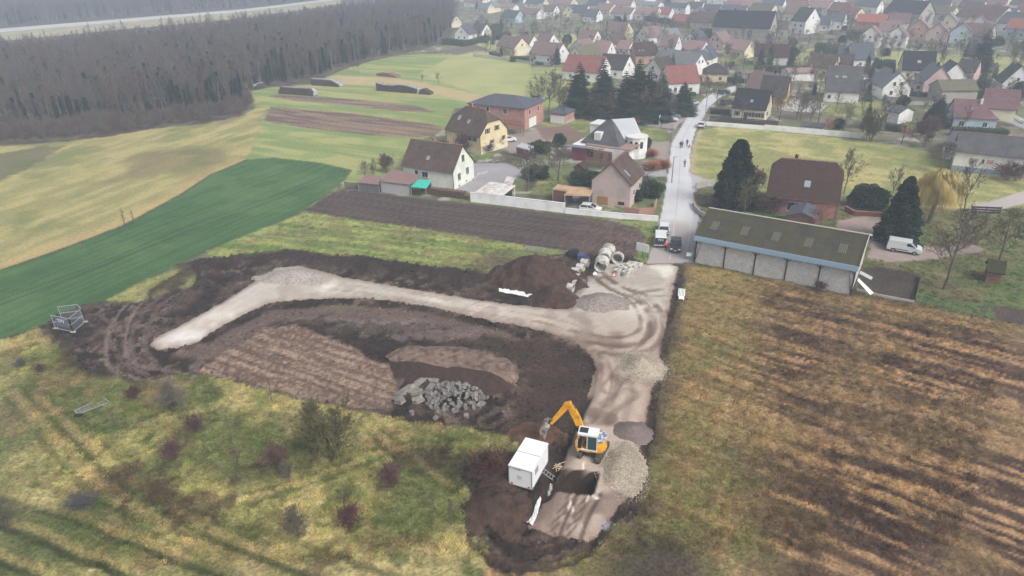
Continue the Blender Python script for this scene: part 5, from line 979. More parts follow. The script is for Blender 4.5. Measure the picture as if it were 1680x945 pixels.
# ------------------------------------------------------------------ earth and stone heaps
def heap(label, name, cat, c, rx, ry, h, mat_, ang=0, seed=1, rough=.12, res=.22, flat=0, pts=None, ridge=None, skew=(0, 0)):
    """a heap as a displaced sheet that runs into the ground at its rim"""
    p0 = gp(*c) if pts is None else None; cx, cy = p0.x, p0.y; ca, sa = math.cos(R(ang)), math.sin(R(ang))
    nx, ny = int(2.6*rx/res), int(2.6*ry/res); u = np.linspace(-1.3, 1.3, nx); v = np.linspace(-1.3, 1.3, ny); U, V = np.meshgrid(u, v); lx = U*rx; ly = V*ry; wx = cx+lx*ca-ly*sa; wy = cy+lx*sa+ly*ca
    d = np.sqrt(U**2+V**2)*(1+.5*(fbm(wx, wy, max(rx, ry)*.7, seed, 2)-.5)+.38*(fbm(wx, wy, 1.1, seed+3, 3)-.5))
    z = np.clip(1-d, -.25, 1)
    if flat: z = np.minimum(z, flat)/flat
    z = np.where(z > 0, z**.92, z)*h+(fbm(wx, wy, 1.3, seed+5, 4)-.5)*rough*3*np.clip(z*3, 0, 1)+(fbm(wx, wy, .45, seed+9, 3)-.5)*rough*1.2
    g0 = gz(cx, cy); keep = z > -.06*h-.05
    idx_ = np.arange(nx*ny).reshape(ny, nx); q_ = np.stack([idx_[:-1, :-1], idx_[:-1, 1:], idx_[1:, 1:], idx_[1:, :-1]], -1).reshape(-1, 4); kq = keep.ravel()[q_].any(1); q_ = q_[kq]; uu, inv = np.unique(q_, return_inverse=True)
    V3 = np.stack([wx.ravel()[uu]-cx, wy.ravel()[uu]-cy, z.ravel()[uu]], 1); me = np_mesh(name, V3, inv.reshape(q_.shape), mat_); o = link(me, name, None, (cx, cy, g0-.02), label=label, category=cat)
    def hz_(x, y):
        i = int(np.clip(((x*ca+y*sa)/rx+1.3)/2.6*(nx-1), 0, nx-1)); j = int(np.clip(((-x*sa+y*ca)/ry+1.3)/2.6*(ny-1), 0, ny-1)); return float(z[j, i])
    return o, hz_
SOILD = plain('heap_soil_dark', S(78, 60, 50), .92, .35, 1.6, bump=.16, bscale=4, dirt=S(58, 44, 36), dscale=.9); SOILB = plain('heap_soil_brown', S(104, 76, 58), .92, .3, 1.4, bump=.08, bscale=7, dirt=S(84, 60, 46), dscale=1.0)
SOILG = plain('heap_sand_grey', S(116, 104, 100), .92, .25, 2.5, bump=.05, bscale=9); SOILP = plain('pale_packed_soil', S(132, 112, 100), .92, .35, 1.1, bump=.08, bscale=5, dirt=S(88, 70, 60), dscale=.9)
GRVM = plain('gravel_grey', S(156, 146, 138), .85, .5, 9, bump=.08, bscale=11, dirt=S(116, 108, 102), dscale=3); STNM = plain('crushed_stone_pale', S(182, 170, 152), .85, .4, 7, bump=.1, bscale=9, dirt=S(140, 124, 108), dscale=4); heapbase = plain('heap_base', S(150, 134, 118), .9, .3, 3)
heap('large dark earth heap behind the white membrane strip', 'earth_heap', 'earth heap', (880, 460), 7.6, 5.0, 4.4, SOILD, -20, 3, rough=.2)
heap('smaller dark earth heap touching the large one', 'earth_heap', 'earth heap', (912, 492), 3.6, 3.0, 2.6, SOILD, -10, 4, rough=.12)
heap('low dark earth beside the concrete rings', 'earth_heap', 'earth heap', (936, 441), 3.0, 2.0, .8, SOILD, -30, 5, rough=.2)
heap('round brown earth heap under the digger bucket', 'earth_heap', 'earth heap', (878, 713), 2.9, 2.4, 1.0, SOILB, 10, 6, rough=.06)
heap('dark turned-over earth heap below the white trailer', 'earth_heap', 'earth heap', (815, 832), 3.2, 2.9, 1.3, SOILD, 0, 7, rough=.28)
heap('dark weedy earth heap left of the white trailer', 'earth_heap', 'earth heap', (812, 772), 2.9, 3.2, 1.1, SOILD, 20, 8, rough=.28)
heap('small greyish sand heap right of the digger', 'sand_heap', 'sand heap', (1036, 712), 1.9, 1.6, .8, SOILG, 0, 9, rough=.03)
heap('low grey gravel heap on the turning area', 'gravel_heap', 'gravel heap', (985, 500), 3.9, 2.8, 1.2, GRVM, -5, 10, rough=.04)
heap('pale gravel heap at the far bend of the track', 'gravel_heap', 'gravel heap', (482, 458), 5.2, 3.0, 1.4, plain('gravel_pale', S(172, 164, 156), .85, .4, 8, bump=.08, bscale=11, dirt=S(138, 130, 122), dscale=3), -5, 11, rough=.05)
hs1, f1 = heap('pale crushed stone heap on the right edge of the track', 'stone_heap', 'stone heap', (1053, 604), 2.6, 3.1, 1.4, STNM, 10, 12, rough=.08)
hs2, f2 = heap('pale crushed stone heap spilling beside the digger', 'stone_heap', 'stone heap', (1020, 770), 1.9, 3.3, 1.2, STNM, -12, 13, rough=.08)
STN = [plain('stone_chip_'+n, c, .8, .2, 2) for n, c in (('cream', S(204, 194, 174)), ('grey', S(172, 162, 148)), ('brown', S(150, 132, 116)))]
def chips(o, f, rx, ry, n, seed, sz=.1):
    rg = random.Random(seed); m3 = MB()
    for i in range(n):
        a = rg.uniform(0, 2*PI); q = rg.random()**.5*rg.choice((1, 1, 1, 1.05, 1.15, 1.3)); x, y = math.cos(a)*rx*q, math.sin(a)*ry*q; z = max(f(x, y), 0)+.03; s = sz*rg.uniform(.5, 1.6); u = Vector((rg.uniform(-1, 1), rg.uniform(-1, 1), rg.uniform(.1, 1))).normalized(); v = u.orthogonal().normalized(); w_ = u.cross(v)
        c = Vector((x, y, z)); m3.add([c+v*s, c+w_*s*.7, c-v*s*.8, c-w_*s*.9, c+u*s*.7], [(0, 1, 4), (1, 2, 4), (2, 3, 4), (3, 0, 4)], rg.choice((0, 0, 0, 1, 1, 2)))
    m3.build('stone', STN, o, kind='stuff')
chips(hs1, f1, 2.8, 3.5, 8000, 1, .04); chips(hs2, f2, 2.1, 3.7, 9000, 2, .04)
# the long spoil bank with a flat pale top and a dark front face
SB_top = [(640, 588), (650, 576), (720, 575), (790, 584), (845, 606), (850, 625), (820, 606), (760, 596), (700, 590), (655, 597)]
def bank():
    t = empty('spoil_bank', gp(745, 615), 0, 'long spoil bank with pale packed top and dark front', 'earth bank'); o = gp(745, 615)
    back = [(632, 588), (652, 577), (690, 575), (740, 578), (790, 585), (822, 594), (845, 607), (852, 622)]
    crest = [(640, 592), (668, 594), (705, 596), (740, 603), (775, 606), (806, 613), (826, 622), (842, 630)]
    foot = [(636, 604), (655, 622), (690, 636), (730, 646), (770, 652), (800, 650), (825, 645), (845, 636)]
    hts = [.3, .9, 1.35, 1.5, 1.55, 1.5, 1.1, .3]; n = 48; bk_ = smooth_curve(back, 6); cr = smooth_curve(crest, 6); ft = smooth_curve(foot, 6); m = min(len(bk_), len(cr), len(ft)); hh = np.interp(np.linspace(0, 7, m), range(8), hts)
    V = []; rows = 0
    for j in range(m):
        b_ = gp(*bk_[j]); hb = hh[j]*.75; k_ = gp(cr[j][0], cr[j][1], hh[j]); f_ = gp(*ft[j]); bb = gp(bk_[j][0], bk_[j][1]-3)
        prof = [Vector((bb.x, bb.y, -.15)), Vector((b_.x, b_.y, hb*.8))]+[Vector((b_.x, b_.y, hb*.8)).lerp(k_, i/4) for i in (1, 2, 3)]+[k_]+[k_.lerp(Vector((f_.x, f_.y, -.15)), i/6) for i in (1, 2, 3, 4, 5)]+[Vector((f_.x, f_.y, -.15))]
        for i, p in enumerate(prof):
            q = p-o; nz = (fbm(np.array([p.x]), np.array([p.y]), 1.0, 50, 3)[0]-.5)
            if 0 < i < 11: q.z += nz*.5; q.y += nz*.4
            V.append(tuple(q))
        rows = len(prof)
    F = [(j*rows+i, j*rows+i+1, (j+1)*rows+i+1, (j+1)*rows+i) for j in range(m-1) for i in range(rows-1)]
    for nm, mat_, fl in (('bank_top', SOILP, lambda i: i < 5), ('bank_face', plain('bank_face_soil', S(66, 52, 46), .95, .3, 1.4, bump=.1, bscale=5), lambda i: i >= 5)):
        m3 = MB(); m3.v = V; m3.f = [f for k, f in enumerate(F) if fl(k % (rows-1))]; m3.m = [0]*len(m3.f); m3.build(nm, mat_, t, smooth=True)
bank()
# ------------------------------------------------------------------ broken concrete heap
CONC = plain('broken_concrete', S(128, 124, 120), .9, .35, 1.5, bump=.05, bscale=9, dirt=S(104, 96, 88), dscale=1.1); CONM = plain('slab_concrete_mossy', S(146, 140, 134), .9, .25, 1.2, dirt=S(112, 104, 92), dscale=.8, bump=.03)
def chunk(rg, sx, sy, sz, n=7):
    pts_ = [(math.cos(2*PI*i/n+rg.uniform(-.3, .3))*sx/2*rg.uniform(.75, 1.15), math.sin(2*PI*i/n+rg.uniform(-.3, .3))*sy/2*rg.uniform(.75, 1.15)) for i in range(n)]; m3 = MB()
    a = [(x, y, -sz/2+rg.uniform(-.04, .04)) for x, y in pts_]; b = [(x*rg.uniform(.8, 1.02), y*rg.uniform(.8, 1.02), sz/2+rg.uniform(-.06, .06)) for x, y in pts_]
    m3.add(a+b, [tuple(reversed(range(n))), tuple(range(n, 2*n))]+[(i, (i+1) % n, n+(i+1) % n, n+i) for i in range(n)]); return m3
rg = random.Random(41)
CH = [chunk(rg, 1, .75, .5, 6+i % 3).mesh('concrete_chunk', CONC) for i in range(9)]; SLB = [chunk(rg, 1, .6, .28, 5).mesh('concrete_slab', CONM) for i in range(3)]
for (px, py, L_, W_, az, tl, lab) in ((665, 645, 3.0, 1.2, 35, 15, 'longest mossy concrete slab at the left of the rubble'), (655, 660, 1.7, 1.3, -10, 8, 'low dark concrete slab at the left foot of the rubble'), (685, 661, 1.9, 1.3, -5, 10, 'broad concrete slab at the front foot of the rubble'), (681, 648, 2.0, 1.0, 20, 12, 'tilted slab lying in the middle left of the rubble'), (694, 627, 2.0, 1.1, 25, 20, 'pale slab topmost at the back left of the rubble'), (712, 630, 1.8, .9, -8, 5, 'flat slab beside the pale topmost one'), (680, 636, 1.4, .9, 10, 15, 'short grey slab under the pale topmost one'), (708, 640, 1.5, 1.2, 40, 30, 'upended slab leaning in the rubble centre left')):
    p = gp(px, py); o = link(rg.choice(SLB), 'concrete_slab', None, (p.x, p.y, gz(p.x, p.y)+.3), None, label=lab, category='concrete slab', group='slabs in the rubble heap'); o.scale = (L_, W_/.6, 1.5); o.rotation_euler = (R(rg.uniform(-8, 8)), R(-tl), R(az))
c0 = gp(742, 652); n_ch = 0
for i in range(260):
    a = rg.uniform(0, 2*PI); q = rg.random()**.6; x = c0.x+math.cos(a)*3.9*q; y = c0.y+math.sin(a)*2.8*q-.3*math.cos(a)*q; s = rg.uniform(.26, .68)*(1.1-.25*q); o = link(rg.choice(CH), 'concrete_chunk', None, (x, y, gz(x, y)+.1+1.7*(1-q)*rg.uniform(.55, 1)), None, label='jagged grey concrete chunk in the rubble heap', category='concrete chunk', group='chunks in the rubble heap'); o.scale = (s*1.3, s*1.2, s*1.1); o.rotation_euler = tuple(rg.uniform(-1, 1) if k < 2 else rg.uniform(0, 6) for k in range(3))
for px, py in ((787, 668), (775, 665), (719, 678), (714, 686), (676, 679), (731, 674), (765, 684), (790, 655), (748, 675)):
    p = gp(px, py); o = link(rg.choice(CH), 'concrete_chunk', None, (p.x, p.y, gz(p.x, p.y)+.1), None, label='stray concrete chunk lying loose around the rubble', category='concrete chunk', group='loose chunks around the rubble'); o.scale = (.9, .8, .6); o.rotation_euler = (.1, .1, rg.uniform(0, 6))
# ------------------------------------------------------------------ concrete pipes, rings, boxes
PIPE = plain('pipe_concrete', S(196, 193, 186), .85, .12, 2, dirt=S(150, 148, 140), dscale=1.2); PIPIN = plain('pipe_inside', S(120, 118, 114), .9, .15)
def pipe(px, py, r, L_, az, label, group, wall_=.12, bell=True, upright=False, name='concrete_pipe', z0=None, cat='pipe'):
    n = 26; m3 = MB(); ri = r-wall_; prof = [(ri, 0), (r, 0)]+([(r, L_*.78), (r*1.13, L_*.82), (r*1.13, L_)] if bell else [(r, L_)])+[(ri, L_)]
    rows = [[(math.cos(2*PI*i/n)*q, math.sin(2*PI*i/n)*q, zz) for i in range(n)] for q, zz in prof]; V = [p for r_ in rows for p in r_]; k = len(rows)
    F = [((j*n+i), (j*n+(i+1) % n), ((j+1) % k*n+(i+1) % n), ((j+1) % k*n+i)) for j in range(k) for i in range(n)]; m3.add(V, F, 0)
    me = m3.mesh(name, PIPE, smooth=False); p = gp(px, py); o = link(me, name, None, label=label, category=cat, group=group)
    if upright: o.location = (p.x, p.y, gz(p.x, p.y)+(z0 or 0)-.02)
    else: o.rotation_euler = (PI/2, 0, R(az)); o.location = (p.x, p.y, gz(p.x, p.y)+r*(1.1 if bell else 1)-.03)
    return o
PG = 'big concrete pipes by the entrance'
AZ = 168
pipe(985, 450, .98, 1.9, 180-14, 'front concrete pipe of the row with its open end showing', PG); pipe(990, 438, .98, 1.9, 180-14, 'middle concrete pipe of the row, between front and back pipe', PG); pipe(996, 427, .98, 1.9, 180-14, 'rearmost concrete pipe of the row beside the grass', PG)
pipe(1012, 436, .92, .8, 180-20, 'short wide concrete ring standing on edge right of the pipes', PG, wall_=.13, bell=False, name='concrete_ring', cat='ring')
MG = 'small concrete manhole rings'
for px, py, lab in ((1013, 452, 'round concrete manhole cone, front left of four'), (1026.5, 455, 'round concrete manhole cone, front right of four'), (1017, 445, 'round concrete manhole cone behind the front left one'), (1030, 449, 'round concrete manhole cone behind the front right one')): pipe(px, py, .56, .75, 0, lab, MG, wall_=.24, bell=False, upright=True, name='manhole_cone', cat='manhole cone')
def slabhole(px, py, lab):
    p = gp(px, py); m3 = MB(); n = 16; s = .72; V = []; F = []
    for z in (.28, 0):
        for i in range(n): a = 2*PI*i/n+PI/4; q = s/max(abs(math.cos(a)), abs(math.sin(a))); V.append((math.cos(a)*q, math.sin(a)*q, z))
        for i in range(n): a = 2*PI*i/n+PI/4; V.append((math.cos(a)*.34, math.sin(a)*.34, z))
    for i in range(n): j = (i+1) % n; F += [(i, j, n+j, n+i), (2*n+j, 2*n+i, 3*n+i, 3*n+j), (j, i, 2*n+i, 2*n+j), (n+i, n+j, 3*n+j, 3*n+i)]
    m3.add(V, F); m3.build('manhole_slab', PIPE, None, loc=(p.x, p.y, gz(p.x, p.y)), rz=R(-30), label=lab, category='manhole slab', group='manhole slabs')
slabhole(1036, 437, 'square concrete slab with round hole, rearmost'); slabhole(1037, 443, 'square concrete slab with round hole, middle'); slabhole(1045, 438, 'square concrete slab with hole, rightmost'); slabhole(1032, 447, 'square concrete slab half under the cones')
BG = 'concrete culvert rings in a row'
for px, py, lab in ((940.5, 480, 'frontmost concrete ring lying in the row'), (946, 471, 'second concrete ring from the front of the row'), (950, 462, 'third concrete ring in the row, by the dark earth'), (950, 454, 'fourth concrete ring in the row'), (958, 446, 'fifth concrete ring, beside the blue covered pallet'), (965, 438, 'rearmost concrete ring of the row')):
    pipe(px, py, .62, 1.15, 180-16+78, lab, BG, wall_=.1, bell=False, name='concrete_ring', cat='ring')
pipe(938, 466, .6, .8, 180-60, 'lone concrete ring lying left of the row with dark opening', BG, wall_=.1, bell=False, name='concrete_ring', cat='ring')
for px, py, sx, lab, m_ in ((955, 425, 1.3, 'blue wrapped pallet beside the rear rings', plain('blue_wrap', S(70, 84, 128), .5, .15)), (956, 467, .9, 'small pallet of black and white fittings by the rings', plain('fittings', S(120, 122, 126), .6, .6, 6))):
    p = gp(px, py); t = empty('pallet', (p.x, p.y, gz(p.x, p.y)), R(-20), lab, 'pallet'); m3 = MB()
    for k in (-.4, 0, .4): m3.box((0, k*sx, .07), (sx, .1, .14))
    for k in range(5): m3.box((-sx*.42+k*sx*.21, 0, .155), (.12, sx, .03))
    m3.build('pallet_base', BWD, t); rg2 = random.Random(3); m3 = MB()
    for k in range(6): m3.box((rg2.uniform(-.3, .3)*sx, rg2.uniform(-.3, .3)*sx, .17+rg2.uniform(.15, .4)), (.5*sx, .45*sx, rg2.uniform(.4, .7)), rz=rg2.uniform(0, 1))
    m3.build('load', m_, t)
# white membranes
MEM = plain('white_membrane', S(232, 232, 230), .6, .05)
def membrane(label, pts_, hgt=.12, seed=1):
    rg = random.Random(seed); m3 = MB(); L_ = smooth_curve(pts_[0], 6); R_ = smooth_curve(pts_[1], 6); n = len(L_); V = []
    for i in range(n):
        a, b = gp(*L_[i]), gp(*R_[i])
        for k in range(6): q = a.lerp(b, k/5); V.append((q.x, q.y, gz(q.x, q.y)+.1+hgt*math.sin(k/5*PI)+rg.uniform(-.02, .05)))
    m3.add(V, [(i*6+k, i*6+k+1, (i+1)*6+k+1, (i+1)*6+k) for i in range(n-1) for k in range(5)]); o = m3.build('membrane', MEM, None, label=label, category='membrane sheet'); md = o.modifiers.new('s', 'SOLIDIFY'); md.thickness = .03; return o
membrane('white membrane strip laid beside the earth heaps', ([(818, 474), (840, 476), (860, 478), (880, 482)], [(819, 479), (840, 482), (860, 486), (875, 491)]))
membrane('narrow white membrane hanging over the track edge below the trailer', ([(886, 815), (878, 830), (874, 845), (864, 857)], [(888, 818), (884, 835), (881, 848), (874, 864)]), .05, 2)
# ------------------------------------------------------------------ the white site trailer
p = gp(854.5, 801.5); q = gp(893, 768); q2 = gp(871.7, 806); ang = math.atan2(q.y-q2.y, q.x-q2.x); dv = Vector((math.cos(ang), math.sin(ang), 0)); c = p+dv*2.0
t = empty('site_trailer', (c.x, c.y, gz(c.x, c.y)-.05), ang, 'white box trailer parked beside the digger track', 'trailer'); TW = plain('trailer_white', (.80, .81, .82), .45, .05, .8); TG = plain('trailer_trim', S(150, 154, 160), .5, .1)
m3 = MB(); m3.box((0, 0, 1.45), (4.1, 2.25, 2.1)); m3.build('body', TW, t)
m3 = MB(); m3.box((0, 0, 2.56), (4.2, 2.35, .12)); m3.build('roof', TW, t)
m3 = MB()
for sx in (-1, 1):
    for sy in (-1, 1): m3.box((sx*2.06, sy*1.135, 1.45), (.07, .07, 2.1))
for sx in (-1, 1): m3.box((sx*2.06, 0, .42), (.06, 2.3, .08)); m3.box((sx*2.105, 0, 2.5), (.03, 2.3, .06))
m3.box((0, -1.14, .42), (4.1, .05, .08)); m3.box((0, 0, 2.63), (.05, 2.3, .03)); m3.build('trim', TG, t)
for sx, sy in ((.3, -1), (.3, 1), (-.5, -1), (-.5, 1)): m3 = MB(); m3.cyl((sx, sy*1.0-.1, .3), (sx, sy*1.0+.1, .3), .3, n=14); m3.build('wheel', BLACK, t)
m3 = MB(); m3.bar((2.0, .5, .45), (3.3, 0, .45), .09); m3.bar((2.0, -.5, .45), (3.3, 0, .45), .09); m3.build('drawbar', STEEL, t)
m3 = MB(); m3.box((-2.09, 0, 1.5), (.02, .45, .45)); m3.build('badge', plain('badge_grey', S(205, 205, 200), .5), t)
for sy in (-.85, .85): m3 = MB(); m3.box((-2.1, sy, .6), (.03, .2, .12)); m3.build('tail_light', plain('lamp_red', S(170, 40, 36), .4), t)
m3 = MB(); m3.box((.4, -1.15, 1.5), (.85, .05, 1.85)); m3.build('door', TW, t); m3 = MB(); m3.box((-.9, -1.15, 1.8), (.7, .05, .6)); m3.build('shutter', TG, t)
m3 = MB(); 
for k in (-1, 1): m3.bar((.6+k*.25, -1.2, .5), (.6+k*.25, -2.3, -.1), .06)
for k in range(4): m3.bar((.35, -1.35-k*.27, .42-k*.14), (.85, -1.35-k*.27, .42-k*.14), .05)
m3.build('steps', STEEL, t)
# ------------------------------------------------------------------ tracked excavator
def excavator():
    YEL = plain('digger_yellow', S(236, 168, 36), .4, .06, 2, coat=.3, dirt=S(188, 132, 44), dscale=1.5); DK = plain('digger_dark', S(38, 36, 36), .6, .2); WR = plain('digger_roof_white', (.76, .76, .75), .45, .05); BKT = plain('bucket_steel', S(172, 170, 166), .45, .2, 3, metal=.2, dirt=S(110, 96, 84), dscale=2); MUDT = plain('track_muddy', S(112, 98, 88), .85, .25, 4); CHR = plain('cylinder_chrome', (.6, .6, .62), .2, .05, metal=.9)
    g = gp(973, 746); z0 = gz(g.x, g.y); a, b = gp(981, 756), gp(994, 733); tr = math.atan2(b.y-a.y, b.x-a.x)
    t = empty('excavator', (g.x, g.y, z0), 0, 'yellow tracked excavator with white cab roof and raised bucket', 'excavator')
    Tm = Matrix.Rotation(tr, 4, 'Z')
    for sg in (-1, 1):
        m3 = MB(); prof = [(math.cos(R(d))*.36-1.15, .38+math.sin(R(d))*.36) for d in range(90, 271, 22)]+[(math.cos(R(d))*.36+1.15, .38+math.sin(R(d))*.36) for d in range(-90, 91, 22)]
        m3.prism(prof[::-1], sg*.92-.22, sg*.92+.22, T=Tm); trk = m3.build('track', MUDT, t)
        m3 = MB()
        for k in range(15): x = -1.25+k*.18; m3.box((x, sg*.92, .76), (.09, .46, .05), T=Tm); m3.box((x, sg*.92, .0), (.09, .46, .05), T=Tm)
        for e in (-1, 1):
            for d_ in (-60, -30, 0, 30, 60): m3.box((e*(1.15+math.cos(R(d_))*.38), sg*.92, .38+math.sin(R(d_))*.38), (.05, .46, .09), T=Tm)
        m3.build('track_shoe', plain('shoe_dark', S(74, 64, 58), .8, .2), trk)
        m3 = MB()
        for e in (-1.1, -.55, 0, .55, 1.1): m3.cyl(Tm @ Vector((e, sg*1.15, .36)), Tm @ Vector((e, sg*.68, .36)), .2 if abs(e) < 1 else .27, n=10)
        m3.build('roller', DK, trk)
    m3 = MB(); m3.box((0, 0, .5), (1.9, 1.5, .34), T=Tm); m3.cyl((0, 0, .6), (0, 0, .95), .55, n=16); m3.build('undercarriage', DK, t)
    sw = empty('upper_structure', (0, 0, 0), R(164)); sw.parent = t   # faces left in the picture
    for k_ in ('category', 'label'): 
        if k_ in sw: del sw[k_]
    # superstructure outline: rounded tail
    po = [(1.25, -1.12), (1.25, .2), (1.25, 1.12), (.4, 1.2), (-.6, 1.15), (-1.0, .95), (-1.25, .5), (-1.32, 0), (-1.25, -.5), (-1.0, -.95), (-.6, -1.15), (.4, -1.2)]
    m3 = MB(); m3.slab(po, .95, 1.25); m3.build('deck', YEL, sw)
    po2 = [(-.1, -1.15), (-.1, -.1), (.1, -.1), (.1, .1), (-.1, .1)]
    m3 = MB(); m3.slab([(-.52, -1.14), (-.52, 1.14), (-.62, 1.12), (-1.0, .92), (-1.23, .5), (-1.3, 0), (-1.23, -.5), (-1.0, -.92), (-.62, -1.12)], 1.25, 1.95); m3.build('counterweight', YEL, sw)
    m3 = MB(); m3.slab([(-.4, -1.0), (-.4, 1.0), (-.95, .8), (-1.25, .35), (-1.25, -.35), (-.95, -.8)], 2.0, 2.12); m3.build('engine_cover', plain('cover_blue_grey', S(96, 112, 150), .5, .5, 4, dirt=S(230, 230, 228), dscale=2.5), sw)
    m3 = MB(); m3.slab([(1.2, -1.14), (1.2, -.35), (-.3, -.35), (-.3, -1.14)], 1.25, 1.9); m3.build('side_box', YEL, sw)
    # cab on the machine's left (towards the viewer)
    m3 = MB(); cx0, cx1, cy0, cy1, zb, zt = -.5, 1.42, .10, 1.22, 1.2, 2.95
    for x, y in ((cx0, cy0), (cx0, cy1), (cx1, cy0), (cx1, cy1), (.45, cy1)): m3.bar((x, y, zb), (x-(.12 if x > 1 else 0), y, zt), .07)
    for y in (cy0, cy1): m3.bar((cx0, y, zb+.05), (cx1, y, zb+.05), .1); m3.bar((cx0, y, zt-.04), (cx1-.12, y, zt-.04), .09)
    m3.build('cab_frame', WR, sw)
    m3 = MB(); m3.slab([(cx0-.08, cy0-.06), (cx1-.05, cy0-.06), (cx1-.05, cy1+.06), (cx0-.08, cy1+.06)], zt, zt+.12); rf = m3.build('cab_roof', WR, sw)
    m3 = MB(); m3.box((.85, .62, zt+.14), (.8, .75, .04)); m3.build('roof_hatch', GLASS, rf)
    m3 = MB(); m3.box((cx1-.05, .64, 1.45), (.05, .96, .35)); m3.box((cx1-.08, .64, 2.25), (.03, .94, 1.1)); m3.build('windscreen', GLASS, sw)
    cg = plain('cab_glass_green', S(58, 84, 78), .1, .1, spec=.7)
    m3 = MB(); m3.box((-.02, cy1+.01, 2.1), (.82, .02, 1.55)); m3.build('rear_side_window', cg, sw)
    m3 = MB(); m3.box((cx0-.01, .64, 2.2), (.02, .9, 1.0)); m3.build('rear_window', GLASS, sw)
    m3 = MB(); m3.prism([(1.0, 1.25), (1.38, 1.25), (1.5, 1.6), (1.5, 2.3), (1.32, 2.85), (1.0, 2.85)], cy1+.0, cy1+.03); m3.build('front_side_glass', GLASS, sw)
    m3 = MB(); m3.bar((1.26, cy1+.05, 1.0), (1.5, cy1+.05, 1.6), .16); m3.bar((1.5, cy1+.05, 1.6), (1.5, cy1+.05, 2.2), .16); m3.bar((1.5, cy1+.05, 2.2), (1.25, cy1+.05, 2.75), .14); m3.build('front_guard', YEL, sw)
    # boom: base between cab and side box
    yb = -.12
    def arm(pts_, wds, nm, wth=.34, m_=YEL):
        m3 = MB(); V = []
        for i, (x, z) in enumerate(pts_):
            j0, j1_ = max(i-1, 0), min(i+1, len(pts_)-1); dx, dz = pts_[j1_][0]-pts_[j0][0], pts_[j1_][1]-pts_[j0][1]; l = math.hypot(dx, dz); nx_, nz_ = -dz/l, dx/l; w_ = wds[i]/2
            for y in (-wth/2, wth/2): V.append((x+nx_*w_, yb+y, z+nz_*w_)); V.append((x-nx_*w_, yb+y, z-nz_*w_))
        F = [(0, 1, 3, 2), (len(V)-4, len(V)-2, len(V)-1, len(V)-3)]
        for i in range(len(pts_)-1): o_ = i*4; F += [(o_, o_+4, o_+5, o_+1), (o_+2, o_+3, o_+7, o_+6), (o_, o_+2, o_+6, o_+4), (o_+1, o_+5, o_+7, o_+3)]
        m3.add(V, F); return m3.build(nm, m_, sw)
    arm([(.75, 1.5), (.9, 2.1), (1.25, 2.75), (1.45, 3.1)], [.5, .5, .5, .45], 'boom_base'); arm([(1.4, 2.95), (1.7, 3.75), (2.1, 4.6), (2.45, 5.2)], [.66, .7, .66, .5], 'boom')
    arm([(2.25, 5.4), (2.7, 5.15), (3.5, 3.9), (4.25, 2.75)], [.48, .64, .5, .36], 'dipper_arm', .36)
    m3 = MB(); m3.cyl((1.15, yb+.28, 1.7), (1.75, yb+.28, 3.0), .09, n=8); m3.cyl((1.15, yb-.28, 1.7), (1.75, yb-.28, 3.0), .09, n=8); m3.cyl((1.5, yb, 3.75), (2.0, yb, 5.0), .1, n=8); m3.cyl((2.9, yb, 5.25), (3.6, yb, 4.25), .09, n=8); m3.build('hydraulic_cylinder', DK, sw)
    m3 = MB(); m3.cyl((2.0, yb, 5.0), (2.25, yb, 5.45), .05, n=8); m3.cyl((3.6, yb, 4.25), (4.1, yb, 3.35), .05, n=8); m3.build('piston_rod', CHR, sw)
    m3 = MB()
    for k in (-.1, .02, .14): m3.cyl((1.6, yb+k, 3.55), (1.95, yb+k, 4.85), .03, n=5); m3.cyl((1.95, yb+k, 4.85), (2.5, yb+k, 5.55), .03, n=5); m3.cyl((2.5, yb+k, 5.55), (3.9, yb+k, 3.75), .03, n=5)
    m3.build('hose', BLACK, sw)
    m3 = MB(); m3.box((4.25, yb, 2.75), (.4, .34, .45)); m3.bar((4.05, yb-.18, 3.3), (4.5, yb-.18, 2.7), .08); m3.bar((4.05, yb+.18, 3.3), (4.5, yb+.18, 2.7), .08); m3.build('bucket_linkage', DK, sw)
    # bucket: curled shell
    m3 = MB(); bw = 1.5; arc = [(4.25, 2.65), (4.75, 2.75), (5.1, 2.5), (5.25, 2.1), (5.15, 1.7), (4.9, 1.42)]; arc2 = [(x-(x-4.55)*.08, z-(z-2.1)*.08) for x, z in arc]
    V = [(x, yb+y, z) for y in (-bw/2, bw/2) for x, z in arc]+[(x, yb+y, z) for y in (-bw/2+.04, bw/2-.04) for x, z in arc2]; n = len(arc); F = []
    for i in range(n-1): F += [(i, i+1, n+i+1, n+i), (2*n+i+1, 2*n+i, 3*n+i, 3*n+i+1)]
    F += [tuple(range(n)), tuple(reversed(range(n, 2*n)))]; m3.add(V, F); bk2 = m3.build('bucket', BKT, sw)
    m3 = MB()
    for k in range(5): y = yb-bw/2+.1+k*(bw-.2)/4; m3.bar((4.95, y, 1.5), (4.72, y, 1.18), .13, .07)
    m3.build('bucket_tooth', BKT, bk2)
    m3 = MB(); m3.bar((.5, 1.2, 2.4), (.9, 1.45, 2.5), .04); m3.box((.95, 1.45, 2.45), (.06, .2, .35)); m3.build('mirror', DK, sw)
    return t, sw, g, z0
EXC, EXS, EXG, EXZ = excavator()
# fold the pieces of the upper structure into the machine itself (thing > part > sub-part)
Msw = Matrix.Rotation(R(164), 4, 'Z')
for o in list(EXS.children): o.parent = EXC; o.matrix_local = Msw
D.objects.remove(EXS)
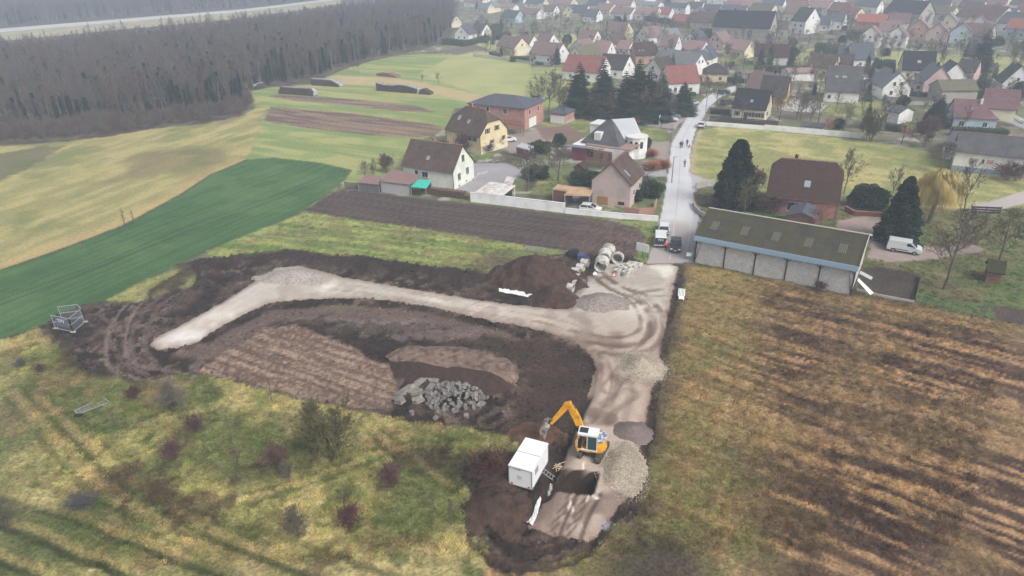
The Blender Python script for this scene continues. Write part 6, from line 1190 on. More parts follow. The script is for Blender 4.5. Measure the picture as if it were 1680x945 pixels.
# ------------------------------------------------------------------ the barn
def barn():
    A, B = gp(1141, 392, 4.0), gp(1406, 443, 4.0); L_ = (B-A).length; d = (B-A).normalized(); nn = Vector((-d.y, d.x, 0)); w_, hr, he = 12.0, 7.0, 4.6; c = (A+B)/2+nn*w_/2; c.z = 0
    t = empty('barn', c, math.atan2(d.y, d.x), 'long open-sided barn with mossy corrugated roof and grey block wall', 'barn'); x0, x1 = -L_/2, L_/2; y0 = -w_/2
    MOSS = tilemat('corrugated_mossy', S(64, 62, 62), S(80, 76, 72), S(80, 76, 38), mossamt=.8, rowh=1.2, bw=1.05)
    BLK = plain('grey_block_wall', S(202, 200, 198), .9, .18, 1.6, dirt=S(186, 184, 180), dscale=2.4, bump=.01); FAS = plain('fascia_pale_blue', S(150, 176, 196), .5, .06)
    bays = 5; bw_ = (L_-.3)/bays
    for i in range(bays):
        m3 = MB(); xa = x0+.15+i*bw_+.09; m3.box((xa+(bw_-.18)/2, y0+.42, 1.85), (bw_-.18, .2, 4.1)); pn = m3.build('wall_panel', BLK, t)
        m3 = MB()
        for k in range(1, 16): m3.box((xa+(bw_-.18)/2, y0+.317, k*.25-.1), (bw_-.2, .012, .02))
        m3.build('mortar_joint', plain('mortar_dark', S(120, 118, 116), .95, .1), pn)
    m3 = MB(); m3.box((0, w_/2-.3, 2), (L_-.3, .2, 4.4)); m3.build('back_wall', BLK, t)
    for x in (x0+.25, x1-.25): m3 = MB(); m3.prism([(y0+.7, -.3), (w_/2-.4, -.3), (w_/2-.4, 4.4), (0, hr-.35), (y0+.7, 4.4)], -.08, .08, T=Matrix.Translation((x, 0, 0)) @ Matrix.Rotation(PI/2, 4, 'Z') @ Matrix.Scale(1, 4)); m3.build('gable_wall', BLK, t)
    # roof sheets: two slopes of corrugated sheets, each with real ribs
    def slope(sg):
        m3 = MB(); n = int(L_/.18); V = []; ye = sg*(w_/2+.2); ze = he-.05
        for i in range(n+1):
            x = x0-.2+(L_+.4)*i/n; dz = .035 if i % 2 else 0
            V += [(x, ye, ze+dz), (x, ye*.5, (ze+hr)/2+dz), (x, 0, hr+dz)]
        F = [((i*3+k), ((i+1)*3+k), ((i+1)*3+k+1), (i*3+k+1)) if sg < 0 else ((i*3+k), (i*3+k+1), ((i+1)*3+k+1), ((i+1)*3+k)) for i in range(n) for k in range(2)]
        m3.add(V, F); o = m3.build('roof_sheeting', MOSS, t, uv=uvroof); md = o.modifiers.new('s', 'SOLIDIFY'); md.thickness = .03; return o
    r1 = slope(-1); slope(1); rg = random.Random(8)
    for i in range(5):
        m3 = MB(); x = x0+L_*(.09+.2*i); k = .42; y = y0*(1-k); z = he+(hr-he)*k+.06; T = Matrix.Translation((x, y, z)) @ Matrix.Rotation(math.atan((hr-he)/(w_/2)), 4, 'X')
        for q in range(5): m3.box((q*.22-.44, 0, .03), (.12, 1.9, .05), T=T)
        m3.build('rooflight', plain('rooflight_pale', S(112, 110, 98), .6, .2), r1)
    m3 = MB(); m3.box((0, 0, hr+.08), (L_+.4, .4, .08)); m3.build('ridge_strip', plain('ridge_pale', S(170, 165, 150), .8, .2), r1)
    m3 = MB(); m3.box((0, y0-.22, 4.22), (L_+.3, .1, .78)); m3.build('fascia', FAS, t)
    m3 = MB(); m3.bar((x1+.24, y0-.2, he+.1), (x1+.24, 0, hr+.1), .12, .25); m3.bar((x1+.24, w_/2+.2, he+.1), (x1+.24, 0, hr+.1), .12, .25); m3.build('verge_board', plain('verge_pale', S(186, 182, 172), .7, .1), t)
    DKS = plain('barn_steel_dark', S(58, 52, 50), .6, .2)
    for i in range(bays+1):
        x = x0+.15+i*bw_; m3 = MB(); m3.box((x, y0+.3, 2), (.16, .16, 4.2))
        for s_ in (-1, 1):
            if (i == 0 and s_ < 0) or (i == bays and s_ > 0): continue
            m3.bar((x, y0+.3, 3.0), (x+s_*.75, y0+.3, 3.85), .08)
        if i in (0, bays): s_ = 1 if i == 0 else -1; m3.bar((x+s_*.1, y0+.25, .5), (x+s_*.8, y0+.25, 3.9), .06)
        m3.build('post', DKS, t)
    m3 = MB(); m3.add([(x1+.3, y0+.4, 2.3), (x1+2.3, y0-.3, .9), (x1+2.6, y0+.6, .9), (x1+.3, y0+1.4, 2.3)], [(0, 1, 2, 3), (3, 2, 1, 0)]); m3.build('white_flap', MEM, t)
    m3 = MB(); m3.add([(x1+.3, y0+1.5, 2.9), (x1+1.9, y0+1.3, 2.4), (x1+2.0, y0+2.3, 2.4), (x1+.3, y0+2.6, 2.9)], [(0, 1, 2, 3), (3, 2, 1, 0)]); m3.build('grey_flap', LGR, t)
barn()
# ------------------------------------------------------------------ walls and fences
def wallrun(label, pts_, h, mat_, name='garden_wall', cat='wall', th=.18, step=None, cap=None, lean_=0, piece='wall_panel'):
    P = [gp(*p) for p in pts_]; o = P[0]; t = empty(name, o, 0, label, cat)
    for i in range(len(P)-1):
        a, b = P[i]-o, P[i+1]-o; L_ = (b-a).length; n = max(1, int(round(L_/step))) if step else 1; hh = h[i] if isinstance(h, (list, tuple)) else h
        for k in range(n):
            p, q = a.lerp(b, k/n), a.lerp(b, (k+1)/n); dv = (q-p).normalized()*.012; m3 = MB(); m3.bar(p+dv+Vector((0, 0, hh/2-.15)), q-dv+Vector((0, 0, hh/2-.15)), th, hh+.3); pc = m3.build(piece, mat_, t)
            if cap: m3 = MB(); m3.bar(p+dv+Vector((0, 0, hh+.03)), q-dv+Vector((0, 0, hh+.03)), th+.08, .06); m3.build('coping', cap, pc)
            if step: m3 = MB(); m3.box((p.x, p.y, hh/2), (.14, th+.05, hh+.08), rz=math.atan2(dv.y, dv.x)); m3.build('post', mat_, t)
    return t
WW = plain('wall_white_painted', S(242, 242, 242), .8, .06, 1, dirt=S(222, 222, 218), dscale=.5); CW = plain('wall_concrete', S(176, 172, 166), .85, .15, 1.2); PW_ = wl('pink_wall', S(172, 132, 120)); TIM = plain('fence_timber_grey', S(110, 104, 104), .85, .25, 3); BLKF = plain('fence_black', S(58, 52, 52), .7, .2)
wallrun('tall white panel wall between ploughed field and gardens', [(773, 331), (800, 334), (927, 349.5)], 1.9, WW, step=3.4, cap=WW)
wallrun('lower white panel wall running on to the road', [(928, 350), (1000, 357), (1080, 363.5)], 1.0, WW, step=3.4, cap=WW)
wallrun('white wall along the upper meadow', [(1159, 206), (1200, 209), (1254, 213), (1320, 219), (1413, 227.5)], [1.1, 1.1, 1.35, 1.35], WW, step=6)
wallrun('pink garden wall beside the beige pink house', [(1024, 350), (1048, 353), (1072, 351), (1077, 336)], 1.2, PW_, cap=PW_, step=4)
wallrun('low grey wall at the driveway mouth', [(1141, 309), (1172, 302)], 1.1, CW); wallrun('curved pale wall beside the barn and road', [(1137, 335), (1140, 345), (1147, 352), (1159, 359)], .9, CW)
wallrun('white wall screening the parked white cars', [(1081, 205), (1094, 185)], 2.4, WW); wallrun('pale kerb wall edging the lane', [(1124, 187), (1136, 174)], .9, CW)
wallrun('maroon garden wall behind the salmon house drive', [(1386, 345), (1400, 353), (1446, 356)], .8, wl('maroon_wall', S(120, 72, 66)), cap=PW_)
wallrun('grey block wall with fence before the white gabled house', [(1447, 158), (1457, 170), (1500, 172), (1530, 172)], 1.0, CW, step=5)
wallrun('white wall with pillars along the right lane', [(1641, 180), (1660, 192), (1680, 204)], .8, WW, step=3)
wallrun('long pale wall behind the meadow strip', [(1262, 58), (1330, 62), (1380, 64)], 1.6, CW, step=8); wallrun('pale wall at the foot of the old village', [(1500, 70), (1560, 76), (1590, 78)], 1.4, CW, step=8)
wallrun('low concrete edge of the vegetable plot', [(1405, 477), (1440, 486), (1500, 497)], .35, CW, th=.12); wallrun('timber edge right of the vegetable plot', [(1501, 496), (1511, 456)], .7, TIM, th=.1, step=2)
wallrun('curved kerb in the courtyard of the white house', [(777, 296), (785, 287), (800, 283)], .5, CW)
def fence(label, pts_, h, mat_, kind='slat', gap=2.4, name='fence', n_sl=6, pm=None):
    P = [gp(*p) for p in pts_]; o = P[0]; t = empty(name, o, 0, label, 'fence')
    for i in range(len(P)-1):
        a, b = P[i]-o, P[i+1]-o; L_ = (b-a).length; n = max(1, int(round(L_/gap)))
        for k in range(n+1):
            p = a.lerp(b, k/n)
            if k < n or i == len(P)-2: m3 = MB(); m3.box((p.x, p.y, h/2), (.09, .09, h+.15)); m3.build('post', pm or mat_, t)
            if k < n:
                q = a.lerp(b, (k+1)/n)
                if kind == 'slat':
                    me_ = None
                    for s_ in range(n_sl): z = (s_+.5)*h/n_sl; m3 = MB(); m3.bar(p+Vector((0, 0, z)), q+Vector((0, 0, z)), .03, h/n_sl*.8); m3.build('slat', mat_, t)
                elif kind == 'mesh':
                    m3 = MB()
                    for s_ in range(5): z = .08+s_*(h-.1)/4; m3.bar(p+Vector((0, 0, z)), q+Vector((0, 0, z)), .018)
                    nv = int((q-p).length/.3)
                    for s_ in range(1, nv): r_ = p.lerp(q, s_/nv); m3.bar(r_, r_+Vector((0, 0, h)), .012)
                    m3.build('wire_mesh', mat_, t)
    return t
WIRE = plain('fence_wire_green', S(70, 84, 78), .6, .1); WIRG = plain('fence_wire_grey', S(120, 124, 126), .5, .1, metal=.3)
fence('grey slatted garden fence at the field corner', [(566, 308), (600, 311.5), (640, 316), (672, 320)], 1.3, TIM, n_sl=4); fence('black boarded fence above the white wall', [(1164, 199), (1215, 203), (1276, 208)], 1.5, BLKF, n_sl=5, gap=3)
fence('green wire fence along the lane to the brick garage', [(953, 198), (1000, 202), (1050, 207), (1103, 214)], 1.4, WIRE, 'mesh', 3); fence('pale board fence at the edge of the estate', [(776, 93), (820, 98), (866, 105), (905, 108)], 1.3, plain('fence_pale', S(190, 184, 176), .8, .15), n_sl=2, gap=4)
fence('wire fence between stubble field and garden', [(1512, 500), (1560, 509), (1615, 519), (1680, 531)], 1.4, WIRG, 'mesh', 3.5); fence('grey fence of the white gabled house garden', [(1440, 158), (1457, 168), (1528, 170)], 1.7, TIM, gap=3, n_sl=4); fence('thin post fence on the right meadow edge', [(1592, 349), (1640, 351)], 1.3, BLKF, gap=3, n_sl=3)
fence('dark fence beside the road before the grass plot', [(1103, 214), (1100, 240), (1096, 275)], 1.2, WIRG, 'mesh', 3)
# site fence panels (loose mesh hoarding) with the banner
def panel(a, b, h=2.0, parent=None):
    m3 = MB(); up = Vector((0, 0, h))
    for p, q in ((a, b), (a+up, b+up), (a, a+up), (b, b+up), (a+up*.5, b+up*.5)): m3.bar(p+Vector((0, 0, .1)), q+Vector((0, 0, .1)), .07)
    n = int((b-a).length/.22)
    for k in range(1, n): p = a.lerp(b, k/n); m3.bar(p+Vector((0, 0, .1)), p+up+Vector((0, 0, .1)), .012)
    for k in range(1, 9): m3.bar(a+up*k/9+Vector((0, 0, .1)), b+up*k/9+Vector((0, 0, .1)), .012)
    return m3
def text_mesh(body, size, mat_, name='lettering', parent=None, ext=.01):
    cu = D.curves.new(name, 'FONT'); cu.body = body; cu.size = size; cu.extrude = ext; cu.align_x = 'CENTER'; cu.align_y = 'CENTER'; ob = D.objects.new(name, cu); sc.collection.objects.link(ob); dg = bpy.context.evaluated_depsgraph_get(); me = D.meshes.new_from_object(ob.evaluated_get(dg)); D.objects.remove(ob); me.materials.clear(); me.materials.append(mat_)
    return link(me, name, parent)
GAL = plain('fence_galvanised', S(176, 182, 188), .4, .1, metal=.4)
q0 = gp(92, 541); t = empty('site_fence', (q0.x, q0.y, gz(q0.x, q0.y)), 0, 'ring of mesh site fence panels with grey lettered banner', 'site fence'); PP = [gp(*p)-q0 for p in ((92, 541), (121, 547), (141, 530), (134, 523), (103, 527))]
for i in range(4): m3 = panel(PP[i], PP[i+1], 2.0); m3.build('fence_panel', GAL, t)
for p in PP[:4]: m3 = MB(); m3.box((p.x, p.y, .08), (.6, .25, .16)); m3.build('fence_foot', CW, t)
a, b = PP[0].lerp(PP[1], .2), PP[0].lerp(PP[1], .85); m3 = MB(); m3.bar(a+Vector((0, -.05, 1.25)), b+Vector((0, -.05, 1.25)), .03, 1.2); bn = m3.build('banner', plain('banner_blue_grey', S(104, 116, 130), .7, .1), t)
tx = text_mesh('TPV', .85, MEM, 'lettering', bn); dv = (b-a); tx.location = (a+b)/2+Vector((-.0, -.13, 1.5)); tx.rotation_euler = (PI/2, 0, math.atan2(dv.y, dv.x)); tx.scale = (.9, .9, .9)
def lying(label, c4, foot=None):
    P = [gp(*p) for p in c4]; o = P[0]; t = empty('site_barrier', (o.x, o.y, gz(o.x, o.y)+.12), 0, label, 'fence panel'); V = [p-o for p in P]; m3 = MB()
    for i in range(4): m3.bar(V[i], V[(i+1) % 4], .07)
    for k in range(1, 10): m3.bar(V[0].lerp(V[1], k/10), V[3].lerp(V[2], k/10), .014)
    for k in range(1, 7): m3.bar(V[0].lerp(V[3], k/7), V[1].lerp(V[2], k/7), .014)
    m3.build('frame', GAL, t)
    if foot: f = gp(*foot)-o; m3 = MB(); m3.box((f.x, f.y, .05), (.8, .35, .18), rz=.2); m3.build('fence_foot', BLACK, t)
lying('mesh fence panel lying in the rough grass with black foot', [(122, 674), (128, 680), (180, 660), (170, 652)], (129, 682)); lying('mesh fence panel lying on the green strip', [(860, 410), (888, 415), (895, 408), (865, 405)])
# ------------------------------------------------------------------ vehicles
LRED = plain('tail_lamp', S(150, 24, 24), .3, .05, spec=.6); LCL = plain('head_lamp', S(220, 224, 228), .15, .05, spec=.8); PLT = plain('number_plate', S(214, 214, 206), .5, .05); RIM = plain('wheel_rim', S(150, 152, 156), .35, .1, metal=.6)
def paint(n, c): return plain('paint_'+n, c, .28, .05, 1, spec=.5, coat=.6)
PAINT = dict(white=paint('white', (.74, .75, .76)), black=paint('black', (.022, .024, .028)), red=paint('dark_red', S(120, 34, 50)), grey=paint('grey', S(120, 130, 130)), silver=paint('silver', S(206, 212, 214)), blue=paint('blue', S(50, 64, 104)))
SHP = dict(hatch=dict(L=4.0, W=1.74, H=1.46, low=[(-2.0, .32), (-2.0, .78), (-1.93, .98), (1.0, 1.0), (1.75, .82), (1.98, .62), (2.0, .32)], cab=[(-1.95, .96), (-1.65, 1.42), (.1, 1.46), (1.05, .97)], wh=(-1.25, 1.25), r=.31),
    suv=dict(L=4.5, W=1.85, H=1.68, low=[(-2.2, .38), (-2.22, .9), (-2.1, 1.1), (1.1, 1.12), (2.0, 1.0), (2.22, .75), (2.22, .38)], cab=[(-2.12, 1.08), (-1.8, 1.62), (.2, 1.68), (1.15, 1.1)], wh=(-1.35, 1.4), r=.35),
    van=dict(L=4.95, W=1.95, H=1.97, low=[(-2.45, .36), (-2.47, 1.2), (1.55, 1.2), (2.25, 1.02), (2.45, .75), (2.45, .36)], cab=[(-2.45, 1.18), (-2.36, 1.9), (-2.2, 1.97), (.85, 1.95), (1.65, 1.2)], wh=(-1.45, 1.5), r=.34))
def car(label, px, py, az, col, kind='hatch', panelvan=False, tail=None, cat='car', name='parked_car', white_roof=False, text=None):
    s = SHP[kind]; p = gp(px, py); t = empty(name, (p.x, p.y, gz(p.x, p.y)), R(az), label, cat); W_ = s['W']/2; pm = PAINT[col]
    def loft(poly, wb, wt, z0, z1):
        V = []; n = len(poly)
        for sg in (-1, 1):
            for x, z in poly: f = (z-z0)/(z1-z0); V.append((x, sg*(wb+(wt-wb)*f), z))
        return V, [tuple(range(n)), tuple(reversed(range(n, 2*n)))]+[(i, n+i, n+(i+1) % n, (i+1) % n) for i in range(n)]
    m3 = MB(); V, F = loft(s['low'], W_, W_*.97, .3, 1.2); m3.add(V, F); bo = m3.build('body', pm, t); md = bo.modifiers.new('b', 'BEVEL'); md.width = .07; md.segments = 2; md.angle_limit = R(30)
    zc0 = s['cab'][0][1]; zc1 = s['H']; m3 = MB(); V, F = loft(s['cab'], W_*.95, W_*.80 if kind != 'van' else W_*.9, zc0, zc1); m3.add(V, F); cb = m3.build('cabin', pm if panelvan else GLASS, t); md = cb.modifiers.new('b', 'BEVEL'); md.width = .05; md.segments = 2
    cp = s['cab']; wt = W_*.80 if kind != 'van' else W_*.9
    if not panelvan:
        m3 = MB(); m3.slab([(cp[1][0]+.05, -wt-.01), (cp[2][0]+.0, -wt-.01), (cp[2][0]+.0, wt+.01), (cp[1][0]+.05, wt+.01)], zc1-.06, zc1+.025); ro_ = m3.build('roof', PAINT['white'] if white_roof else pm, t)
        m3 = MB()
        for sg in (-1, 1):
            for (xa, za), (xb, zb) in ((cp[0], cp[1]), (cp[2], cp[3]), ((-.45, zc0), (-.4, zc1-.03))): m3.bar((xa, sg*W_*.95, za), (xb, sg*(wt+.005), zb), .08)
        m3.build('pillar', pm, t)
    else:
        x0_, z0_ = cp[-2]; x1_, z1_ = cp[-1]; T = None; m3 = MB(); m3.add([(x0_+.06, -W_*.84, z0_-.05), (x0_+.06, W_*.84, z0_-.05), (x1_+.03, W_*.92, z1_+.04), (x1_+.03, -W_*.92, z1_+.04)], [(0, 1, 2, 3), (3, 2, 1, 0)]); m3.build('windscreen', GLASS, t)
        for sg in (-1, 1): m3 = MB(); m3.add([(.25, sg*W_*.945, 1.75), (.72, sg*W_*.935, 1.75), (1.35, sg*W_*.965, 1.28), (.25, sg*W_*.965, 1.28)], [(0, 1, 2, 3), (3, 2, 1, 0)]); m3.build('side_window', GLASS, t); m3 = MB(); m3.box((-.6, sg*W_*.99, .62), (2.4, .03, .12)); m3.build('side_moulding', BLACK, t)
        m3 = MB(); m3.box((-2.47, .0, 1.45), (.03, 1.35, .5)); m3.build('rear_window', GLASS, t)
    for x in s['wh']:
        for sg in (-1, 1):
            m3 = MB(); m3.cyl((x, sg*(W_-.2), s['r']), (x, sg*(W_+.02), s['r']), s['r'], n=14); wh = m3.build('wheel', BLACK, t); m3 = MB(); m3.cyl((x, sg*(W_+.015), s['r']), (x, sg*(W_+.03), s['r']), s['r']*.62, n=10); m3.build('rim', RIM, wh)
    xf = s['low'][-1][0]; xr = s['low'][0][0]
    for sg in (-1, 1):
        m3 = MB(); m3.box((xf-.06, sg*W_*.74, .72), (.16, .38, .16)); m3.build('headlight', LCL, t); m3 = MB(); m3.box((xr+.01, sg*W_*.86, .92 if kind != 'van' else 1.05), (.08, .16, .3)); m3.build('taillight', LRED, t); m3 = MB(); m3.box((cp[-1][0]-.35, sg*(W_+.06), zc0+.1), (.14, .18, .14)); m3.build('wing_mirror', pm if not panelvan else BLACK, t)
    for x in (xf+.02, xr-.02): m3 = MB(); m3.box((x, 0, .5), (.03, .5, .12)); m3.build('number_plate', PLT, t)
    m3 = MB(); m3.box((xf-.02, 0, .42), (.1, 1.5, .16)); m3.box((xr+.02, 0, .42), (.1, 1.6, .18)); m3.build('bumper', BLACK, t)
    if text:
        m3 = MB(); m3.box((xr-.02, 0, 1.25), (.05, W_*1.84, 1.15)); tg = m3.build('tailgate', PAINT['black'], t); tx = text_mesh(text, .55, MEM, 'lettering', tg, .006); tx.rotation_euler = (PI/2, 0, -PI/2); tx.location = (xr-.055, 0, 1.45)
    return t
c1, c2 = gp(1105, 415), gp(1112, 330); rdaz = math.degrees(math.atan2(c2.y-c1.y, c2.x-c1.x))
car('white van with black tailgate lettering seen from behind', 1083, 398, rdaz+3, 'white', 'van', text='TPV', panelvan=True, cat='van', name='parked_van')
car('white pickup-like car standing in front of the lettered van', 1089, 380, rdaz+1, 'white', 'suv', white_roof=True)
car('small black car facing the building site', 1108, 408, rdaz+180, 'black', 'hatch')
car('silver white panel van parked by the dark conifer', 1482, 412.5, -30, 'silver', 'van', panelvan=True, cat='van', name='parked_van')
car('dark red car standing on the lane behind the wire fence', 1047, 204, -8, 'red', 'suv'); car('white car parked right of the white screen wall', 1100, 199, -6, 'white', 'hatch'); car('grey car half hidden behind the white one', 1103, 194, -8, 'grey', 'suv')
car('white car at the roadside where the white wall begins', 1151, 208, 68, 'white', 'hatch'); car('pale grey car by the bare trees behind the brick house', 883, 165, -25, 'grey', 'suv'); car('white car parked behind the low white wall', 969, 347, -22, 'white', 'hatch')
car('dark blue car at the far bend of the road', 1187, 154, 30, 'blue', 'hatch'); car('white car between the white gabled house and grey roof', 1421, 131, 20, 'white', 'hatch'); car('silver car under the trees beside the road', 1137, 172, 40, 'silver', 'hatch'); car('white car in the courtyard of the yellow house', 834, 232, 10, 'white', 'hatch')
car('dark car in the drive of the cream house', 1194, 172, 20, 'black', 'suv')
# ------------------------------------------------------------------ people
SKIN = plain('skin', S(196, 150, 128), .6, .05)
def skinned(name, pts_, edges, rad, mat_, parent):
    me = D.meshes.new(name); me.from_pydata(pts_, edges, []); me.materials.append(mat_); o = link(me, name, parent)
    md = o.modifiers.new('skin', 'SKIN'); md.use_smooth_shade = True
    for i, r_ in enumerate(rad): me.skin_vertices[0].data[i].radius = (r_, r_*.9)
    me.skin_vertices[0].data[0].use_root = True; o.modifiers.new('sub', 'SUBSURF').levels = 1; o.modifiers['sub'].render_levels = 1; return o
def person(label, loc, az, top, leg, pose='stand', group=None, hat=None, stride=.18, seat=False, parent=None, hair=(.05, .035, .025)):
    t = empty('person', loc, R(az), label, 'person', group) if parent is None else parent
    sw = stride; L_ = [(0, 0, .93), (0, 0, 1.12), (0, 0, 1.38), (.01, 0, 1.5), (.03, 0, 1.62), (.03, 0, 1.72)]
    if seat: legs = lambda s: [(.42, s*.12, .88), (.5, s*.12, .5), (.62, s*.12, .46)]
    else: legs = lambda s: [(s*sw*.6, s*.10, .5), (s*sw-.05, s*.10, .09), (s*sw+.13, s*.11, .04)]
    P = list(L_); E_s = [(0, 1), (1, 2), (2, 3), (3, 4), (4, 5)]; Rr = [.14, .13, .16, .055, .09, .07]
    hip = {}; arm_ = {}
    for s in (-1, 1):
        b = len(P); P.append((0, s*.1, .88)); Rr.append(.09); E_s.append((0, b)); q = legs(s)
        for k, v in enumerate(q): P.append(v); Rr.append((.06, .045, .04)[k]); E_s.append((b+k, b+k+1))
        b = len(P); P.append((0, s*.19, 1.42)); Rr.append(.06); E_s.append((2, b)); fw = .28 if seat else (-s*sw*.6)
        for k, v in enumerate([(fw*.5-.02, s*.25, 1.14), (fw+.1, s*.24, .94), (fw+.15, s*.235, .86), (fw+.19, s*.23, .79)]): P.append(v); Rr.append((.045, .032, .036, .018)[k]); E_s.append((b+k, b+k+1))
        h_ = b+3
        for dx, dy in ((.0, -.025), (.02, .025), (.05, 0)): P.append((P[h_][0]+.04+dx, P[h_][1]+dy, P[h_][2]-.06)); Rr.append(.012); E_s.append((h_, len(P)-1))
    bd = skinned('body', P, E_s, Rr, SKIN, t)
    J = [(0, 0, .9), (0, 0, 1.15), (0, 0, 1.4)]; JE = [(0, 1), (1, 2)]; JR = [.175, .165, .19]
    for s in (-1, 1):
        fw = .28 if seat else (-s*sw*.6); b = len(J); J += [(0, s*.2, 1.42), (fw*.5-.02, s*.26, 1.14), (fw+.08, s*.245, .97)]; JE += [(2, b), (b, b+1), (b+1, b+2)]; JR += [.085, .07, .055]
    skinned('jacket', J, JE, JR, top, t)
    Tt = [(0, 0, .95)]; TE = []; TR = [.155]
    for s in (-1, 1): q = legs(s); b = len(Tt); Tt += [(0, s*.1, .86), q[0], q[1]]; TE += [(0, b), (b, b+1), (b+1, b+2)]; TR += [.11, .08, .065]
    skinned('trousers', Tt, TE, TR, leg, t)
    m3 = MB()
    for s in (-1, 1): q = legs(s); m3.box((q[2][0]-.06, q[2][1], q[2][2]+.01), (.27, .1, .09))
    m3.build('shoe', BLACK, t)
    m3 = MB(); n = 10; V = []; 
    for j in range(5):
        e = R(j*22-5)
        for i in range(n): a = 2*PI*i/n; V.append((.02+math.cos(a)*math.cos(e)*.108, math.sin(a)*math.cos(e)*.1, 1.66+math.sin(e)*.13))
    m3.add(V, [(j*n+i, j*n+(i+1) % n, (j+1)*n+(i+1) % n, (j+1)*n+i) for j in range(4) for i in range(n)]+[tuple(range(4*n, 5*n))]); m3.build('helmet' if hat else 'hair', hat or plain('hair_dark', hair, .8), t)
    m3 = MB(); m3.box((.125, 0, 1.63), (.035, .025, .035)); m3.box((.115, 0, 1.58), (.02, .05, .012))
    for s in (-1, 1): m3.box((.115, s*.035, 1.665), (.02, .02, .012)); m3.box((.03, s*.1, 1.64), (.04, .02, .06))
    m3.build('face_features', plain('skin_darker', S(150, 100, 84), .7), t)  # nose, mouth, eyes and ears in a darker skin tone
    return t
cl = lambda n, c: plain('cloth_'+n, c, .9, .12, 6); NAVY, DKC, HV, PK, GC, JEAN = cl('navy', S(44, 48, 66)), cl('dark', S(40, 38, 42)), cl('signal_red', S(226, 62, 78)), cl('pinkish_red', S(232, 92, 110)), cl('grey', S(110, 112, 118)), cl('jeans', S(60, 72, 96))
def at(px, py): p = gp(px, py); return (p.x, p.y, gz(p.x, p.y))
person('person in pinkish red work jacket and white helmet behind the lettered van', at(1092, 412), rdaz, PK, DKC, hat=MEM, stride=.08)
person('walker in dark clothes, left of the pair on the road', at(1116, 243), 80, NAVY, DKC); person('walker in grey blue, right of the left pair on the road', at(1119, 242.5), 80, GC, JEAN); person('tall walker in black, upper right of the group on the road', at(1127, 240), 85, DKC, DKC); person('lone walker in grey nearer on the road', at(1123, 274), 80, GC, NAVY)
def dog(px, py, az, label):
    t = empty('dog', at(px, py), R(az), label, 'dog'); P = [(-.3, 0, .5), (0, 0, .5), (.28, 0, .52), (.4, 0, .66), (.48, 0, .74), (.62, 0, .70), (-.42, 0, .6), (-.52, 0, .66)]; E2 = [(0, 1), (1, 2), (2, 3), (3, 4), (4, 5), (0, 6), (6, 7)]; Rr = [.11, .11, .14, .08, .08, .035, .03, .015]
    for x, s in ((.26, -1), (.26, 1)):
        b = len(P); P += [(x, s*.08, .36), (x-.02, s*.08, .2), (x, s*.08, .03)]; E2 += [(2, b), (b, b+1), (b+1, b+2)]; Rr += [.05, .03, .03]
    for x, s in ((-.3, -1), (-.3, 1)):
        b = len(P); P += [(x+.06, s*.08, .36), (x-.08, s*.08, .2), (x-.02, s*.08, .03)]; E2 += [(0, b), (b, b+1), (b+1, b+2)]; Rr += [.06, .03, .03]
    skinned('body', P, E2, Rr, cl('dog_coat', S(50, 42, 40)), t)
    m3 = MB()
    for s in (-1, 1): m3.prism([(.42, .78), (.48, .78), (.44, .88)], s*.05-.015, s*.05+.015)
    m3.build('ear', cl('dog_coat', S(50, 42, 40)), t)
dog(1130, 243, 60, 'dark dog walking beside the walker in black')
# operator in the cab
op = Matrix.Translation((EXG.x, EXG.y, EXZ)) @ Msw @ Matrix.Translation((.35, .62, .82)); L3 = op.translation
person('digger operator in signal red jacket seated in the cab', (L3.x, L3.y, L3.z-.12), 164, HV, DKC, seat=True)
m3 = MB(); m3.box((.2, .62, 1.55), (.5, .5, .15)); m3.box((-.02, .62, 1.95), (.1, .48, .8)); st_ = m3.build('seat', BLACK, EXC); st_.matrix_local = Msw
# ------------------------------------------------------------------ signs and small things on the site
t = empty('site_sign', at(1053, 424), R(-38), 'white double site board on posts beside the road end', 'sign board')
for x in (-.55, .55): m3 = MB(); m3.box((x, 0, 1.9), (1.02, .05, 1.35)); bo = m3.build('board', MEM, t); m3 = MB(); [m3.box((x, -.03, 2.3-k*.2), (.7, .01, .05)) for k in range(5)]; m3.build('printed_line', plain('print_grey', S(150, 160, 176), .7), bo); 
for x in (-1.0, 0, 1.0): m3 = MB(); m3.box((x, .06, 1.0), (.08, .08, 2.9)); m3.build('post', TIM, t)
t = empty('road_sign', at(1130, 427), R(-10), 'small blank white sign board tilted beside the barn corner', 'sign board'); m3 = MB(); m3.box((0, 0, 1.0), (.85, .05, .6)); m3.build('board', MEM, t); m3 = MB(); m3.box((0, .05, .45), (.06, .06, .95)); m3.bar((0, .05, .1), (.8, -.2, 0), .06); m3.bar((0, .05, .1), (-.6, -.2, 0), .06); m3.build('stand', STEEL, t)
t = empty('plank_stack', at(1118, 484), R(75), 'stack of white planks with crumpled sheet on the field edge', 'plank stack'); rg = random.Random(4)
for k in range(5): m3 = MB(); m3.box((.4+rg.uniform(-.1, .1), -.4+k*.2, .35), (2.2, .15, .1)); m3.build('plank', MEM, t)
for k in (-.5, 1.2): m3 = MB(); m3.box((k, 0, .15), (.12, 1.1, .3)); m3.build('bearer', TIM, t)
m3 = MB(); V = [(x*.25-1.9, y*.25-.4, .15+rg.uniform(0, .35)) for x in range(5) for y in range(4)]; m3.add(V, [(i*4+k, i*4+k+1, (i+1)*4+k+1, (i+1)*4+k) for i in range(4) for k in range(3)]); m3.build('crumpled_sheet', MEM, t)
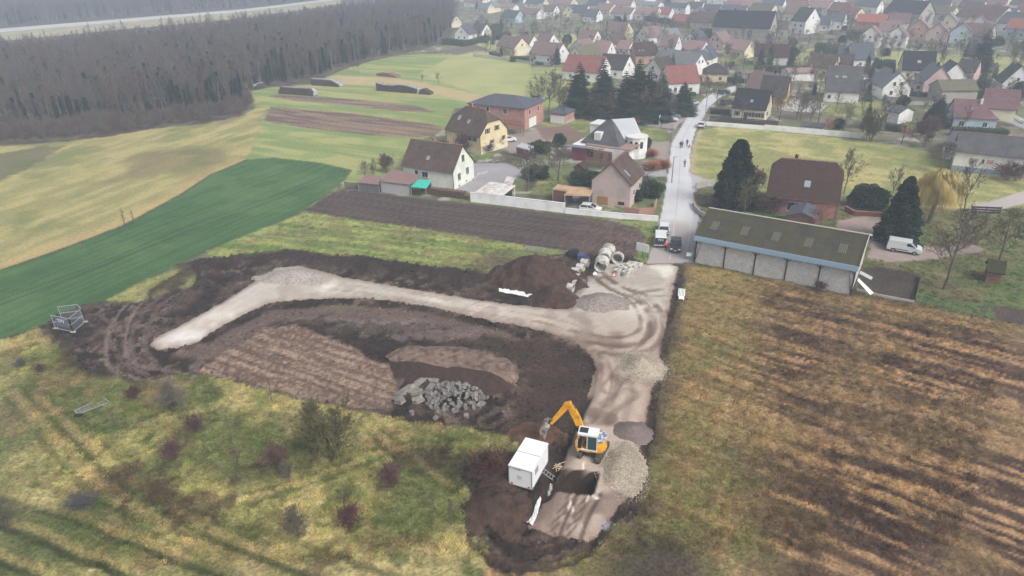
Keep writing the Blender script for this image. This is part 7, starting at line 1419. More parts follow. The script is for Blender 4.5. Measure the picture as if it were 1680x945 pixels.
def waste(px, py, label, col, n=12, sx=1.2):
    t = empty('scrap_timber', at(px, py), rg.uniform(0, 3), label, 'scrap'); 
    for k in range(n): m3 = MB(); a = rg.uniform(0, PI); c = Vector((rg.uniform(-.5, .5)*sx, rg.uniform(-.5, .5)*sx, .1+rg.uniform(0, .2))); dv = Vector((math.cos(a), math.sin(a), rg.uniform(-.15, .15)))*rg.uniform(.3, .7); m3.bar(c-dv, c+dv, .07, .03); m3.build('lath', col, t)
STK = plain('pale_lath', S(196, 178, 148), .8, .15); waste(918, 765, 'bundle of pale laths and stakes at the pit edge', STK, 9, 1.0)
for px, py, lb in ((926, 425, ''),):
    p = gp(938, 419); t = empty('black_crate', (p.x, p.y, 0), .4, 'black crumpled plastic tub on the grass strip', 'tub'); m3 = MB(); m3.slab([(-.9, -.5), (.9, -.6), (1, .5), (-.8, .6)], 0, .6); m3.slab([(-.5, -.3), (1.1, -.3), (1.0, .4), (-.4, .5)], .6, .85); m3.build('tub', BLACK, t)
m3 = MB(); p = gp(1007, 457); rs_ = empty('warning_sign', at(1007, 457), 0, 'small triangular red and white works sign before the pipes', 'warning sign'); m3.prism([(-.4, .1), (.4, .1), (0, .8)], -.02, .02); m3.build('plate', plain('sign_red', S(214, 110, 84), .6, .1), rs_); m3 = MB(); m3.prism([(-.24, .2), (.24, .2), (0, .62)], -.03, -.022); m3.build('sign_face', MEM, rs_)
p = gp(976, 449+4); m3 = MB(); rs2 = empty('white_sack', at(976, 452), 0, 'small crumpled white sack left of the front pipe', 'sack'); m3.add([(-.35, -.25, 0), (.35, -.25, 0), (.3, .3, 0), (-.3, .3, 0), (-.1, 0, .45), (.15, .05, .35)], [(0, 1, 5, 4), (1, 2, 5), (2, 3, 4, 5), (3, 0, 4)]); m3.build('sack', MEM, rs2)
# ------------------------------------------------------------------ firewood and log stacks
LOGE = plain('log_ends', S(100, 88, 80), .9, .45, 6, dirt=S(72, 62, 56), dscale=5); COV = plain('cover_sheet', S(164, 168, 172), .6, .1)
def logs(label, a, b, h, dep, r=.17, cover=True, profile=None, group=None, name='log_stack', seed=3, mat_=None):
    A, B = gp(*a), gp(*b); L_ = (B-A).length; ang = math.atan2(B.y-A.y, B.x-A.x); t = empty(name, A, ang, label, 'wood stack', group); rg = random.Random(seed); m3 = MB(); n = int(L_/(2*r))
    hs_ = lambda u: h*(profile(u) if profile else (1 if .04 < u < .93 else .6))
    for i in range(n):
        z = 0; u = (i+.5)/n; hh = hs_(u)
        k = 0
        while (k+.5)*r*1.75 < hh:
            x = (i+.5+(.5 if k % 2 else 0)*.9)*2*r; rr = r*rg.uniform(.75, 1.1); dy = rg.uniform(-.12, .12); m3.cyl((x, dy, (k+.5)*r*1.75), (x, dep+dy, (k+.5)*r*1.75), rr, n=6); k += 1
    m3.build('log', mat_ or LOGE, t, kind='stuff')
    if cover:
        m3 = MB(); N = 14; V = []
        for i in range(N+1):
            u = i/N; V += [(u*L_, dep*.3, hs_(u)+.02), (u*L_, dep*.6, hs_(u)+.12), (u*L_, dep+.15, hs_(u)-.1)]
        V += [(L_+.1, -.1, .2), (L_+.2, dep*.5, .2), (L_+.1, dep+.1, .2)]
        m3.add(V, [(i*3+k, (i+1)*3+k, (i+1)*3+k+1, i*3+k+1) for i in range(N+1) for k in range(2)]); m3.build('cover', COV, t)
    return t
logs('dark log stack with white sheet sliding off its right end', (457, 154), (514, 158), 2.3, 2.2); logs('long log stack with pale cover behind the tan field edge', (510, 140), (556, 143), 2.2, 2.4, seed=5, profile=lambda u: 1 if u < .7 else 1-.9*(u-.7)/.3*.8)
logs('longest log stack with wavy pale top', (617, 149), (684, 154), 2.6, 2.4, seed=6, profile=lambda u: 1-.15*math.sin(u*7)-(.35*u)); logs('short dark log stack right of the longest one', (687, 154.5), (706, 156), 1.9, 2.2, cover=False, seed=7, profile=lambda u: 1-.5*abs(u-.4)*2)
logs('small covered log stack against the dark wood', (423, 147), (436, 143), 1.8, 1.6, seed=8); logs('reddish brown pile of cut wood by the sapling', (617, 124), (650, 128), 1.5, 2.5, cover=False, seed=9, profile=lambda u: .5+.5*math.sin(u*3.1), mat_=plain('wood_reddish', S(150, 120, 104), .9, .3, 4))
logs('split firewood stack along the field behind the white house', (704, 320), (768, 328), 1.5, 1.1, r=.12, cover=False, seed=10, mat_=plain('firewood', S(120, 98, 86), .9, .5, 8, dirt=S(80, 62, 54), dscale=6))
# ------------------------------------------------------------------ trees and shrubs one by one
def KN(name, T, K, tm, km): return Kind(name, T, K, tm, km)
RED = KN('redwood', (lambda m: (m.cyl((0, 0, -.3), (0, 0, 9), .45, .12, 8), m)[1])(MB()), leafy(1, 17000, cone_shape(10, 2.5, .07, .5, 6, 2), .34, aspect=.75), BARK, CONE)
THU = KN('thuja', (lambda m: (m.cyl((0, 0, -.3), (0, 0, 8), .3, .1, 8), m)[1])(MB()), leafy(2, 15000, cone_shape(10, 2.3, .03, .68, 5, 5), .30, aspect=.75), BARK, CONE)
SPR = [KN('spruce', *spruce(s, 10, 2.2, 26, 13), BARK, m) for s, m in ((3, CONE), (4, CONB), (5, CONE))]
RND = KN('round_evergreen', None, leafy(6, 7000, dome_shape(1, .95, .85, 3), .13, aspect=.8), None, HEDG)
def willow():
    rg = random.Random(9); T = MB(); K = MB(); T.cyl((0, 0, -.2), (0, 0, 3), .35, .25, 8, caps=False)
    for b in range(9): a = rg.uniform(0, 2*PI); T.cyl((0, 0, 2.6), (math.cos(a)*2.2, math.sin(a)*2.2, 6.5+rg.uniform(-1, 1.5)), .16, .05, 5, caps=False)
    for i in range(5200):
        a = rg.uniform(0, 2*PI); e = math.asin(rg.uniform(.0, 1)); q = rg.uniform(.35, 1)*(.85+.2*math.sin(a*5+e*4)); p = Vector((math.cos(a)*math.cos(e)*3.9*q, math.sin(a)*math.cos(e)*3.9*q, 5.6+math.sin(e)*3.6*q)); L_ = rg.uniform(1.2, 3.8)*(1-.5*math.sin(e)); s = Vector((-math.sin(a+rg.uniform(-1, 1)), math.cos(a), 0))*.03
        m_ = p+Vector((math.cos(a)*.25, math.sin(a)*.25, -L_*.45)); e_ = m_+Vector((math.cos(a)*.1, math.sin(a)*.1, -L_*.55)); K.add([p-s, p+s, m_+s, m_-s], [(0, 1, 2, 3)]); K.add([m_-s, m_+s, e_], [(0, 1, 2)])
    return KN('willow', T, K, BARK, TWY)
WIL = willow()
def P2(k, px, py, h, label, base=10, rz=None, cat='tree', name='bare_tree', group=None, wd=None):
    p = gp(px, py); s = h/base; e = plant(k, p.x, p.y, (wd or s), rz if rz is not None else (px*7.3) % 6.28, label, cat, group, name, sz=s); return e
BT = lambda nm, sd, m, **k: K_(nm, dict(dict(seed=sd, h=10, spread=.55, trunk=.2, nb=(14, 7, 5), tw=8, tww=.062, up=.5), **k), m)
BIG = [BT('bigtree', 51, TWG), BT('bigtree2', 52, TWO, spread=.6, trunk=.15), BT('bigtree3', 53, TWP, spread=.5), BT('bigtree4', 54, TWB, spread=.6, trunk=.12)]
MUL = [BT('multi', 61, TWO, multi=8, spread=.42, trunk=.10, nb=(10, 7, 5), tw=8, r0=.2, tww=.08), BT('multi2', 62, TWL, multi=7, spread=.4, trunk=.08, nb=(10, 7, 5), tw=8, r0=.16, tww=.055)]
DSH = [K_('dshrub', dict(seed=s, h=3.4, spread=.74, trunk=.04, nb=(8, 6, 4), tw=6, tww=.05, up=.55, multi=6, r0=.06), m) for s, m in ((71, TWD), (72, TWR), (73, TWP))]
SAP = [K_('sapling', dict(seed=s, h=5, spread=.3, trunk=.25, nb=(9, 4, 3), tw=8, tww=.05, up=1.0, r0=.08), m) for s, m in ((81, TWG), (82, TWR))]
P2(RED, 1203, 338, 12.4, 'giant dark conifer with broad conical crown beside the road', name='conifer', wd=1.45); P2(THU, 1470, 396, 10.8, 'dense dark conical conifer behind the silver van', name='conifer', wd=1.45)
P2(WIL, 1524, 366, 10.6, 'golden weeping willow right of the conical conifer', name='willow', wd=1.12); P2(RND, 1423, 338, 3.8, 'big round dark evergreen bush on the lawn', base=1.8, cat='bush', name='round_bush', wd=3.1)
P2(BIG[2], 1580, 352, 10.5, 'pale stemmed bare birch between willow and field path', name='bare_birch', wd=.75); P2(BIG[0], 1548, 474, 13.5, 'wide bare tree at the fence of the stubble field', wd=1.25); P2(BIG[1], 1640, 428, 9.5, 'olive twigged bare tree behind the mossy cabin', wd=1.15)
P2(BIG[0], 1384, 318, 9.5, 'slim bare tree behind the salmon house gable', wd=.75); P2(BIG[3], 1346, 378, 5.2, 'orange twigged small tree right of the pale blue shed', wd=.75); P2(DSH[1], 1240, 318, 4.6, 'brown bare shrub between conifer and salmon house', base=3, cat='shrub', name='shrub'); P2(BIG[1], 1222, 352, 8, 'bare olive tree in front of the giant conifer', wd=.8)
P2(DSH[0], 1268, 352, 2.8, 'dark shrub under the salmon house wall', base=3, cat='shrub', name='shrub', wd=1.6); P2(DSH[2], 1165, 338, 2.0, 'low brown shrub bed at the road corner', base=3, cat='shrub', name='shrub', wd=1.2); P2(BIG[2], 1460, 330, 7, 'thin bare tree between round bush and willow', wd=.5)
for px, py, h, k, lb, n_, wd_, ba in ((950, 190, 15.5, 0, 'leftmost dark spruce of the row behind the garage', 'spruce', 2.5, 10), (988, 193, 16.8, 1, 'second dark spruce of the row, before the red roof', 'spruce', 2.5, 10), (1024, 195, 13.5, 2, 'third dark spruce of the row', 'spruce', 2.4, 10), (1045, 197, 17, 0, 'tallest dark spruce in the middle of the row', 'spruce', 2.7, 10), (1083, 199, 13.5, 1, 'fifth dark spruce, left of the white screen wall', 'spruce', 2.3, 10), (1064, 199, 15, 2, 'spruce squeezed between the tallest and the fifth', 'spruce', 2.3, 10), (1120, 188, 9.5, 0, 'small spruce over the silver car at the lane', 'spruce', 2.0, 10), (914, 106, 8.5, 1, 'blue green spruce before the pinkish estate roof', 'spruce', .95, 10),
        (1262, 110, 10, 1, 'left dark conifer before the white house with red roof', 'spruce', .9, 10), (1296, 112, 9.5, 0, 'right dark conifer before the white house with red roof', 'spruce', .9, 10), (1606, 118, 15.5, 0, 'tall dark conifer towering at the right over the gardens', 'conifer', 2.3, 10), (1536, 208, 8.5, 1, 'bushy dark conifer left of the purple roofed house', 'conifer', 1.5, 10), (1524, 206, 6, 2, 'lower dark conifer beside the bushy one', 'conifer', 1.2, 10), (1428, 131, 7, 0, 'small dark conifer beside the dark blue roofed house', 'conifer', .8, 10), (783, 16, 8, 1, 'small conifer in the hazy far village end', 'conifer', .9, 10), (1096, 8, 14, 1, 'tall hazy conifer among the far roofs', 'conifer', 1.4, 10), (845, 6, 14, 1, 'broad hazy conifer at the top near the far wood', 'conifer', 1.6, 10)):
    P2(SPR[k], px, py, h, lb, base=ba, name=n_, wd=wd_)
P2(BIG[1], 812, 62, 7.5, 'dark broad crowned tree above the far ploughed field', wd=1.0); P2(RND, 814, 58, 5.5, 'dark green round crown inside the broad tree', base=1.8, cat='tree', name='evergreen_tree', wd=3.4); P2(RND, 818, 64, 2.6, 'small dark bush at the corner of the first estate house', base=1.8, cat='bush', name='round_bush', wd=1.9)
BR = 'bare trees left of the spruce row'
for px, py, h, k, lb in ((882, 185, 12, 1, 'leftmost olive bare tree of the group before the estate'), (900, 188, 13.5, 2, 'second dense bare tree of the group before the estate'), (918, 188, 12.5, 0, 'third bare tree of the group, over the pale grey car'), (933, 190, 12, 3, 'fourth brownish bare tree touching the first spruce'), (1008, 196, 9, 3, 'brown bare tree between second and third spruce'), (967, 192, 9, 2, 'grey bare tree between first and second spruce'), (1036, 197, 13, 1, 'olive bare tree right of the third spruce'), (1074, 201, 12.5, 0, 'bare tree before the fifth spruce'), (1055, 202, 11, 3, 'brown bare tree before the tallest spruce'), (1096, 200, 10, 2, 'bare tree right of the fifth spruce'), (978, 196, 11, 0, 'bare tree left of the second spruce')): P2(BIG[k], px, py, h, lb, group=BR, wd=1.05)
P2(BIG[2], 864, 314, 9.5, 'crooked bare tree with thick branches in the courtyard garden', wd=1.05); P2(BIG[0], 915, 296, 8.2, 'pale branched bare tree on the garden lawn', wd=1.0); P2(BIG[3], 985, 276, 5.5, 'reddish bare tree before the red wall', wd=.7); P2(BIG[1], 900, 268, 6, 'bare fruit tree behind the garden hedge', wd=.8)
P2(DSH[1], 637, 283, 3.6, 'reddish bare bush at the left gable of the white house', base=3, cat='shrub', name='shrub', wd=1.3); P2(SH[1], 612, 286, 3.6, 'grey bare bush beside the garden fence', base=3, cat='shrub', name='shrub'); P2(SH[4], 601, 287, 3.4, 'left of two grey bushes by the fence', base=3, cat='shrub', name='shrub')
P2(DSH[1], 757, 250, 3.8, 'reddish bare tree between the white and the yellow house', base=3, wd=1.5); P2(DSH[2], 797, 251, 2.0, 'brown shrub row along the yellow house wall', base=3, cat='shrub', name='shrub', wd=1.2); P2(DSH[0], 818, 243, 2.2, 'dark shrub at the gable corner of the yellow house', base=3, cat='shrub', name='shrub')
P2(RND, 1052, 250, 3.6, 'dark green bush right of the round white tower', base=1.8, cat='bush', name='round_bush', wd=2.0); P2(RND, 1042, 330, 2.2, 'green garden bush at the roadside of the beige pink house', base=1.8, cat='bush', name='round_bush', wd=1.4); P2(RND, 1068, 322, 3.0, 'olive hedge bush between house and road', base=1.8, cat='bush', name='round_bush', wd=2.2); P2(DSH[2], 1052, 318, 4, 'brown shrub thicket beside the beige pink house', base=3, cat='shrub', name='shrub', wd=1.4)
P2(RND, 918, 240, 3, 'spiky dark green palm-like bush above the white garden heap', base=1.8, cat='bush', name='round_bush', wd=1.5); P2(RND, 886, 250, 2.6, 'dark green hedge beside the timber hut', base=1.8, cat='bush', name='round_bush', wd=2.6); P2(RND, 880, 292, 2.6, 'dark hedge behind the courtyard tree', base=1.8, cat='bush', name='round_bush', wd=2.6); P2(RND, 962, 300, 2.4, 'dark green hedge right of the red timber shed', base=1.8, cat='bush', name='round_bush', wd=3.0)
GRS = KN('ornamental_grass', None, leafy(8, 1500, lambda rg: (Vector((rg.gauss(0, .12), rg.gauss(0, .12), .05)), Vector((rg.gauss(0, .55), rg.gauss(0, .55), 1))), 1.5, aspect=.05), None, TWGR)
for px, py, lb in ((1068, 278, 'left orange ornamental grass clump by the road'), (1086, 275, 'right orange ornamental grass clump by the road'), (1066, 256, 'orange grass clump nearer the round tower')): P2(GRS, px, py, 1.5, lb, base=1.5, cat='grass clump', name='grass_clump', wd=1.5)
P2(DSH[1], 1513, 240, 6.2, 'big rounded reddish tree beside the long white house', base=3, wd=2.0); P2(BIG[3], 1478, 237, 6.5, 'golden orange bare tree left of the reddish one', wd=.8); P2(MUL[0], 1427, 232, 8.5, 'brownish bare tree at the end of the white wall', wd=.95); P2(BIG[3], 1356, 222, 6, 'small bare tree in front of the white wall', wd=.55); P2(BIG[0], 1542, 282, 7, 'bare tree before the annex of the long white house', wd=.9); P2(DSH[0], 1662, 298, 3, 'dark shrub row at the foot of the long white house', base=3, cat='shrub', name='shrub', wd=2.4)
P2(BIG[1], 1307, 195, 8.5, 'bare olive tree in the garden behind the cream house', wd=1.05); P2(BIG[0], 1276, 185, 5, 'small bare tree right of the cream house', wd=.7); P2(BIG[2], 1330, 198, 6, 'thin bare tree over the low white shed', wd=.8); P2(BIG[1], 1672, 112, 11, 'olive bare tree at the right edge before the meadow strip', wd=1.2); P2(BIG[2], 1588, 112, 11, 'brown bare tree left of the tall conifer', wd=.9)
P2(RND, 1350, 86, 5, 'long dark hedge block below the pale blue roofed houses', base=1.8, cat='bush', name='round_bush', wd=6.5) if False else None
# foreground shrubs on the rough grass
for px, py, h, k, lb, ba, wd_ in ((286, 672, 4.8, MUL[1], 'pale grey multi-stemmed bush at the soil edge', 10, .62), (542, 755, 7.6, MUL[0], 'largest bare willow bush with many thin stems', 10, .85), (520, 730, 6.6, MUL[1], 'bare bush leaning left of the largest willow bush', 10, .6), (222, 656, 1.5, DSH[0], 'compact dark red bush beside the pale grey one', 3, .62), (322, 712, 2.0, DSH[1], 'rounded reddish bush, upper of the middle pair', 3, .75), (288, 750, 2.0, DSH[1], 'rounded reddish bush, lower of the middle pair', 3, .8), (393, 770, 4.6, SAP[1], 'tall thin reddish sapling right of the middle pair', 5, 1.0), (192, 704, 3.0, SAP[0], 'thin sapling with reddish head left of the middle pair', 5, .7), (457, 772, 2.6, DSH[1], 'reddish bush left under the largest willow bush', 3, .85), (475, 785, 2.4, MUL[1], 'grey bush beside the reddish one under the willow', 10, .3),
        (489, 882, 4.2, MUL[1], 'bare vase shaped tree in the lower grass', 10, .42), (580, 868, 2.2, DSH[0], 'dark red bush at the bottom centre left', 3, .75), (567, 838, 3.0, SAP[1], 'slim sapling above the bottom red bush', 5, .7), (640, 802, 2.2, DSH[1], 'reddish bush on the path fork', 3, .75), (137, 832, 1.4, DSH[2], 'flat brown bush at the left', 3, .8), (741, 862, 3.2, SAP[1], 'upright reddish sapling left of the turned earth', 5, .8), (714, 835, 3.0, SAP[0], 'thin grey sapling left of the upright reddish one', 5, .7), (800, 800, 3.4, DSH[0], 'dark brown bush leaning over the earth left of the trailer', 3, 1.2), (785, 790, 2.6, DSH[2], 'lower brown bush beside the one left of the trailer', 3, .9), (70, 612, 1.0, DSH[0], 'tiny red bush in the left grass below the soil', 3, .4), (35, 604, 1.0, DSH[2], 'tiny grey bush at the far left grass', 3, .4), (445, 655, 3.0, SAP[0], 'lone thin sapling at the maize stubble edge', 5, .6), (12, 868, 4.0, MUL[1], 'leaning bare branches at the left picture edge', 10, .4), (205, 372, 4.2, SAP[0], 'bare sapling on the edge of the green field', 5, 1.0), (218, 368, 3.4, SAP[0], 'smaller sapling beside the one on the green field edge', 5, .8),
        (720, 138, 4.5, GT_[0], 'small round crowned tree alone on the far meadow', 10, .5), (693, 136, 3.0, GT_[1], 'tiny tree left of the round crowned one', 10, .3), (588, 120, 6, GT_[1], 'bare tree on the far meadow near the wood', 10, .45), (1120, 470, 1.2, DSH[2], 'low weeds beside the white planks', 3, .5), (380, 720, 3.6, SAP[0], 'very thin sapling near the middle of the grass', 5, .5), (1345, 478, 1.4, DSH[0], 'dark weed bush against the barn wall', 3, .55)):
    P2(k, px, py, h, lb, base=ba, cat='shrub' if ba == 3 or h < 3.5 else 'tree', name={3: 'shrub', 5: 'sapling', 10: 'bare_tree'}[ba], wd=wd_)
# hedges of the village: clipped blocks made of small leaves
def hedge(label, a, b, h, w_, name='hedge', m=HEDG):
    A, B = gp(*a), gp(*b); L_ = (B-A).length; ang = math.atan2(B.y-A.y, B.x-A.x); rg = random.Random(int(a[0]*3)); K = MB()
    for i in range(int(L_*h*26)+200):
        f = rg.random(); x = rg.uniform(0, L_); 
        if f < .5: p = Vector((x, -w_/2*rg.uniform(.8, 1.1), rg.uniform(0, h))); o = Vector((0, -1, .2))
        elif f < .9: p = Vector((x, rg.uniform(-w_/2, w_/2), h*rg.uniform(.88, 1.06))); o = Vector((0, 0, 1))
        else: p = Vector((rg.choice((0, L_)), rg.uniform(-w_/2, w_/2), rg.uniform(0, h))); o = Vector((-1 if p.x < 1 else 1, 0, .2))
        s = rg.uniform(.2, .42); aa = rdir(rg, o, rg.uniform(.1, .9)); bb = aa.orthogonal().normalized()*s*.6; K.add([p-bb, p+bb, p+aa*s*.6+bb*.3, p+aa*s*.5-bb*.5], [(0, 1, 2, 3)])
    K.box((L_/2, 0, h*.47), (L_*.97, w_*.8, h*.94)); t = empty(name, A, ang, label, 'hedge'); K.build('foliage', m, t)
for h_ in (('long dark clipped hedge below the pale blue roofed houses', (1336, 88), (1374, 90), 4.0, 5), ('dark evergreen hedge under the white house with red roof', (1237, 118), (1330, 122), 2.4, 3), ('dark hedge between estate gardens, before the second pinkish house', (838, 101), (868, 102), 2.0, 2.5), ('dark hedge below the white stone hut', (1452, 214), (1485, 217), 1.6, 1.6), ('olive hedge along the purple roofed house', (1560, 222), (1650, 226), 2.0, 3), ('square dark hedge block right of the stone outbuilding', (1606, 166), (1622, 164), 3.0, 3), ('dark hedge right of the outbuilding roof', (1604, 144), (1620, 146), 2.6, 3), ('dark hedge at the far left house by the wood', (770, 74), (800, 66), 2.4, 3), ('dark hedge by the first white house at the wood', (728, 72), (765, 76), 2.6, 4), ('dark hedge across the drive of the cream house', (1166, 186), (1196, 188), 1.2, 1.4), ('hedge along the near lane behind the conifers', (1100, 184), (1122, 180), 2.0, 2), ('low hedge on the garden edge beside the beige house', (1000, 304), (1010, 296), 1.6, 1.6), ('dark hedge before the dark blue roofed house', (1440, 112), (1462, 110), 2.8, 4), ('distant hedge line under the huge left barn', (1150, 56), (1255, 60), 2.6, 4), ('distant hedge line across the meadow behind the estate', (1060, 34), (1140, 46), 2.6, 4), ('distant brown hedge before the old village barns', (1390, 62), (1420, 64), 3.4, 6)): hedge(*h_)
# garden trees scattered among the houses
rg = random.Random(99); HC = [o.matrix_world.translation.copy() if False else o.location.copy() for o in sc.objects if o.parent is None and o.get('category') in ('house', 'barn', 'garage', 'outbuilding', 'annex')]
VP = W([(745, 60), (820, 44), (1000, 66), (1060, 40), (1190, 70), (1250, 62), (1480, 76), (1680, 88), (1760, 130), (1760, 220), (1640, 226), (1440, 232), (1200, 200), (1110, 140), (1000, 110), (860, 112), (800, 90)])
FP = W([(700, -34), (1760, -34), (1760, 90), (1500, 74), (1200, 60), (1000, 58), (900, 50), (760, 44)])
n_t = 0; HLAB = [(o.location.x, o.location.y, o['label'].replace(' beyond the meadow', '').replace('in rows right of', 'by').replace(' behind the meadow', '')) for o in sc.objects if o.parent is None and o.get('category') in ('house', 'barn', 'garage', 'outbuilding')]; FARG = []; GPO = [protoobj(k) for k in GT_]
for poly, spn, cap, nm in ((VP, 7.6, 150, 'gardens between the houses'), (FP, 10.5, 330, 'hazy far part of the village')):
    gx, gy, _, _ = scatter(poly, spn, 17)
    for x, y in zip(gx, gy):
        if min((x-h.x)**2+(y-h.y)**2 for h in HC) < 42 or n_t > 520 or abs(x) > .8*y: continue
        if rg.random() < .2: continue
        r = rg.random(); n_t += 1; hn = min(HLAB, key=lambda q: (q[0]-x)**2+(q[1]-y)**2); dx_, dy_ = x-hn[0], y-hn[1]; wh_ = ('right of' if dx_ > 0 else 'left of') if abs(dx_) > abs(dy_) else ('behind' if dy_ > 0 else 'before')
        if r < .70: k, nme, lb, s = rg.choice(GT_), 'garden_tree', 'bare garden tree in the '+nm, rg.uniform(.45, .95)
        elif r < .86: k, nme, lb, s = rg.choice(SH), 'garden_shrub', 'brown bare shrub in the '+nm, rg.uniform(.8, 1.5)
        elif r < .94: k, nme, lb, s = RND, 'evergreen_bush', 'round evergreen bush in the '+nm, rg.uniform(1.2, 2.4)
        else: k, nme, lb, s = rg.choice(SPR), 'conifer', 'small dark conifer in the '+nm, rg.uniform(.5, .9)
        if nme == 'garden_tree' and spn > 10: FARG.append((float(x), float(y), 0, s, rg.uniform(0, 6), GT_.index(k))); continue
        if spn < 10: lb = {'garden_tree': 'bare tree', 'garden_shrub': 'bare shrub', 'evergreen_bush': 'evergreen bush', 'conifer': 'small conifer'}[nme]+' '+wh_+' the '+hn[2]; lb = ' '.join(lb.split()[:16])
        plant(k, float(x), float(y), s, rg.uniform(0, 6), lb, 'shrub' if 'shrub' in nme or 'bush' in nme else 'tree', 'garden trees and shrubs', nme, z=0)
instancer('distant_garden_trees', FARG, GPO, kind='stuff')
# garden hedges before the houses
HL = [(o, o['label']) for o in sc.objects if o.parent is None and o.get('category') == 'house' and 60 < o.location.y < 330 and o.get('group')]
for i, (o, lb) in enumerate(HL[:60]):
    if i % 2: continue
    ca, sa = math.cos(o.rotation_euler.z), math.sin(o.rotation_euler.z); L_ = rg.uniform(5, 11); K = MB(); h_ = rg.uniform(.9, 1.8); rr_ = random.Random(i)
    for k in range(int(L_*h_*14)+80):
        p = Vector((rr_.uniform(-L_/2, L_/2), rr_.uniform(-.45, .45), rr_.uniform(.1, h_))); aa = rdir(rr_, Vector((0, -.4, 1)), rr_.uniform(.1, 1.2)); bb = aa.orthogonal().normalized()*.22; K.add([p-bb, p+bb, p+aa*.34+bb*.3, p+aa*.3-bb*.5], [(0, 1, 2, 3)])
    K.box((0, 0, h_*.45), (L_, .7, h_*.85)); off = -9.5; t = empty('hedge', (o.location.x-off*0+sa*9.5, o.location.y-ca*9.5, 0), o.rotation_euler.z, 'hedge before the '+' '.join(lb.split()[:13]), 'hedge', 'garden hedges before the houses'); K.build('foliage', HEDG if i % 4 else TWG, t)
# street poles
for px, py, h in ((1157, 192, 6.5), (1312, 128, 8), (1219, 152, 7), (1102, 300, 5.5)):
    t = empty('utility_pole', at(px, py), 0, {1157: 'thin grey pole at the curve of the road', 1312: 'tall pole before the white house with tall dark grey roof', 1219: 'thin pole beside the orange gabled houses', 1102: 'slim post on the left verge of the road'}[px], 'pole'); m3 = MB(); m3.cyl((0, 0, 0), (0, 0, h), .13, .08, 8); m3.build('pole', STEEL, t); m3 = MB(); m3.box((.3, 0, h-.05), (.8, .12, .1)); m3.build('pole_head', STEEL, t)
# ------------------------------------------------------------------ grass tufts, weeds and clods that give the ground its grain
def tuftmat():
    m, N, L, b = newmat('tuft_leaf'); b.inputs['Roughness'].default_value = .85; b.inputs['Specular IOR Level'].default_value = .1
    at_ = N.new('ShaderNodeAttribute'); at_.attribute_type = 'INSTANCER'; at_.attribute_name = 'Col'
    oi = N.new('ShaderNodeObjectInfo'); r = N.new('ShaderNodeMapRange'); r.inputs[3].default_value = .45; r.inputs[4].default_value = 1.6; L.new(oi.outputs['Random'], r.inputs[0])
    v = N.new('ShaderNodeVectorMath'); v.operation = 'SCALE'; L.new(at_.outputs['Color'], v.inputs[0]); L.new(r.outputs[0], v.inputs['Scale']); L.new(v.outputs[0], b.inputs['Base Color']); return m
TUFTM = tuftmat()
def tuft(name, c1, c2, n, h, sp, wd, seed, flat=0):
    rg = random.Random(seed); m3 = MB()
    for i in range(n):
        a = rg.uniform(0, 2*PI); q = rg.random()**.5*sp; p = Vector((math.cos(a)*q, math.sin(a)*q, -.03)); d = Vector((rg.gauss(0, .6)+math.cos(a)*.5, rg.gauss(0, .6)+math.sin(a)*.5, 1-flat)).normalized(); L_ = h*rg.uniform(.5, 1.2); s = d.cross(Vector((rg.uniform(-1, 1), rg.uniform(-1, 1), .1))).normalized()*wd; m3.add([p-s, p+s, p+d*L_], [(0, 1, 2)])
    me = m3.mesh(name, TUFTM); ob = D.objects.new(name, me); proto.objects.link(ob); return ob
def clod(name, c, seed):
    rg = random.Random(seed); m3 = chunk(rg, 1, .9, .6, 6); ob = D.objects.new(name, m3.mesh(name, TUFTM)); proto.objects.link(ob); return ob
TF = [tuft('tuft_green', S(108, 120, 50), S(84, 104, 44), 26, .34, .42, .028, 1), tuft('tuft_straw', S(176, 154, 92), S(150, 132, 72), 26, .36, .42, .028, 2), tuft('tuft_olive', S(134, 130, 62), S(112, 112, 52), 26, .32, .42, .028, 3), tuft('tuft_brown', S(122, 94, 74), S(92, 72, 58), 26, .36, .40, .03, 4), clod('clod_dark', SOILD, 5), clod('clod_brown', plain('clod_soil', S(108, 88, 76), .95, .3, 4), 6)]
gR = np.random.RandomState(3); pts = []; PC = []; VAR = [np.array(v) for v in ((.85, 1.05, .8), (1.25, 1.18, 1.0), (1.05, 1.1, .9), (.85, .75, .75))]; C3 = C.reshape(NR, NC, 3); ZG = ZONE.reshape(NR, NC)
N = 85000; yy = 40+gR.rand(N)**1.0*115; xx = (gR.rand(N)*2-1)*(.80*yy+4); keep = gR.rand(N) < 1.0; ri = np.clip(np.searchsorted(ROWY, yy)-1, 0, NR-2); ci = np.clip(np.round((xx/HW[ri]+1)/2*(NC-1)).astype(int), 0, NC-1)
zn = ZG[ri, ci]; cc = C3[ri, ci]; zz = _Zg[ri, ci]; lum = cc.sum(1); gn = cc[:, 1]/(cc[:, 0]+1e-6); rr = gR.rand(N); r2 = gR.rand(N)
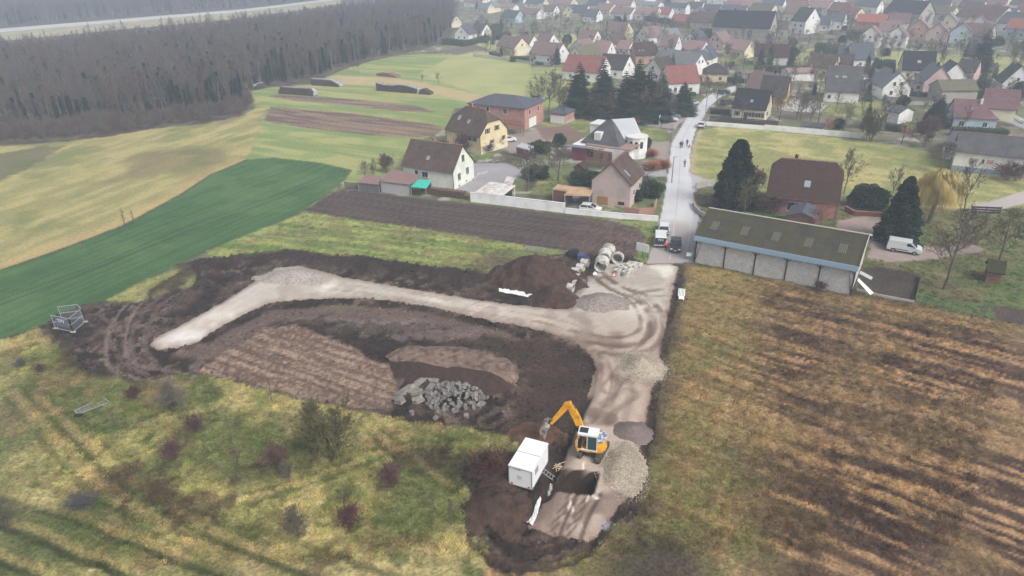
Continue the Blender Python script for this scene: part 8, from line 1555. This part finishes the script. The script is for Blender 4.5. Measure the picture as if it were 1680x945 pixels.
for i in range(N):
    z = zn[i]
    if z in (ZI['rough_grass_ground'], ZI['grass_strip'], ZI['garden_lawn']):
        if z != ZI['rough_grass_ground'] and r2[i] < .5: continue
        k = 3 if lum[i] < .16 and gn[i] < .95 else (0 if gn[i] > 1.12 else (1 if gn[i] < .86 else 2))
        k = int(r2[i]*3.99) if rr[i] < .7 else k
        pts.append((xx[i], yy[i], zz[i], .45+rr[i]*.6, r2[i]*6.28, k)); PC.append(cc[i]*VAR[k])
    elif z == ZI['stubble_weed_field']:
        k = int(r2[i]*3.99)
        pts.append((xx[i], yy[i], zz[i], .4+rr[i]*.5, r2[i]*6.28, k)); PC.append(cc[i]*VAR[k])
    elif z == ZI['bare_soil_ground'] and rr[i] < .7: pts.append((xx[i], yy[i], zz[i], .07+r2[i]**4*.38, rr[i]*60, 4 if rr[i] < .25 else 5)); PC.append(cc[i])
    elif z == ZI['stubble_field'] and rr[i] < .8: pts.append((xx[i], yy[i], zz[i], .3+.3*r2[i], rr[i]*60, 1 if rr[i] < .4 else 3)); PC.append(cc[i]*1.1)
instancer('grass_tufts', [p for p in pts if p[5] < 4], TF, kind='stuff', cols=[c_ for p, c_ in zip(pts, PC) if p[5] < 4]); instancer('soil_clods', [p for p in pts if p[5] >= 4], TF, kind='stuff', cols=[c_ for p, c_ in zip(pts, PC) if p[5] >= 4])
for o in sc.objects:
    if o.parent is None and 'category' in o.keys(): o['kind'] = 'thing'
# ------------------------------------------------------------------ haze: pale winter air
hz = D.materials.new('winter_haze'); hz.use_nodes = True; n_ = hz.node_tree.nodes; n_.clear(); o_ = n_.new('ShaderNodeOutputMaterial'); v_ = n_.new('ShaderNodeVolumePrincipled')
v_.inputs['Density'].default_value = 0.00090; v_.inputs['Color'].default_value = (0.70, 0.82, 1.0, 1); v_.inputs['Anisotropy'].default_value = 0.0
hz.node_tree.links.new(v_.outputs[0], o_.inputs['Volume'])
mb = MB(); mb.box((0, 2000, 25.5), (7000, 5000, 53)); mb.build('haze', hz, kind='stuff')
